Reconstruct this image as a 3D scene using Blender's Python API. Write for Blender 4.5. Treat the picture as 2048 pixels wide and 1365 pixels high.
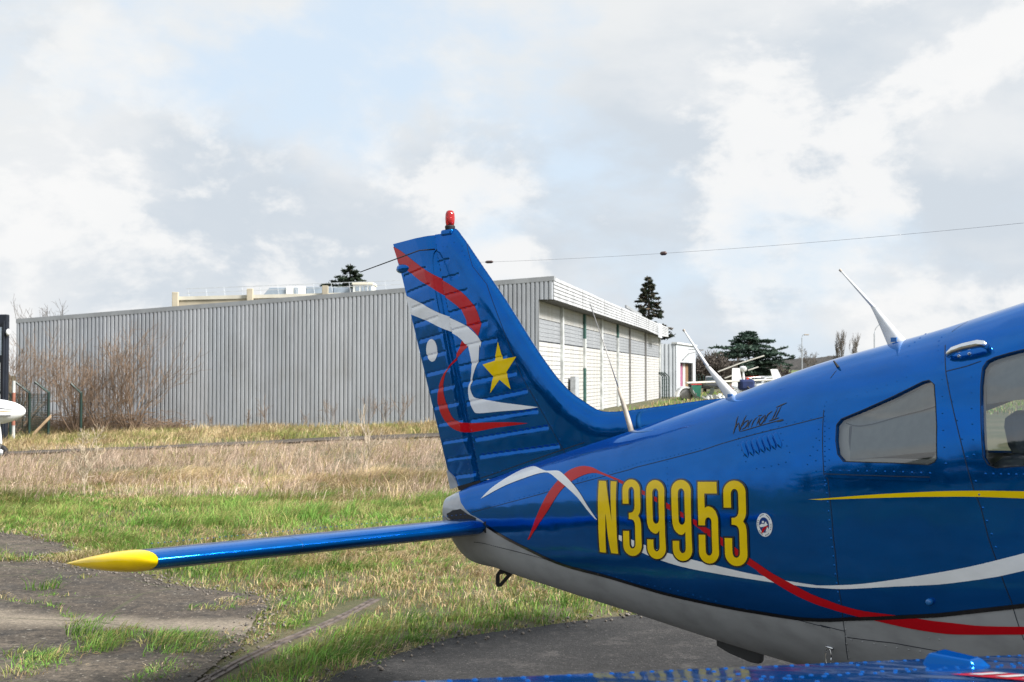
import bpy, bmesh, math, random
import numpy as np
from mathutils import Vector, Matrix
from mathutils.geometry import delaunay_2d_cdt

for o in list(bpy.data.objects):
    bpy.data.objects.remove(o, do_unlink=True)
scene = bpy.context.scene
COL = scene.collection
R = math.radians

# ------------------------------------------------------------------ camera
EYE = 1.62
cam_data = bpy.data.cameras.new('camera')
cam_data.sensor_width = 36.0
cam_data.lens = 36.0 * 2500.0 / 2048.0
cam_data.clip_start = 0.05
cam_data.clip_end = 6000.0
cam_data.dof.use_dof = True
cam_data.dof.focus_distance = 5.6
cam_data.dof.aperture_fstop = 11.0
cam = bpy.data.objects.new('camera', cam_data)
COL.objects.link(cam)
cam.location = (0.0, 0.0, EYE)
cam.rotation_euler = (R(90.0 + 1.5466), 0.0, 0.0)
scene.camera = cam

# ------------------------------------------------------------------ daylight: sky with broken cloud, veiled sun
SUN_DIR = Vector((0.69, -0.33, 0.65)).normalized()      # towards the sun
SUN_EL = math.asin(SUN_DIR.z)
SUN_ROT = math.atan2(SUN_DIR.x, SUN_DIR.y)
world = bpy.data.worlds.new('World')
scene.world = world
world.use_nodes = True
wn, wl = world.node_tree.nodes, world.node_tree.links
wn.clear()
w_out = wn.new('ShaderNodeOutputWorld')
w_bg = wn.new('ShaderNodeBackground')
w_bg.inputs['Strength'].default_value = 0.10
wl.new(w_bg.outputs[0], w_out.inputs[0])
w_sky = wn.new('ShaderNodeTexSky')
w_sky.sky_type = 'NISHITA'
w_sky.sun_disc = False
w_sky.sun_elevation = SUN_EL
w_sky.sun_rotation = SUN_ROT
w_sky.air_density = 1.0
w_sky.dust_density = 1.5
w_co = wn.new('ShaderNodeTexCoord')

def w_map(loc, scl, rot=(0, 0, 0)):
    m = wn.new('ShaderNodeMapping')
    m.inputs['Location'].default_value = loc
    m.inputs['Scale'].default_value = scl
    m.inputs['Rotation'].default_value = rot
    wl.new(w_co.outputs['Generated'], m.inputs['Vector'])
    return m.outputs[0]

def w_noise(vec, scale, detail, rough, dist=0.0):
    n = wn.new('ShaderNodeTexNoise')
    n.inputs['Scale'].default_value = scale
    n.inputs['Detail'].default_value = detail
    n.inputs['Roughness'].default_value = rough
    n.inputs['Distortion'].default_value = dist
    wl.new(vec, n.inputs['Vector'])
    return n.outputs['Fac']

def w_range(v, a, b, c=0.0, d=1.0, kind='SMOOTHSTEP'):
    m = wn.new('ShaderNodeMapRange')
    m.interpolation_type = kind
    for k, x in zip((1, 2, 3, 4), (a, b, c, d)):
        m.inputs[k].default_value = x
    wl.new(v, m.inputs[0])
    return m.outputs[0]

def w_mix(fac, a, b):
    m = wn.new('ShaderNodeMix')
    m.data_type = 'RGBA'
    wl.new(fac, m.inputs['Factor'])
    for sock, x in ((m.inputs['A'], a), (m.inputs['B'], b)):
        if isinstance(x, tuple):
            sock.default_value = (*x, 1)
        else:
            wl.new(x, sock)
    return m.outputs['Result']

# broken stratocumulus: soft grey sheets, bright torn edges, small blue gaps; the pattern runs round the whole sky
CLOUD_LOC = (30.7, 24.1, 49.1)
def w_off(d): return tuple(a + b for a, b in zip(CLOUD_LOC, d))
mass = w_noise(w_map(w_off((0, 0, 0)), (1.0, 1.0, 1.7)), 2.5, 11.0, 0.56, 0.12)
tone = w_noise(w_map(w_off((5.2, 1.8, 3.3)), (1.0, 1.0, 2.0)), 3.3, 12.0, 0.55, 0.10)
puff = w_noise(w_map(w_off((1.7, 4.1, 2.6)), (1.0, 1.0, 1.6)), 6.5, 12.0, 0.60, 0.15)
veil = w_noise(w_map(w_off((7.7, 3.1, 5.6)), (1.0, 1.0, 2.6)), 1.7, 5.0, 0.50, 0.0)
cover = w_range(mass, 0.38, 0.50)
shade_a = w_mix(w_range(tone, 0.39, 0.60), (3.75, 4.12, 4.52), (4.85, 4.98, 5.1))
lit = w_mix(w_range(puff, 0.50, 0.60, 0.0, 0.85), shade_a, (5.55, 5.55, 5.52))
cloud = w_mix(w_range(veil, 0.44, 0.60, 0.0, 0.72), lit, (4.9, 5.0, 5.02))
blue_gap = wn.new('ShaderNodeMix'); blue_gap.data_type = 'RGBA'
blue_gap.inputs['Factor'].default_value = 0.90
wl.new(w_sky.outputs[0], blue_gap.inputs['A'])
blue_gap.inputs['B'].default_value = (4.15, 4.85, 5.6, 1)
wl.new(w_mix(cover, blue_gap.outputs['Result'], cloud), w_bg.inputs['Color'])

sun_data = bpy.data.lights.new('sun', 'SUN')
sun_data.energy = 4.8
sun_data.angle = R(18.0)
sun_data.color = (1.0, 0.965, 0.92)
sun = bpy.data.objects.new('sun', sun_data)
COL.objects.link(sun)
sun.location = SUN_DIR * 40
sun.rotation_euler = SUN_DIR.to_track_quat('Z', 'Y').to_euler()

scene.view_settings.view_transform = 'Standard'
scene.view_settings.look = 'None'
scene.view_settings.exposure = 0.80
scene.view_settings.gamma = 1.0
scene.view_settings.use_curve_mapping = False
scene.render.engine = 'CYCLES'
scene.cycles.use_denoising = True
scene.cycles.max_bounces = 8
scene.cycles.transparent_max_bounces = 12

# ------------------------------------------------------------------ helpers
rng = np.random.default_rng(7)
random.seed(7)

def tag(o, label=None, cat=None, group=None, kind=None):
    if label: o['label'] = label
    if cat: o['category'] = cat
    if group: o['group'] = group
    if kind: o['kind'] = kind
    return o

def empty(name, loc=(0, 0, 0), rz=0.0, parent=None):
    o = bpy.data.objects.new(name, None)
    o.empty_display_size = 0.2
    o.location = loc
    o.rotation_euler = (0, 0, rz)
    COL.objects.link(o)
    if parent: o.parent = parent
    return o

def mk(name, verts, faces, mat, parent=None, smooth=False, normals=None, loc=None):
    me = bpy.data.meshes.new(name)
    me.from_pydata([tuple(map(float, v)) for v in verts], [], [tuple(int(i) for i in f) for f in faces])
    if smooth or normals is not None:
        me.polygons.foreach_set('use_smooth', [True] * len(me.polygons))
    if mat is not None:
        for m in (mat if isinstance(mat, (list, tuple)) else [mat]):
            me.materials.append(m)
    me.update()
    if normals is not None:
        me.normals_split_custom_set_from_vertices([tuple(map(float, n)) for n in normals])
    o = bpy.data.objects.new(name, me)
    COL.objects.link(o)
    if parent: o.parent = parent
    if loc is not None: o.location = loc
    return o

def mk_np(name, V, T, mat, parent=None, colors=None, smooth=False, quads=False):
    """big numpy meshes: V (n,3), T (m,3|4)"""
    V = np.asarray(V, np.float32); T = np.asarray(T, np.int32)
    k = T.shape[1]
    me = bpy.data.meshes.new(name)
    me.vertices.add(len(V)); me.vertices.foreach_set('co', V.ravel())
    me.loops.add(T.size); me.loops.foreach_set('vertex_index', T.ravel())
    me.polygons.add(len(T)); me.polygons.foreach_set('loop_start', np.arange(0, T.size, k, dtype=np.int32))
    me.update(calc_edges=True)
    if smooth: me.polygons.foreach_set('use_smooth', [True] * len(T))
    if colors is not None:
        a = me.color_attributes.new('Col', 'FLOAT_COLOR', 'POINT')
        c = np.ones((len(V), 4), np.float32); c[:, :3] = colors
        a.data.foreach_set('color', c.ravel())
    me.materials.append(mat)
    me.validate()
    o = bpy.data.objects.new(name, me)
    COL.objects.link(o)
    if parent: o.parent = parent
    return o

class MB:
    """collects simple shapes of ONE part"""
    def __init__(s): s.v = []; s.f = []
    def add(s, v, f):
        n = len(s.v); s.v += [tuple(p) for p in v]; s.f += [tuple(i + n for i in q) for q in f]; return s
    def box(s, a, b, M=None):
        (x0, y0, z0), (x1, y1, z1) = a, b
        v = [Vector(p) for p in ((x0, y0, z0), (x1, y0, z0), (x1, y1, z0), (x0, y1, z0), (x0, y0, z1), (x1, y0, z1), (x1, y1, z1), (x0, y1, z1))]
        if M is not None: v = [M @ p for p in v]
        return s.add(v, [(0, 3, 2, 1), (4, 5, 6, 7), (0, 1, 5, 4), (1, 2, 6, 5), (2, 3, 7, 6), (3, 0, 4, 7)])
    def tube(s, pts, rad, n=8, caps=True):
        pts = [Vector(p) for p in pts]
        if not isinstance(rad, (list, tuple)): rad = [rad] * len(pts)
        rings = []
        ref = Vector((0, 0, 1))
        for i, p in enumerate(pts):
            d = (pts[min(i + 1, len(pts) - 1)] - pts[max(i - 1, 0)]).normalized()
            r0 = ref if abs(d.z) < 0.95 else Vector((1, 0, 0))
            a = d.cross(r0).normalized(); b = d.cross(a)
            rings.append([p + (a * math.cos(2 * math.pi * k / n) + b * math.sin(2 * math.pi * k / n)) * rad[i] for k in range(n)])
        v = [q for r in rings for q in r]; f = []
        for i in range(len(pts) - 1):
            for k in range(n):
                f.append((i * n + k, i * n + (k + 1) % n, (i + 1) * n + (k + 1) % n, (i + 1) * n + k))
        if caps:
            f.append(tuple(range(n))[::-1]); f.append(tuple(range((len(pts) - 1) * n, len(pts) * n)))
        return s.add(v, f)
    def lathe(s, prof, n=16, M=None, caps=True):
        """prof: (radius, height) along local z"""
        v = []
        for r, h in prof:
            for k in range(n):
                p = Vector((r * math.cos(2 * math.pi * k / n), r * math.sin(2 * math.pi * k / n), h))
                v.append(M @ p if M is not None else p)
        f = []
        for i in range(len(prof) - 1):
            for k in range(n):
                f.append((i * n + k, i * n + (k + 1) % n, (i + 1) * n + (k + 1) % n, (i + 1) * n + k))
        if caps:
            f.append(tuple(range(n))[::-1]); f.append(tuple(range((len(prof) - 1) * n, len(prof) * n)))
        return s.add(v, f)
    def prism(s, poly, h0, h1, M=None):
        """poly in local xy, extruded along local z"""
        n = len(poly)
        v = [Vector((x, y, h0)) for x, y in poly] + [Vector((x, y, h1)) for x, y in poly]
        if M is not None: v = [M @ p for p in v]
        return s.add(v, [tuple(range(n))[::-1], tuple(range(n, 2 * n))] + [(i, (i + 1) % n, n + (i + 1) % n, n + i) for i in range(n)])
    def build(s, name, mat, parent=None, smooth=False, bevel=0.0, loc=None):
        o = mk(name, s.v, s.f, mat, parent, smooth, loc=loc)
        if bevel:
            m = o.modifiers.new('bevel', 'BEVEL'); m.width = bevel; m.segments = 2; m.limit_method = 'ANGLE'
        return o

def tube_forest(segs, n=3):
    """segs: array (m,8) p0,p1,r0,r1 -> verts, quads"""
    A = np.asarray(segs, float); p0, p1, r0, r1 = A[:, :3], A[:, 3:6], A[:, 6], A[:, 7]
    d = p1 - p0; d /= np.linalg.norm(d, axis=1, keepdims=True) + 1e-9
    ref = np.where(np.abs(d[:, 2:3]) < .9, [[0, 0, 1.]], [[1., 0, 0]])
    a = np.cross(d, ref); a /= np.linalg.norm(a, axis=1, keepdims=True); b = np.cross(d, a)
    V = []
    for P, r in ((p0, r0), (p1, r1)):
        for k in range(n):
            t = 2 * math.pi * k / n
            V.append(P + (a * math.cos(t) + b * math.sin(t)) * r[:, None])
    V = np.stack(V, 1); m = len(A); base = np.arange(m)[:, None] * 2 * n
    F = [base + np.array([[k, (k + 1) % n, n + (k + 1) % n, n + k]]) for k in range(n)]
    return V.reshape(-1, 3), np.concatenate(F)

# ---- value noise for scattering
_lat = rng.random((64, 64))
def vnoise(x, y):
    x = np.asarray(x, float); y = np.asarray(y, float)
    i = np.floor(x).astype(int); j = np.floor(y).astype(int); fx = x - i; fy = y - j
    fx = fx * fx * (3 - 2 * fx); fy = fy * fy * (3 - 2 * fy)
    g = lambda a, b: _lat[a % 64, b % 64]
    return (g(i, j) * (1 - fx) + g(i + 1, j) * fx) * (1 - fy) + (g(i, j + 1) * (1 - fx) + g(i + 1, j + 1) * fx) * fy
def fbm(x, y, o=4):
    s = 0; a = .5; t = 0
    for k in range(o):
        s = s + a * vnoise(x * 2 ** k + 17 * k, y * 2 ** k + 5 * k); t += a; a *= .5
    return s / t
def sstep(x, a, b):
    t = np.clip((np.asarray(x, float) - a) / (b - a), 0, 1); return t * t * (3 - 2 * t)

def in_poly(P, rings):
    x, y = P[:, 0], P[:, 1]; c = np.zeros(len(P), bool)
    for ring in rings:
        q = np.asarray(ring, float)
        for (x0, y0), (x1, y1) in zip(q, np.roll(q, -1, 0)):
            if y0 == y1: continue
            c ^= ((y0 > y) != (y1 > y)) & (x < (x1 - x0) * (y - y0) / (y1 - y0) + x0)
    return c
def seg_dist(P, line, closed=False):
    q = np.asarray(line, float); best = np.full(len(P), 1e9)
    nxt = np.roll(q, -1, 0) if closed else q[1:]
    for a, b in zip(q, nxt):
        ab = b - a; t = np.clip(((P - a) @ ab) / (ab @ ab + 1e-12), 0, 1)
        best = np.minimum(best, np.hypot(*(P - a - t[:, None] * ab).T))
    return best
def densify(ring, step, closed=True):
    q = np.asarray(ring, float); o = []
    m = len(q) if closed else len(q) - 1
    for i in range(m):
        a, b = q[i], q[(i + 1) % len(q)]
        k = max(1, int(math.ceil(np.hypot(*(b - a)) / step)))
        o += [a + (b - a) * t / k for t in range(k)]
    if not closed: o.append(q[-1])
    return np.array(o)
def fill2d(rings, step):
    """dense triangulation of a polygon with holes: points (n,2), triangles"""
    rr = [densify(r, step) for r in rings]
    rr = [r[np.hypot(*(r - np.roll(r, 1, 0)).T) > step * .08] for r in rr]
    allp = np.concatenate(rr); mn, mx = allp.min(0), allp.max(0)
    gx = np.arange(mn[0], mx[0], step); gy = np.arange(mn[1], mx[1], step * .866)
    GX, GY = np.meshgrid(gx, gy, indexing='ij'); GX = GX + (np.arange(len(gy)) % 2)[None] * step * .5
    Gp = np.stack([GX.ravel(), GY.ravel()], 1)
    if len(Gp):
        Gp = Gp[in_poly(Gp, rr)]
        for r in rr:
            if len(Gp): Gp = Gp[seg_dist(Gp, r, True) > step * .45]
    edges = []; n = 0
    for r in rr:
        k = len(r); edges += [(n + i, n + (i + 1) % k) for i in range(k)]; n += k
    pts = np.concatenate([allp, Gp]) if len(Gp) else allp
    res = delaunay_2d_cdt([Vector(p) for p in pts.tolist()], edges, [], 0, 1e-7)
    P = np.array([tuple(v) for v in res[0]]); T = np.array([f for f in res[2] if len(f) == 3])
    T = T[in_poly(P[T].mean(1), rr)]
    a, b, c = P[T[:, 0]], P[T[:, 1]], P[T[:, 2]]
    ar = (b[:, 0] - a[:, 0]) * (c[:, 1] - a[:, 1]) - (b[:, 1] - a[:, 1]) * (c[:, 0] - a[:, 0])
    T[ar < 0] = T[ar < 0][:, ::-1]
    return P, T

# ------------------------------------------------------------------ materials
class NT:
    def __init__(s, name):
        s.m = bpy.data.materials.new(name); s.m.use_nodes = True
        s.n, s.l = s.m.node_tree.nodes, s.m.node_tree.links
        s.b = s.n['Principled BSDF']; s.o = s.n['Material Output']
    def co(s, kind='Object', scale=(1, 1, 1), rot=(0, 0, 0)):
        t = s.n.new('ShaderNodeTexCoord'); m = s.n.new('ShaderNodeMapping')
        m.inputs['Scale'].default_value = scale; m.inputs['Rotation'].default_value = rot
        s.l.new(t.outputs[kind], m.inputs[0]); return m.outputs[0]
    def noise(s, vec, scale, detail=5, rough=.55, dist=0, out='Fac'):
        n = s.n.new('ShaderNodeTexNoise')
        n.inputs['Scale'].default_value = scale; n.inputs['Detail'].default_value = detail
        n.inputs['Roughness'].default_value = rough; n.inputs['Distortion'].default_value = dist
        s.l.new(vec, n.inputs['Vector']); return n.outputs[out]
    def rng(s, v, a, b, c=0., d=1., kind='SMOOTHSTEP'):
        m = s.n.new('ShaderNodeMapRange'); m.interpolation_type = kind
        for k, x in zip((1, 2, 3, 4), (a, b, c, d)): m.inputs[k].default_value = x
        s.l.new(v, m.inputs[0]); return m.outputs[0]
    def mix(s, fac, a, b, mode='MIX'):
        m = s.n.new('ShaderNodeMix'); m.data_type = 'RGBA'; m.blend_type = mode
        for sock, x in ((m.inputs['Factor'], fac), (m.inputs['A'], a), (m.inputs['B'], b)):
            if isinstance(x, tuple): sock.default_value = (*x, 1)
            elif isinstance(x, (int, float)): sock.default_value = x
            else: s.l.new(x, sock)
        return m.outputs['Result']
    def bump(s, h, strength=.3, dist=.01, nrm=None):
        b = s.n.new('ShaderNodeBump'); b.inputs['Strength'].default_value = strength; b.inputs['Distance'].default_value = dist
        s.l.new(h, b.inputs['Height'])
        if nrm is not None: s.l.new(nrm, b.inputs['Normal'])
        return b.outputs[0]
    def set(s, **k):
        for key, x in k.items():
            sock = s.b.inputs[key.replace('_', ' ')]
            if isinstance(x, tuple): sock.default_value = (*x, 1) if len(x) == 3 else x
            elif isinstance(x, (int, float)): sock.default_value = x
            else: s.l.new(x, sock)
        return s

def plain(name, col, rough=.6, metal=0., var=.12, scale=6., bump=0., spec=.5):
    t = NT(name); v = t.co()
    n = t.noise(v, scale, 6)
    c2 = tuple(x * (1 - var * 1.6) for x in col); c1 = tuple(min(1, x * (1 + var)) for x in col)
    t.set(Base_Color=t.mix(t.rng(n, .3, .7), c2, c1), Roughness=t.rng(n, .2, .8, max(0, rough - .08), min(1, rough + .08), 'LINEAR'), Metallic=metal)
    t.b.inputs['Specular IOR Level'].default_value = spec
    if bump: t.set(Normal=t.bump(t.noise(v, scale * 6, 4), .4, bump))
    return t.m

def paint(name, col, rough=.16, wav=.0035, coat=1.0, dirt=.06, metal=0., tint=None):
    """glossy aircraft enamel over thin sheet metal: faint panel waviness, light grime"""
    t = NT(name); v = t.co()
    g = t.noise(t.co(scale=(1.2, 1, 2.5)), 5., 6)
    c2 = tuple(x * (1 - dirt * 2) + .01 * dirt for x in col)
    t.set(Base_Color=t.mix(t.rng(g, .35, .75), col, c2), Roughness=t.rng(t.noise(v, 18., 5), .3, .8, rough, rough + .12, 'LINEAR'))
    t.b.inputs['Coat Weight'].default_value = coat
    t.b.inputs['Metallic'].default_value = metal
    if tint: t.b.inputs['Specular Tint'].default_value = (*tint, 1)
    t.b.inputs['Coat Roughness'].default_value = .03
    t.b.inputs['Specular IOR Level'].default_value = .15
    h = t.noise(v, 3.2, 2, .4)
    bm = t.bump(h, .55, wav * 4)
    t.set(Normal=bm)
    t.l.new(bm, t.b.inputs['Coat Normal'])
    return t.m

M = {}
M['blue'] = paint('blue enamel', (.0, .112, .43), coat=.24, rough=.06, metal=.74, tint=(.38, .64, 1.0))
M['red'] = paint('red enamel', (.56, .002, .010), coat=.22)
M['white'] = paint('white enamel', (.90, .92, .93), coat=.4)
M['yellow'] = paint('yellow enamel', (.95, .66, .0), coat=.22)
M['black'] = paint('black enamel', (.006, .006, .008))
M['belly'] = paint('grey belly enamel', (.37, .38, .392), rough=.38, coat=.0, dirt=.12)
M['tailcap'] = paint('pale tail fairing', (.42, .45, .47), rough=.2, dirt=.15)
M['seam'] = plain('lap joint shadow gap', (.004, .012, .03), .6)
M['rubber'] = plain('black rubber', (.012, .012, .013), .7)
M['chrome'] = plain('polished metal', (.75, .76, .78), .16, 1.0, .05)
M['steel'] = plain('dull steel', (.32, .31, .30), .45, .8)

# ================================================================== THE SETTING
def gz(x, y):
    """terrain: falls gently towards the far left, rises into the distant field"""
    x = np.asarray(x, float); y = np.asarray(y, float)
    z = -.58 * sstep(y, 12, 44) * np.clip((1.5 - x) / 20.5, 0, 1.6)
    z = z + .0105 * np.clip(y - 210, 0, 330) * sstep(x, -30, 60)
    z = z + .05 * (fbm(x * .22 + 3, y * .22) - .5) * sstep(y, 14.5, 18) * (1 - sstep(y, 36, 42))
    return z

# --- ground materials
t = NT('meadow soil and thatch'); v = t.co('Object')
a = t.noise(v, .35, 6, .6); b = t.noise(v, 2.6, 8, .65); c = t.noise(v, 24., 6, .7)
g1 = t.mix(t.rng(b, .35, .65), (.045, .060, .018), (.115, .098, .050))
g2 = t.mix(t.rng(a, .40, .60), g1, (.145, .118, .066))
t.set(Base_Color=t.mix(t.rng(c, .35, .75), g2, (.060, .066, .024)), Roughness=.95)
t.set(Normal=t.bump(c, .6, .04))
M['soil'] = t.m

def vor(t, vec, scale, rand=1.):
    n = t.n.new('ShaderNodeTexVoronoi'); n.inputs['Scale'].default_value = scale; n.inputs['Randomness'].default_value = rand; t.l.new(vec, n.inputs['Vector']); return n
def grain(t, base, v, scale, lo, hi):
    return t.mix(1.0, base, t.mix(t.rng(t.noise(v, scale, 6, .8), .36, .64, 0, 1, 'LINEAR'), (lo,) * 3, (hi,) * 3), 'MULTIPLY')
t = NT('dark tarmac'); v = t.co('Object')
a = t.noise(v, .7, 6, .6); d = t.noise(v, 3.5, 7, .7); b = t.noise(v, 55., 5, .8)
base = t.mix(t.rng(a, .38, .62), (.017, .0165, .017), (.028, .0265, .026))
base = t.mix(t.rng(d, .50, .68, 0, .75), base, (.066, .061, .058))
base = grain(t, base, v, 48., .35, 1.75)
base = grain(t, base, v, 9., .8, 1.2)
vd = vor(t, v, 38.); base = t.mix(t.rng(vd.outputs['Distance'], .09, .18, .7, 0), base, (.20, .19, .175))
t.set(Base_Color=base, Roughness=.9, Normal=t.bump(b, .9, .012))
M['tarmac'] = t.m

t = NT('old weathered concrete'); v = t.co('Object')
a = t.noise(v, .55, 6, .65); d = t.noise(v, 2.4, 8, .72); b = t.noise(v, 50., 5, .8); e = t.noise(v, 14., 5, .7)
base = t.mix(t.rng(a, .40, .60), (.054, .042, .031), (.082, .066, .049))
base = t.mix(t.rng(d, .45, .66, 0, .8), base, (.040, .035, .030))
base = grain(t, base, v, 26., .30, 1.8)
base = grain(t, base, v, 5., .65, 1.35)
lich = vor(t, t.co('Object'), 9.)
wn2 = t.noise(v, 30., 4, .7)
base = t.mix(t.rng(t.mix(.45, lich.outputs['Distance'], wn2), .20, .29, .75, 0), base, (.36, .335, .28))
vd = vor(t, v, 22.); base = t.mix(t.rng(vd.outputs['Distance'], .10, .19, .7, 0), base, (.32, .28, .225))
sep = t.n.new('ShaderNodeSeparateXYZ'); t.l.new(t.co('Object'), sep.inputs[0])
# pale worn band that crosses the slab
wob = t.n.new('ShaderNodeMath'); wob.operation = 'MULTIPLY_ADD'
t.l.new(t.noise(v, .8, 4), wob.inputs[0]); wob.inputs[1].default_value = .7
yy = t.n.new('ShaderNodeMath'); yy.operation = 'MULTIPLY_ADD'; t.l.new(sep.outputs['X'], yy.inputs[0]); yy.inputs[1].default_value = .21; t.l.new(sep.outputs['Y'], yy.inputs[2])
t.l.new(yy.outputs[0], wob.inputs[2])
ds = t.n.new('ShaderNodeMath'); ds.operation = 'SUBTRACT'; t.l.new(wob.outputs[0], ds.inputs[0]); ds.inputs[1].default_value = 7.98
ab = t.n.new('ShaderNodeMath'); ab.operation = 'ABSOLUTE'; t.l.new(ds.outputs[0], ab.inputs[0])
base = t.mix(t.rng(ab.outputs[0], .04, .34, .75, 0), base, grain(t, t.mix(.0, (.27, .225, .17), (.3, .3, .3)), v, 40., .55, 1.35))
crk = vor(t, t.co('Object', (1, 1.6, 1)), .55); crk.feature = 'DISTANCE_TO_EDGE'
base = t.mix(t.rng(crk.outputs['Distance'], .003, .010, .75, 0), base, (.06, .062, .03))
t.set(Base_Color=base, Roughness=.92, Normal=t.bump(t.mix(.5, b, e), .9, .012))
M['concrete'] = t.m

# --- ground sheet (reaches the horizon)
ys = np.concatenate([np.linspace(-90, 4, 14), np.linspace(5, 50, 120), np.geomspace(51.5, 3000, 46)])
xs = np.concatenate([-np.geomspace(24, 2200, 28)[::-1], np.linspace(-23, 23, 110), np.geomspace(24, 2200, 40)])
X, Y = np.meshgrid(xs, ys, indexing='ij')
Z = gz(X, Y)
Vv = np.stack([X, Y, Z], -1).reshape(-1, 3)
ny = len(ys)
ii, jj = np.meshgrid(np.arange(len(xs) - 1), np.arange(ny - 1), indexing='ij')
k0 = (ii * ny + jj).ravel()
ground = mk_np('ground', Vv, np.stack([k0, k0 + ny, k0 + ny + 1, k0 + 1], 1), M['soil'], smooth=True)
tag(ground, kind='structure')

SLAB = [(-9.5, 14.6), (-7.27, 13.78), (-5.22, 12.79), (-4.81, 12.51), (-4.19, 11.89), (-3.99, 11.46), (-4.25, 11.05), (-3.59, 10.44), (-2.9, 10.05), (-2.7, 9.65), (-2.21, 9.36), (-1.82, 9.09), (-1.67, 8.76), (-1.65, 7.91), (-1.6, 7.41), (-1.66, 6.91), (-1.67, 6.63), (-1.75, 5.45), (-1.9, 2.0), (-9.5, 2.0)]
APRON = [(-1.75, -30), (-1.3, 3.0), (-1.2, 5.6), (-1.01, 6.63), (-0.68, 7.28), (-0.38, 7.66), (0.08, 7.96), (0.45, 8.23), (0.83, 8.45), (1.29, 8.63), (2.43, 9.05), (3.86, 9.47), (6.39, 10.18), (14, 12.0), (40, 16), (40, -30)]
TUFT1 = [(-2.69, 7.60), (-2.45, 7.90), (-1.95, 7.80), (-1.7, 7.95), (-1.60, 8.45), (-1.50, 7.55), (-1.68, 7.22), (-1.83, 7.26), (-2.08, 7.52), (-2.45, 7.47)]
TUFT2 = [(-2.07, 6.74), (-1.94, 7.03), (-1.74, 6.97), (-1.58, 6.63), (-1.7, 6.2), (-2.0, 6.2)]
TUFT3 = [(-5.0, 11.05), (-4.1, 10.98), (-4.2, 10.75), (-4.9, 10.8)]
PATH_A, PATH_B, PATH_C = np.array((-14., 26.6)), np.array((-5., 33.4)), np.array((2.5, 36.5))

def sheet(name, poly, z, mat, edge=.25, amp=.06):
    q = densify(poly, edge)
    nrm = np.roll(q, -1, 0) - np.roll(q, 1, 0); nrm = np.stack([nrm[:, 1], -nrm[:, 0]], 1) / (np.linalg.norm(nrm, axis=1, keepdims=True) + 1e-9)
    q = q + nrm * ((fbm(q[:, 0] * 3, q[:, 1] * 3) - .5) * 2 * amp)[:, None]
    P, T = fill2d([q], 1.2)
    return mk(name, np.column_stack([P, gz(P[:, 0], P[:, 1]) + z]), T, mat)
tag(sheet('apron', APRON, .012, M['tarmac'], .12, .06), kind='structure')
tag(sheet('concrete_taxiway', SLAB, .016, M['concrete'], .12, .07), kind='structure')
pth = np.concatenate([[p + (0, w) for p in (PATH_A, (PATH_A + PATH_B) / 2, PATH_B, PATH_C)] if w > 0 else [p + (0, w) for p in (PATH_C, PATH_B, (PATH_A + PATH_B) / 2, PATH_A)] for w in (1.1, -1.1)])
tag(sheet('path', pth, .045, M['concrete'], .4, .3), kind='structure')

# --- wooded hills and far field
t = NT('bare winter woodland'); v = t.co('Object')
n1 = t.noise(v, .06, 8, .7); n2 = t.noise(v, .4, 6, .7)
t.set(Base_Color=t.mix(t.rng(n2, .3, .7), t.mix(t.rng(n1, .35, .65), (.060, .055, .050), (.11, .095, .085)), (.035, .036, .034)), Roughness=1., Normal=t.bump(n2, 1., 3.))
M['wood'] = t.m
xs = np.linspace(60, 420, 121); dep = np.linspace(0, 90, 8)
X, D = np.meshgrid(xs, dep, indexing='ij')
top = 3 + 5.2 * sstep(X, 110, 170) + 3.5 * fbm(X * .018, 2 + X * 0) + 2.2 * (fbm(X * .16, D * .16, 4) - .5)
Zh = 2.0 + (top) * np.sqrt(np.clip(D / 60, 0, 1)); Zh[:, 0] = 1
Vv = np.stack([X, 575 + D, Zh], -1).reshape(-1, 3); nd = len(dep)
ii, jj = np.meshgrid(np.arange(len(xs) - 1), np.arange(nd - 1), indexing='ij'); k0 = (ii * nd + jj).ravel()
tag(mk_np('hills', Vv, np.stack([k0, k0 + nd, k0 + nd + 1, k0 + 1], 1), M['wood'], smooth=True), kind='structure')
t = NT('winter wheat field'); v = t.co('Object')
n1 = t.noise(v, .03, 5); n2 = t.noise(v, .8, 6)
t.set(Base_Color=t.mix(t.rng(n1, .35, .65), (.085, .125, .035), (.14, .165, .06)), Roughness=1.)
M['field'] = t.m
xs = np.linspace(20, 420, 60); ysf = np.linspace(235, 600, 40)
X, Y = np.meshgrid(xs, ysf, indexing='ij')
Vv = np.stack([X, Y, gz(X, Y) + .12], -1).reshape(-1, 3); nd = len(ysf)
ii, jj = np.meshgrid(np.arange(len(xs) - 1), np.arange(nd - 1), indexing='ij'); k0 = (ii * nd + jj).ravel()
tag(mk_np('field', Vv, np.stack([k0, k0 + nd, k0 + nd + 1, k0 + 1], 1), M['field'], smooth=True), kind='structure')

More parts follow.
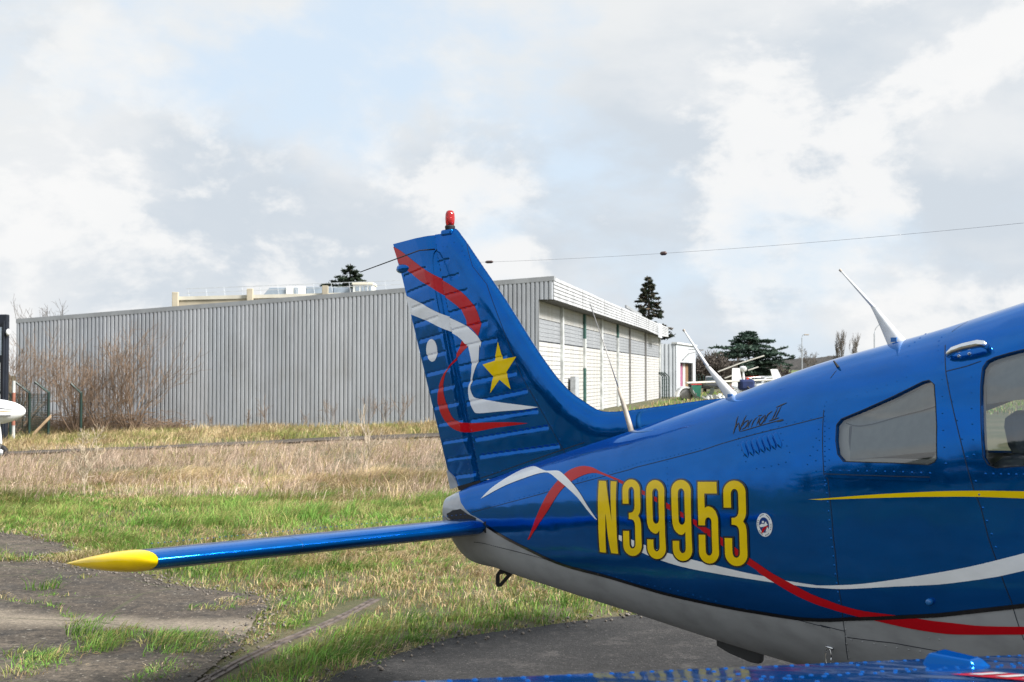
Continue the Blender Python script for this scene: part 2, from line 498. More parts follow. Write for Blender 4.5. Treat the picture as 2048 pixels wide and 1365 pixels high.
# ------------------------------------------------------------------ corrugated hangar
t = NT('grey profiled cladding'); v = t.co('Object')
n1 = t.noise(t.co('Object', (3, 3, .35)), 2., 6, .6); n2 = t.noise(v, .5, 4)
c = t.mix(t.rng(n1, .3, .75), (.46, .485, .52), (.39, .41, .435))
c = t.mix(t.rng(n2, .45, .75, 0, .5), c, (.30, .305, .31))
sp = t.n.new('ShaderNodeSeparateXYZ'); t.l.new(t.co('Object'), sp.inputs[0])
mu = t.n.new('ShaderNodeMath'); mu.operation = 'MULTIPLY'; mu.inputs[1].default_value = .96; t.l.new(sp.outputs['X'], mu.inputs[0])
fl = t.n.new('ShaderNodeMath'); fl.operation = 'FLOOR'; t.l.new(mu.outputs[0], fl.inputs[0])
wn_ = t.n.new('ShaderNodeTexWhiteNoise'); wn_.noise_dimensions = '1D'; t.l.new(fl.outputs[0], wn_.inputs['W'])
c = t.mix(1.0, c, t.mix(wn_.outputs['Value'], (.88, .89, .90), (1.06, 1.05, 1.04)), 'MULTIPLY')
run = t.noise(t.co('Object', (2.2, 2.2, .10)), 2.4, 6, .65)
c = t.mix(t.rng(run, .55, .72, 0, .45), c, (.33, .325, .32))
c = t.mix(t.rng(t.noise(t.co('Object', (1, 1, .6)), 1.1, 7, .7), .60, .74, 0, .35), c, (.36, .345, .32))
t.set(Base_Color=c, Roughness=.48, Metallic=.0)
M['cladding'] = t.m
M['trim'] = plain('grey flashing', (.30, .315, .33), .5, 0, .08, 2.)
t = NT('weathered white door boards'); v = t.co('Object')
n1 = t.noise(t.co('Object', (1, 1, .3)), 1.6, 7, .65); n2 = t.noise(t.co('Object', (.6, .6, 4)), 2.5, 6, .7); n3 = t.noise(v, .35, 3)
c = t.mix(t.rng(n1, .40, .75), (.50, .50, .485), (.37, .355, .32))
c = t.mix(t.rng(n2, .57, .74, 0, .7), c, (.42, .30, .17))
c = t.mix(t.rng(n3, .5, .65, 0, .5), c, (.46, .485, .51))
t.set(Base_Color=c, Roughness=.6)
M['boards'] = t.m
M['fascia'] = plain('pale grey fascia boards', (.42, .43, .44), .55, 0, .14, 1.4)
t = NT('dulled plastic light band'); v = t.co('Object')
n1 = t.noise(t.co('Object', (.8, .8, 7)), 3., 6, .7)
t.set(Base_Color=t.mix(t.rng(n1, .3, .7), (.20, .215, .235), (.34, .355, .375)), Roughness=.35)
M['lightband'] = t.m
M['greenpaint'] = plain('faded green paint', (.035, .10, .085), .6, 0, .25, 4.)
M['postwhite'] = plain('grey white paint', (.52, .54, .53), .6, 0, .2, 3.)

A0 = Vector((1.43, 43.0, 0)); WLd = Vector((-.977, .213, 0)).normalized(); FD = Vector((.213, .977, 0)).normalized()
WLEN = 20.6; WN = Vector((-FD.x, -FD.y, 0))               # wall normal points to the camera
def wall_top(k): return 5.0 - (5.0 - 3.72) * k / WLEN
def wpt(k, out, z): p = A0 + WLd * k + WN * out; return (p.x, p.y, z)
hangar = empty('hangar', (A0.x, A0.y, 0)); HI = Matrix.Translation(-A0)
tag(hangar, 'grey corrugated metal hangar with white sliding doors behind the meadow', 'hangar')
def hl(p): return (p[0] - A0.x, p[1] - A0.y, p[2])
mb = MB(); prof = []; k = .0; PITCH = .158
# trapezoid ribs from the eaves corner towards the left
prof = []
while k < WLEN:
    prof += [(k, .0), (k + .030, .0), (k + .050, .055), (k + PITCH - .02, .055), (k + PITCH, .0)]; k += PITCH
def wall_bottom(k): return 4.215 if k < .53 else float(gz(*(A0 + WLd * k)[:2])) - .25
vv, ff = [], []
prof2 = []
for (kk, o) in prof:
    if prof2 and kk - prof2[-1][0] < 1e-6: continue
    prof2.append((kk, o))
for kk, o in prof2:
    vv += [hl(wpt(kk, o, wall_bottom(kk))), hl(wpt(kk, o, wall_top(kk) - .04))]
for i in range(len(prof2) - 1):
    ff.append((2 * i, 2 * i + 1, 2 * i + 3, 2 * i + 2))
mk('corrugated_wall', vv, ff, M['cladding'], hangar)
# flashing along the eaves, corner strip, plinth
def strip(k0, k1, z0, z1, o0, o1, name, mat, zslope=True):
    m = MB(); P = []
    for kk in (k0, k1):
        dz = wall_top(kk) - 5.0 if zslope else 0
        for oo, zz in ((o0, z0), (o1, z0), (o1, z1), (o0, z1)): P.append(hl(wpt(kk, oo, zz + dz)))
    m.add(P, [(0, 1, 2, 3), (7, 6, 5, 4), (0, 4, 5, 1), (1, 5, 6, 2), (2, 6, 7, 3), (3, 7, 4, 0)])
    return m.build(name, mat, hangar)
strip(-.03, WLEN + .1, 4.86, 5.02, -.25, .06, 'eaves_flashing', M['trim'])
m = MB(); q = [hl(wpt(.50, .034, .0)), hl(wpt(.56, .036, .0))]
m.add([hl(wpt(.50, .0, -.1)), hl(wpt(.62, .0, -.1)), hl(wpt(.62, .045, -.1)), hl(wpt(.50, .045, -.1)), hl(wpt(.50, .0, 4.3)), hl(wpt(.62, .0, 4.3)), hl(wpt(.62, .045, 4.3)), hl(wpt(.50, .045, 4.3))],
      [(0, 1, 2, 3), (4, 7, 6, 5), (0, 4, 5, 1), (1, 5, 6, 2), (2, 6, 7, 3), (3, 7, 4, 0)])
m.build('corner_strip', M['trim'], hangar)
m = MB()
for kk0, kk1 in ((.62, 5.), (5., 10.), (10., 15.), (15., 20.6)):
    z0, z1 = float(gz(*(A0 + WLd * kk0)[:2])), float(gz(*(A0 + WLd * kk1)[:2]))
    P = [hl(wpt(kk0, .05, z0 - .3)), hl(wpt(kk1, .05, z1 - .3)), hl(wpt(kk1, .05, z1 + .16)), hl(wpt(kk0, .05, z0 + .16)), hl(wpt(kk0, -.1, z0 + .16)), hl(wpt(kk1, -.1, z1 + .16))]
    m.add(P, [(0, 1, 2, 3), (3, 2, 5, 4)])
m.build('plinth', M['trim'], hangar)
# door front: local frame along FD, normal to the right
FN = Vector((FD.y, -FD.x, 0))
def fpt(k, out, z): p = A0 + FD * k + FN * out; return hl((p.x, p.y, z))
FL = 43.4
def fbox(m, k0, k1, o0, o1, z0, z1, z0b=None, z1b=None):
    z0b = z0 if z0b is None else z0b; z1b = z1 if z1b is None else z1b
    P = [fpt(k0, o0, z0), fpt(k1, o0, z0b), fpt(k1, o1, z0b), fpt(k0, o1, z0), fpt(k0, o0, z1), fpt(k1, o0, z1b), fpt(k1, o1, z1b), fpt(k0, o1, z1)]
    return m.add(P, [(0, 1, 2, 3), (4, 7, 6, 5), (0, 4, 5, 1), (1, 5, 6, 2), (2, 6, 7, 3), (3, 7, 4, 0)])
# fascia: overlapping boards, slightly sagging along its length
def ftop(k): return 4.99 - .16 * k / FL + .018 * math.sin(k * .33) * sstep(k, 2, 12)
m = MB()
NB = 6; KS = np.linspace(0, FL, 16)
for b in range(NB):
    for i in range(15):
        k0, k1 = KS[i], KS[i + 1]
        z0a, z1a = 4.215 + (ftop(k0) - 4.215) * b / NB, 4.215 + (ftop(k0) - 4.215) * (b + 1) / NB
        z0c, z1c = 4.215 + (ftop(k1) - 4.215) * b / NB, 4.215 + (ftop(k1) - 4.215) * (b + 1) / NB
        if b == 0: z0c -= .0 if k1 < 30 else .10 * math.sin((k1 - 30) / 13.4 * math.pi); z0a -= .0 if k0 < 30 else .10 * math.sin((k0 - 30) / 13.4 * math.pi)
        m.add([fpt(k0, .0, z0a), fpt(k1, .0, z0c), fpt(k1, .028, z0c), fpt(k0, .028, z0a), fpt(k0, -.012, z1a), fpt(k1, -.012, z1c), fpt(k1, .002, z1c), fpt(k0, .002, z1a)],
              [(0, 1, 2, 3), (4, 7, 6, 5), (0, 4, 5, 1), (1, 5, 6, 2), (2, 6, 7, 3), (3, 7, 4, 0)])
m.build('fascia', M['fascia'], hangar)
m = MB(); fbox(m, 36.2, 38.4, .03, .06, 3.98, 4.86); m.build('fascia_patch', plain('pale patch panel', (.60, .63, .66), .5), hangar)
for kk in (6.2, 12.2, 18.3, 24.5, 30.6):
    m = MB(); fbox(m, kk, kk + .04, .029, .036, 4.22, ftop(kk) - .01); m.build('fascia_joint', M['steel'], hangar)
m = MB(); fbox(m, .04, FL, -.57, .0, 4.19, 4.212); m.build('soffit', plain('dark soffit', (.10, .10, .10), .8), hangar)
m = MB(); fbox(m, 20.5, 27.5, -.1, -.02, 5.0, 5.14, 4.88, 5.02); m.build('loose_roof_flashing', M['trim'], hangar)
# roof and the shell behind
corner = lambda k, f, z: hl(tuple(A0 + WLd * k + FD * f) [:2] + (z,))
mk('roof', [corner(0, .02, 4.93), corner(WLEN, .02, 3.66), corner(WLEN, FL, 3.5), corner(0, FL, 4.75)], [(0, 1, 2, 3)], plain('roof sheet', (.22, .22, .22), .7), hangar)
mk('rear_wall', [corner(WLEN, 0, -1.5), corner(WLEN, FL, -1.5), corner(WLEN, FL, 3.6), corner(WLEN, 0, 3.7)], [(0, 1, 2, 3)], M['cladding'], hangar)
mk('end_wall', [corner(0.6, FL, -.6), corner(WLEN, FL, -1.5), corner(WLEN, FL, 3.6), corner(0.6, FL, 4.7)], [(0, 1, 2, 3)], M['cladding'], hangar)
# sliding door leaves made of horizontal boards with a translucent band
DK = [.05, 4.85, 10.36, 15.4, 21.2, 26.3, 34.3, 43.2]
for i in range(7):
    k0, k1 = DK[i], DK[i + 1]
    leaf = empty('door_leaf', parent=hangar)
    m = MB(); fbox(m, k0 + .03, k1 - .03, -.68, -.635, .0, 4.2); m.build('door_backing', M['seam'], leaf)
    pos = [.02 + .163 * j for j in range(17)] + [3.60 + .15 * j for j in range(4)]
    board = None
    for j, z in enumerate(pos):
        h = .146 if z < 3.5 else .132
        if board is None:
            mm = MB(); fbox(mm, k0 + .03, k1 - .03, -.63, -.600, 0, h); mm.v = [(a, b, c) for a, b, c in mm.v]
            # lap each board: lower edge proud
            board = mm.build('board', M['boards'], leaf); o = board
        else:
            o = board.copy(); COL.objects.link(o)
        o.location = (FN.x * random.uniform(-.004, .004), FN.y * random.uniform(-.004, .004), z)
        o.rotation_euler = (0, 0, 0)
    band = None
    for j in range(5):
        z = 2.825 + .152 * j
        if band is None:
            mm = MB(); fbox(mm, k0 + .04, k1 - .04, -.63, -.605, 0, .140); band = mm.build('light_panel', M['lightband'], leaf); o = band
        else:
            o = band.copy(); COL.objects.link(o)
        o.location = (0, 0, z)
for kk, mt, w, z0, z1 in ((4.85, 'postwhite', .16, 0, 4.2), (10.36, 'postwhite', .15, 1.9, 3.15), (10.36, 'greenpaint', .13, 0, 1.9), (10.36, 'greenpaint', .13, 3.15, 4.2), (15.4, 'postwhite', .18, 0, 4.2), (21.2, 'postwhite', .14, 0, 3.5), (21.2, 'greenpaint', .12, 3.5, 4.2), (26.3, 'steel', .05, 0, 4.2), (34.3, 'steel', .05, 0, 4.2), (43.2, 'postwhite', .2, 0, 4.2)):
    m = MB(); fbox(m, kk - w, kk + w, -.60, -.50, z0, z1); m.build('door_post', M[mt], hangar)
m = MB(); fbox(m, 6.4, 7.3, -.5, -.3, .0, 1.55); m.build('guide_pillar', plain('grey pillar', (.36, .38, .40), .7), hangar)

# ------------------------------------------------------------------ beige flat-roofed building behind
BD = 78.0
def px_at(u, v, y):                       # back-projects image pixel (u, v) to a chosen distance y
    return ((u - 1024) / 2500 * y, y, EYE + (750 - v) / 2500 * y)
M['beige'] = plain('stained beige render', (.46, .41, .31), .85, 0, .18, .5)
M['beigepale'] = plain('pale coping', (.60, .57, .48), .8, 0, .1, .6)
bld = empty('flat_roofed_building', (0, BD, 0))
tag(bld, 'beige flat-roofed building with rooftop ducts and railing behind the grey hangar', 'building')
x0 = px_at(357, 0, BD)[0]; x1 = -1.6
m = MB(); m.add([(x0, 0, -1), (x1, 0, -1), (x1, 0, 6.75), (x0, 0, 6.30), (x0, 14, -1), (x1, 14, -1), (x1, 14, 6.75), (x0, 14, 6.30)], [(0, 1, 2, 3), (5, 4, 7, 6), (4, 0, 3, 7), (1, 5, 6, 2)])
m.build('wall', M['beige'], bld)
m = MB(); m.add([(x0, -.08, 6.28), (x1, -.08, 6.73), (x1, 14, 6.73), (x0, 14, 6.28), (x0, -.08, 6.50), (x1, -.08, 6.95), (x1, 14, 6.95), (x0, 14, 6.50)], [(0, 3, 2, 1), (4, 5, 6, 7), (0, 1, 5, 4), (1, 2, 6, 5), (2, 3, 7, 6), (3, 0, 4, 7)])
m.build('coping', M['beigepale'], bld)
for u, v in ((352, 585), (501, 578), (651, 572)):
    x, _, z = px_at(u, v, BD); w = .19
    m = MB(); m.box((x - w, -.35, 3), (x + w, -.09, z)); m.build('parapet_post', M['beige'], bld, bevel=.03)
M['galv'] = plain('galvanised rail', (.50, .53, .56), .4, .6, .1, 3.)
for k, (v0, v1) in enumerate(((577, 560), (586, 568))):
    a = px_at(368, v0, BD); b = px_at(800, v1, BD)
    m = MB(); m.tube([(a[0], .4, a[2]), (b[0], .4, b[2])], .018, 5); m.build('railing_bar', M['galv'], bld)
for u in range(375, 800, 36):
    f = (u - 368) / 432; a = px_at(u, 577 - 17 * f, BD); b = px_at(u, 600 - 18 * f, BD)
    m = MB(); m.tube([(a[0] - .1, .4, a[2]), (a[0], .4, b[2])], .016, 5); m.build('railing_post', M['galv'], bld)
M['duct'] = plain('grey roof duct', (.24, .29, .35), .5, 0, .1, 2.)
M['whitebox'] = plain('white roof unit', (.70, .72, .72), .5, 0, .08, 2.)
def roof_box(u0, u1, v0, v1, y, name, mat, dep=1.5, slope=0):
    a = px_at(u0, v1, BD); b = px_at(u1, v0, BD); m = MB()
    m.add([(a[0], y, a[2]), (b[0], y, a[2]), (b[0], y, b[2]), (a[0] + slope, y, b[2]), (a[0], y + dep, a[2]), (b[0], y + dep, a[2]), (b[0], y + dep, b[2]), (a[0] + slope, y + dep, b[2])],
          [(0, 1, 2, 3), (5, 4, 7, 6), (4, 0, 3, 7), (1, 5, 6, 2), (3, 2, 6, 7)])
    return m.build(name, mat, bld, bevel=.03)
roof_box(510, 560, 571, 590, 2.0, 'roof_duct', M['duct'], slope=.5)
roof_box(560, 600, 569, 588, 1.9, 'roof_unit', M['whitebox'])
roof_box(577, 585, 571, 584, 1.86, 'unit_grille', M['duct'], .03)
roof_box(601, 655, 569, 588, 2.0, 'roof_duct', M['duct'])
roof_box(656, 690, 570, 584, 2.2, 'roof_duct', M['duct'])
roof_box(699, 739, 566, 584, 1.6, 'roof_cabin', M['whitebox'], 2.0)
roof_box(697, 741, 561, 566, 1.5, 'cabin_roof', M['beigepale'], 2.2)
for u0, u1 in ((704, 712), (716, 721), (723, 728), (731, 736)):
    roof_box(u0, u1, 569, 579, 1.56, 'cabin_window', M['duct'], .03)

# ------------------------------------------------------------------ small shed beyond the doors
SY = 92.0
shed = empty('shed', (0, SY, 0)); tag(shed, 'small pale grey metal shed with open doorway beyond the hangar doors', 'shed')
M['shedlight'] = plain('pale grey cladding', (.47, .50, .53), .5, 0, .06, .8)
sx0, _, szt = px_at(1318, 688, SY); sx1 = px_at(1352, 0, SY)[0]
kx = sx0; vv = []; ff = []
while kx < sx1 - .01:
    vv_, n = [(kx, 0), (kx + .12, 0), (kx + .15, -.05), (kx + .27, -.05), (kx + .30, 0)], len(vv)
    for x, y in vv_: vv += [(min(x, sx1), y, -.1), (min(x, sx1), y, szt)]
    ff += [(n + 2 * i, n + 2 * i + 2, n + 2 * i + 3, n + 2 * i + 1) for i in range(4)]; kx += .30
mk('corrugated_wall', vv, ff, M['shedlight'], shed)
sd = Vector((px_at(1391, 0, SY + 9)[0] - sx1, 9.0, 0)); L = sd.length; sd.normalize(); sn = Vector((sd.y, -sd.x, 0))
def spt(k, o, z): p = Vector((sx1, 0, 0)) + sd * k + sn * o; return (p.x, p.y, z)
def sbox(name, k0, k1, o0, o1, z0, z1, mat):
    m = MB(); P = [spt(k0, o0, z0), spt(k1, o0, z0), spt(k1, o1, z0), spt(k0, o1, z0), spt(k0, o0, z1), spt(k1, o0, z1), spt(k1, o1, z1), spt(k0, o1, z1)]
    m.add(P, [(0, 1, 2, 3), (4, 7, 6, 5), (0, 4, 5, 1), (1, 5, 6, 2), (2, 6, 7, 3), (3, 7, 4, 0)]); return m.build(name, mat, shed)
sbox('side_wall', 0, .2 * L, -.1, 0, 0, szt, M['shedlight'])
sbox('side_wall', .86 * L, L, -.1, 0, 0, szt, M['shedlight'])
sbox('lintel', .2 * L, .86 * L, -.1, -.003, 2.55, szt, M['shedlight'])
sbox('roof_edge', -.15, L + .1, -.3, .12, szt, szt + .12, M['whitebox'])
sbox('door_leaf', .22 * L, .38 * L, -.35, -.3, 0, 2.5, M['fascia'])
sbox('curtain', .40 * L, .54 * L, -.45, -.35, .1, 2.5, plain('pink cloth', (.30, .10, .18), .9))
sbox('curtain', .56 * L, .68 * L, -.45, -.35, .1, 2.5, plain('pale cloth', (.55, .50, .47), .9))
sbox('curtain', .69 * L, .83 * L, -.45, -.35, .1, 2.5, plain('brown cloth', (.20, .12, .06), .9))
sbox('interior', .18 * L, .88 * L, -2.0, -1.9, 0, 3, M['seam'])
mk('rear_shell', [(sx0, .02, szt - .02), (sx1, .02, szt - .02), spt(L, -.02, szt - .02), (sx0, 9, szt - .02), (sx0, 9, 0), spt(L, -.02, 0)], [(0, 1, 2, 3), (3, 2, 5, 4)], M['shedlight'], shed)
pts = [spt(.28 * L, .02, 2.7), spt(.28 * L, .5, 3.2), spt(.62 * L, 1.2, 3.55), spt(.62 * L, .02, 3.6)]
m = MB(); m.tube(pts, .03, 5); m.build('awning_bracket', M['steel'], shed)

# ================================================================== PLANTS
def leaf_mat(name, rough=.7, trans=.25):
    t = NT(name)
    at = t.n.new('ShaderNodeAttribute'); at.attribute_name = 'Col'
    t.l.new(at.outputs['Color'], t.b.inputs['Base Color'])
    t.b.inputs['Roughness'].default_value = rough
    t.b.inputs['Specular IOR Level'].default_value = .25
    tr = t.n.new('ShaderNodeBsdfTranslucent'); mx = t.n.new('ShaderNodeMixShader'); mx.inputs[0].default_value = trans
    t.l.new(at.outputs['Color'], tr.inputs[0]); t.l.new(t.b.outputs[0], mx.inputs[1]); t.l.new(tr.outputs[0], mx.inputs[2]); t.l.new(mx.outputs[0], t.o.inputs[0])
    return t.m
M['blade'] = leaf_mat('grass blade')
M['needle'] = leaf_mat('conifer needles', .8, .12)
M['paletwig'] = plain('bleached stalks', (.46, .38, .28), .9, 0, .2, 5.)
M['bark'] = plain('dark bark', (.075, .060, .048), .9, 0, .3, 8.)
M['twig'] = plain('brown twigs', (.24, .165, .11), .9, 0, .3, 3.)
M['twiggrey'] = plain('grey winter twigs', (.135, .115, .10), .9, 0, .25, 3.)

def blades(x, y, h, w, lean, col, curl=.5, levels=2):
    """bent grass blades: arrays -> verts, tris, colours"""
    n = len(x); z = gz(x, y)
    a = rng.random(n) * 2 * np.pi; b = rng.random(n) * 2 * np.pi
    side = np.stack([np.cos(a), np.sin(a), np.zeros(n)], 1) * (w * .5)[:, None]
    ld = np.stack([np.cos(b), np.sin(b), np.zeros(n)], 1)
    # a prevailing lay of the grass towards the right
    ld = ld + np.array([.5, -.15, 0]); ld /= np.linalg.norm(ld, axis=1, keepdims=True)
    base = np.stack([x, y, z - .01], 1)
    mid = base + np.array([0, 0, 1.]) * (h * .55 * np.cos(lean * .5))[:, None] + ld * (h * .55 * np.sin(lean * .5))[:, None]
    tip = mid + np.array([0, 0, 1.]) * (h * .45 * np.cos(lean * (1 + curl)))[:, None] + ld * (h * .45 * np.sin(lean * (1 + curl)))[:, None]
    V = np.stack([base - side, base + side, mid + side * .8, mid - side * .8, tip], 1).reshape(-1, 3)
    k = np.arange(n)[:, None] * 5
    T = np.concatenate([k + [[0, 1, 2]], k + [[0, 2, 3]], k + [[3, 2, 4]]])
    sh = np.array([.72, .72, 1.0, 1.0, 1.15])
    Cc = np.repeat(col, 5, 0)
    return V, T, Cc

GREEN = np.array([[0.152, 0.305, 0.043], [0.189, 0.366, 0.067], [0.25, 0.366, 0.085], [0.116, 0.232, 0.043]])
STRAW = np.array([[0.537, 0.403, 0.207], [0.586, 0.451, 0.25], [0.39, 0.275, 0.14], [0.647, 0.525, 0.317], [0.305, 0.213, 0.122]])
OLIVE = np.array([[0.311, 0.311, 0.098], [0.366, 0.329, 0.122], [0.256, 0.275, 0.085]])
def pick(pal, n): return pal[rng.integers(0, len(pal), n)] * rng.uniform(.78, 1.22, (n, 1))

def scatter(n, y0, y1, umin=-260, umax=1750, clump=0.0, cs=3.0):
    """points over the visible wedge of ground, optionally gathered into tufts"""
    y = np.sqrt(rng.uniform(y0 ** 2, y1 ** 2, n)); x = (rng.uniform(umin, umax, n) - 1024) / 2500 * y
    if clump:
        keep = rng.random(n) < np.clip((fbm(x * cs, y * cs, 3) - .32) * 3.2, 1 - clump, 1)
        x, y = x[keep], y[keep]
    return x, y
def off_paving(x, y):
    P = np.stack([x, y], 1)
    wob = (fbm(x * 3, y * 3) - .5) * .22
    Pw = P + np.stack([wob, wob], 1)
    slab = in_poly(Pw, [SLAB]) & ~in_poly(Pw, [TUFT1]) & ~in_poly(Pw, [TUFT2]) & ~in_poly(Pw, [TUFT3]) & ~(seg_dist(P, [(-3.9, 9.1), (-3.2, 8.75), (-2.85, 8.2), (-2.6, 7.7)]) < .03 + .05 * wob) & ~(fbm(x * 2.3 + 70, y * 2.3, 3) > .70)
    apr = in_poly(Pw, [APRON])
    rail = seg_dist(P, [(-1.66, 6.4), (-1.53, 7.09), (-1.4, 7.59), (-1.23, 8.07), (-1.1, 8.52), (-1.01, 8.95)]) < .12 + .05 * rng.random(len(P))
    return ~(slab | apr | rail)
def path_d(x, y): return seg_dist(np.stack([x, y], 1), [PATH_A, (PATH_A + PATH_B) / 2, PATH_B, PATH_C])

def lay_dir(x, y):
    """combed lay of the long grass, drifting from place to place"""
    th = (fbm(x * .45 + 11, y * .45 + 3, 3) - .5) * 7.0
    return np.stack([np.cos(th) + .55, np.sin(th) * .8 - .1, 0 * th], 1)
def tufts(x, y, per, h, spread, col, lean0, lean1, w0, w1, lay=.8):
    """tussocks: blades fan out from each centre and bend over with the lay"""
    n = len(x); k = np.repeat(np.arange(n), per); m = len(k)
    a = rng.random(m) * 2 * np.pi; rr = np.sqrt(rng.random(m)) * spread[k]
    bx, by = x[k] + np.cos(a) * rr, y[k] + np.sin(a) * rr
    out = np.stack([np.cos(a), np.sin(a), 0 * a], 1) * (.35 + rr / spread[k])[:, None]
    ld = out * .8 + lay_dir(x, y)[k] * lay + rng.normal(0, .28, (m, 3)) * [1, 1, 0]
    ld /= np.linalg.norm(ld, axis=1, keepdims=True) + 1e-9
    hh = h[k] * rng.uniform(.55, 1.2, m); le = rng.uniform(lean0, lean1, m); w = rng.uniform(w0, w1, m)
    c = col[k] * rng.uniform(.72, 1.28, (m, 1))
    sd = np.cross(ld, [0, 0, 1.]); sd = sd * .8 + rng.normal(0, .5, (m, 3)) * [1, 1, .3]; sd /= np.linalg.norm(sd, axis=1, keepdims=True); sd *= (w * .5)[:, None]
    up = np.array([0, 0, 1.]); base = np.stack([bx, by, gz(bx, by) - .01], 1)
    p1 = base + up * (hh * .5 * np.cos(le * .45))[:, None] + ld * (hh * .5 * np.sin(le * .45))[:, None]
    p2 = p1 + up * (hh * .5 * np.cos(le * 1.25))[:, None] + ld * (hh * .5 * np.sin(le * 1.25))[:, None]
    p2[:, 2] = np.maximum(p2[:, 2], base[:, 2] + .02)
    V = np.stack([base - sd, base + sd, p1 + sd * .85, p1 - sd * .85, p2], 1).reshape(-1, 3)
    q = np.arange(m)[:, None] * 5
    return V, np.concatenate([q + [[0, 1, 2]], q + [[0, 2, 3]], q + [[3, 2, 4]]]), np.repeat(c, 5, 0)
def join(*parts):
    V, T, Cc, n = [], [], [], 0
    for v, t_, c in parts: V.append(v); T.append(t_ + n); Cc.append(c); n += len(v)
    return np.concatenate(V), np.concatenate(T), np.concatenate(Cc)
def dryness(x, y):
    P = np.stack([x, y], 1)
    hay = sstep(fbm(x * .50 + 9, y * .75 + 2, 4), .43, .58) * sstep(y, 8.4, 9.4) * (1 - sstep(y, 11.6, 13.6)) * (1 - sstep(x, -.1, .9))
    hay = np.maximum(hay, .9 * sstep(fbm(x * .8 + 31, y * .9, 3), .56, .66))
    edge = np.minimum(seg_dist(P, APRON, True), seg_dist(P, SLAB, True))
    hay = np.maximum(hay, (edge < .16) * .6)
    far = sstep(y + 5.0 * (fbm(x * .4, y * .35, 4) - .5) - .30 * np.clip(-x - 2, 0, 6), 15.8, 18.8)
    return hay, far, edge

# --- short sward, a close carpet under the tussocks
x, y = scatter(300000, 5.6, 20.0, clump=.6, cs=2.2)
k = off_paving(x, y); x, y = x[k], y[k]; n = len(x)
hay, far, edge = dryness(x, y)
isd = rng.random(n) < np.clip(.12 + .55 * hay + .75 * far, 0, .97); iso = ~isd & (rng.random(n) < .35)
col = np.where(isd[:, None], pick(STRAW, n), np.where(iso[:, None], pick(OLIVE, n), pick(GREEN, n)))
h = (.045 + .05 * rng.random(n)) * np.where(edge < .25, .6 + edge, 1.0)
A1 = blades(x, y, h, rng.uniform(.004, .0075, n) * (.7 + y / 24), rng.uniform(.2, 1.2, n), col)
# --- tussocks of green, yellowing and straw grass
x, y = scatter(17000, 5.6, 20.5, clump=.85, cs=1.1)
k = off_paving(x, y); x, y = x[k], y[k]; n = len(x); hay, far, edge = dryness(x, y)
isd = rng.random(n) < np.clip(.07 + .66 * hay + .85 * far, 0, .97); iso = ~isd & (rng.random(n) < .30 + .3 * sstep(fbm(x * .6 + 50, y * .6, 3), .45, .6))
col = np.where(isd[:, None], pick(STRAW, n), np.where(iso[:, None], pick(OLIVE, n), pick(GREEN, n)))
big = sstep(fbm(x * .9 + 4, y * .9 + 8, 3), .40, .66)
h = (.075 + .12 * big + .04 * rng.random(n)) * np.where(edge < .3, .5 + 1.6 * edge, 1.0) * (1 + .5 * far) * (.62 + .38 * sstep(y, 8.0, 11.5))
h = h * np.where(in_poly(np.stack([x, y], 1), [TUFT1]) | in_poly(np.stack([x, y], 1), [TUFT2]), .8, 1.) * np.where(seg_dist(np.stack([x, y], 1), [(-1.66, 6.4), (-1.4, 7.59), (-1.01, 8.95)]) < .3, .6, 1.)
A2 = tufts(x[~isd], y[~isd], 32, h[~isd], (.05 + .06 * big)[~isd], col[~isd], .5, 1.35, .0036, .0068)
A3 = tufts(x[isd], y[isd], 28, h[isd] * 1.15, (.07 + .07 * big)[isd], col[isd], .9, 1.6, .0028, .0055, 1.1)
V, T, Cc = join(A1, A2, A3)
tag(mk_np('short_grass', V, T, M['blade'], colors=Cc), 'short green grass mixed with straw in front of the meadow', 'grass', kind='stuff')

# --- tall dry meadow
x, y = scatter(150000, 15.6, 35.5, clump=.8, cs=.9)
def in_meadow(x, y):
    lim = 17.0 + 5.0 * (fbm(x * .4, y * .35, 4) - .5) - .30 * np.clip(-x - 2, 0, 6)
    return (y > lim) & (path_d(x, y) > .9 + .35 * rng.random(len(x))) & (y < 33.5 + (x + 6) * .28 + 1.4 * (rng.random(len(x)) - .5))
def track_low(x, y):                        # trampled shorter towards the worn track on the left
    d = np.interp(x, [PATH_A[0], PATH_B[0], PATH_C[0]], [PATH_A[1], PATH_B[1], PATH_C[1]]) - y
    return np.where(d > 0, .35 + .65 * sstep(d, .8, 5.5), .5)
MAUVE = np.array([[0.468, 0.345, 0.26], [0.585, 0.448, 0.345], [0.377, 0.267, 0.202], [0.689, 0.546, 0.429]])
k = in_meadow(x, y); x, y = x[k], y[k]; n = len(x)
tone_ = fbm(x * .35 + 5, y * .5 + 1, 3)[:, None]
col = np.where(rng.random((n, 1)) < sstep(tone_, .0, .33), pick(MAUVE, n), pick(STRAW, n)); gg = rng.random(n) < .08; col[gg] = pick(OLIVE, gg.sum())
h = (.10 + .22 * np.clip(fbm(x * .8, y * .8, 3) - .25, 0, 1) + .14 * rng.random(n) ** 2) * track_low(x, y)
B1 = blades(x, y, h, rng.uniform(.004, .008, n), rng.uniform(.1, 1.35, n), col, .6)
x, y = scatter(7000, 15.6, 35.5, clump=.7, cs=.9); k = in_meadow(x, y); x, y = x[k], y[k]; n = len(x)
col = np.where(rng.random((n, 1)) < .8, pick(MAUVE, n), pick(STRAW, n)); gg = rng.random(n) < .10; col[gg] = pick(OLIVE, gg.sum())
B2 = tufts(x, y, 16, (.20 + .30 * rng.random(n) ** 2) * track_low(x, y), np.full(n, .13), col, .4, 1.5, .0045, .0085, .7)
V, T, Cc = join(B1, B2)
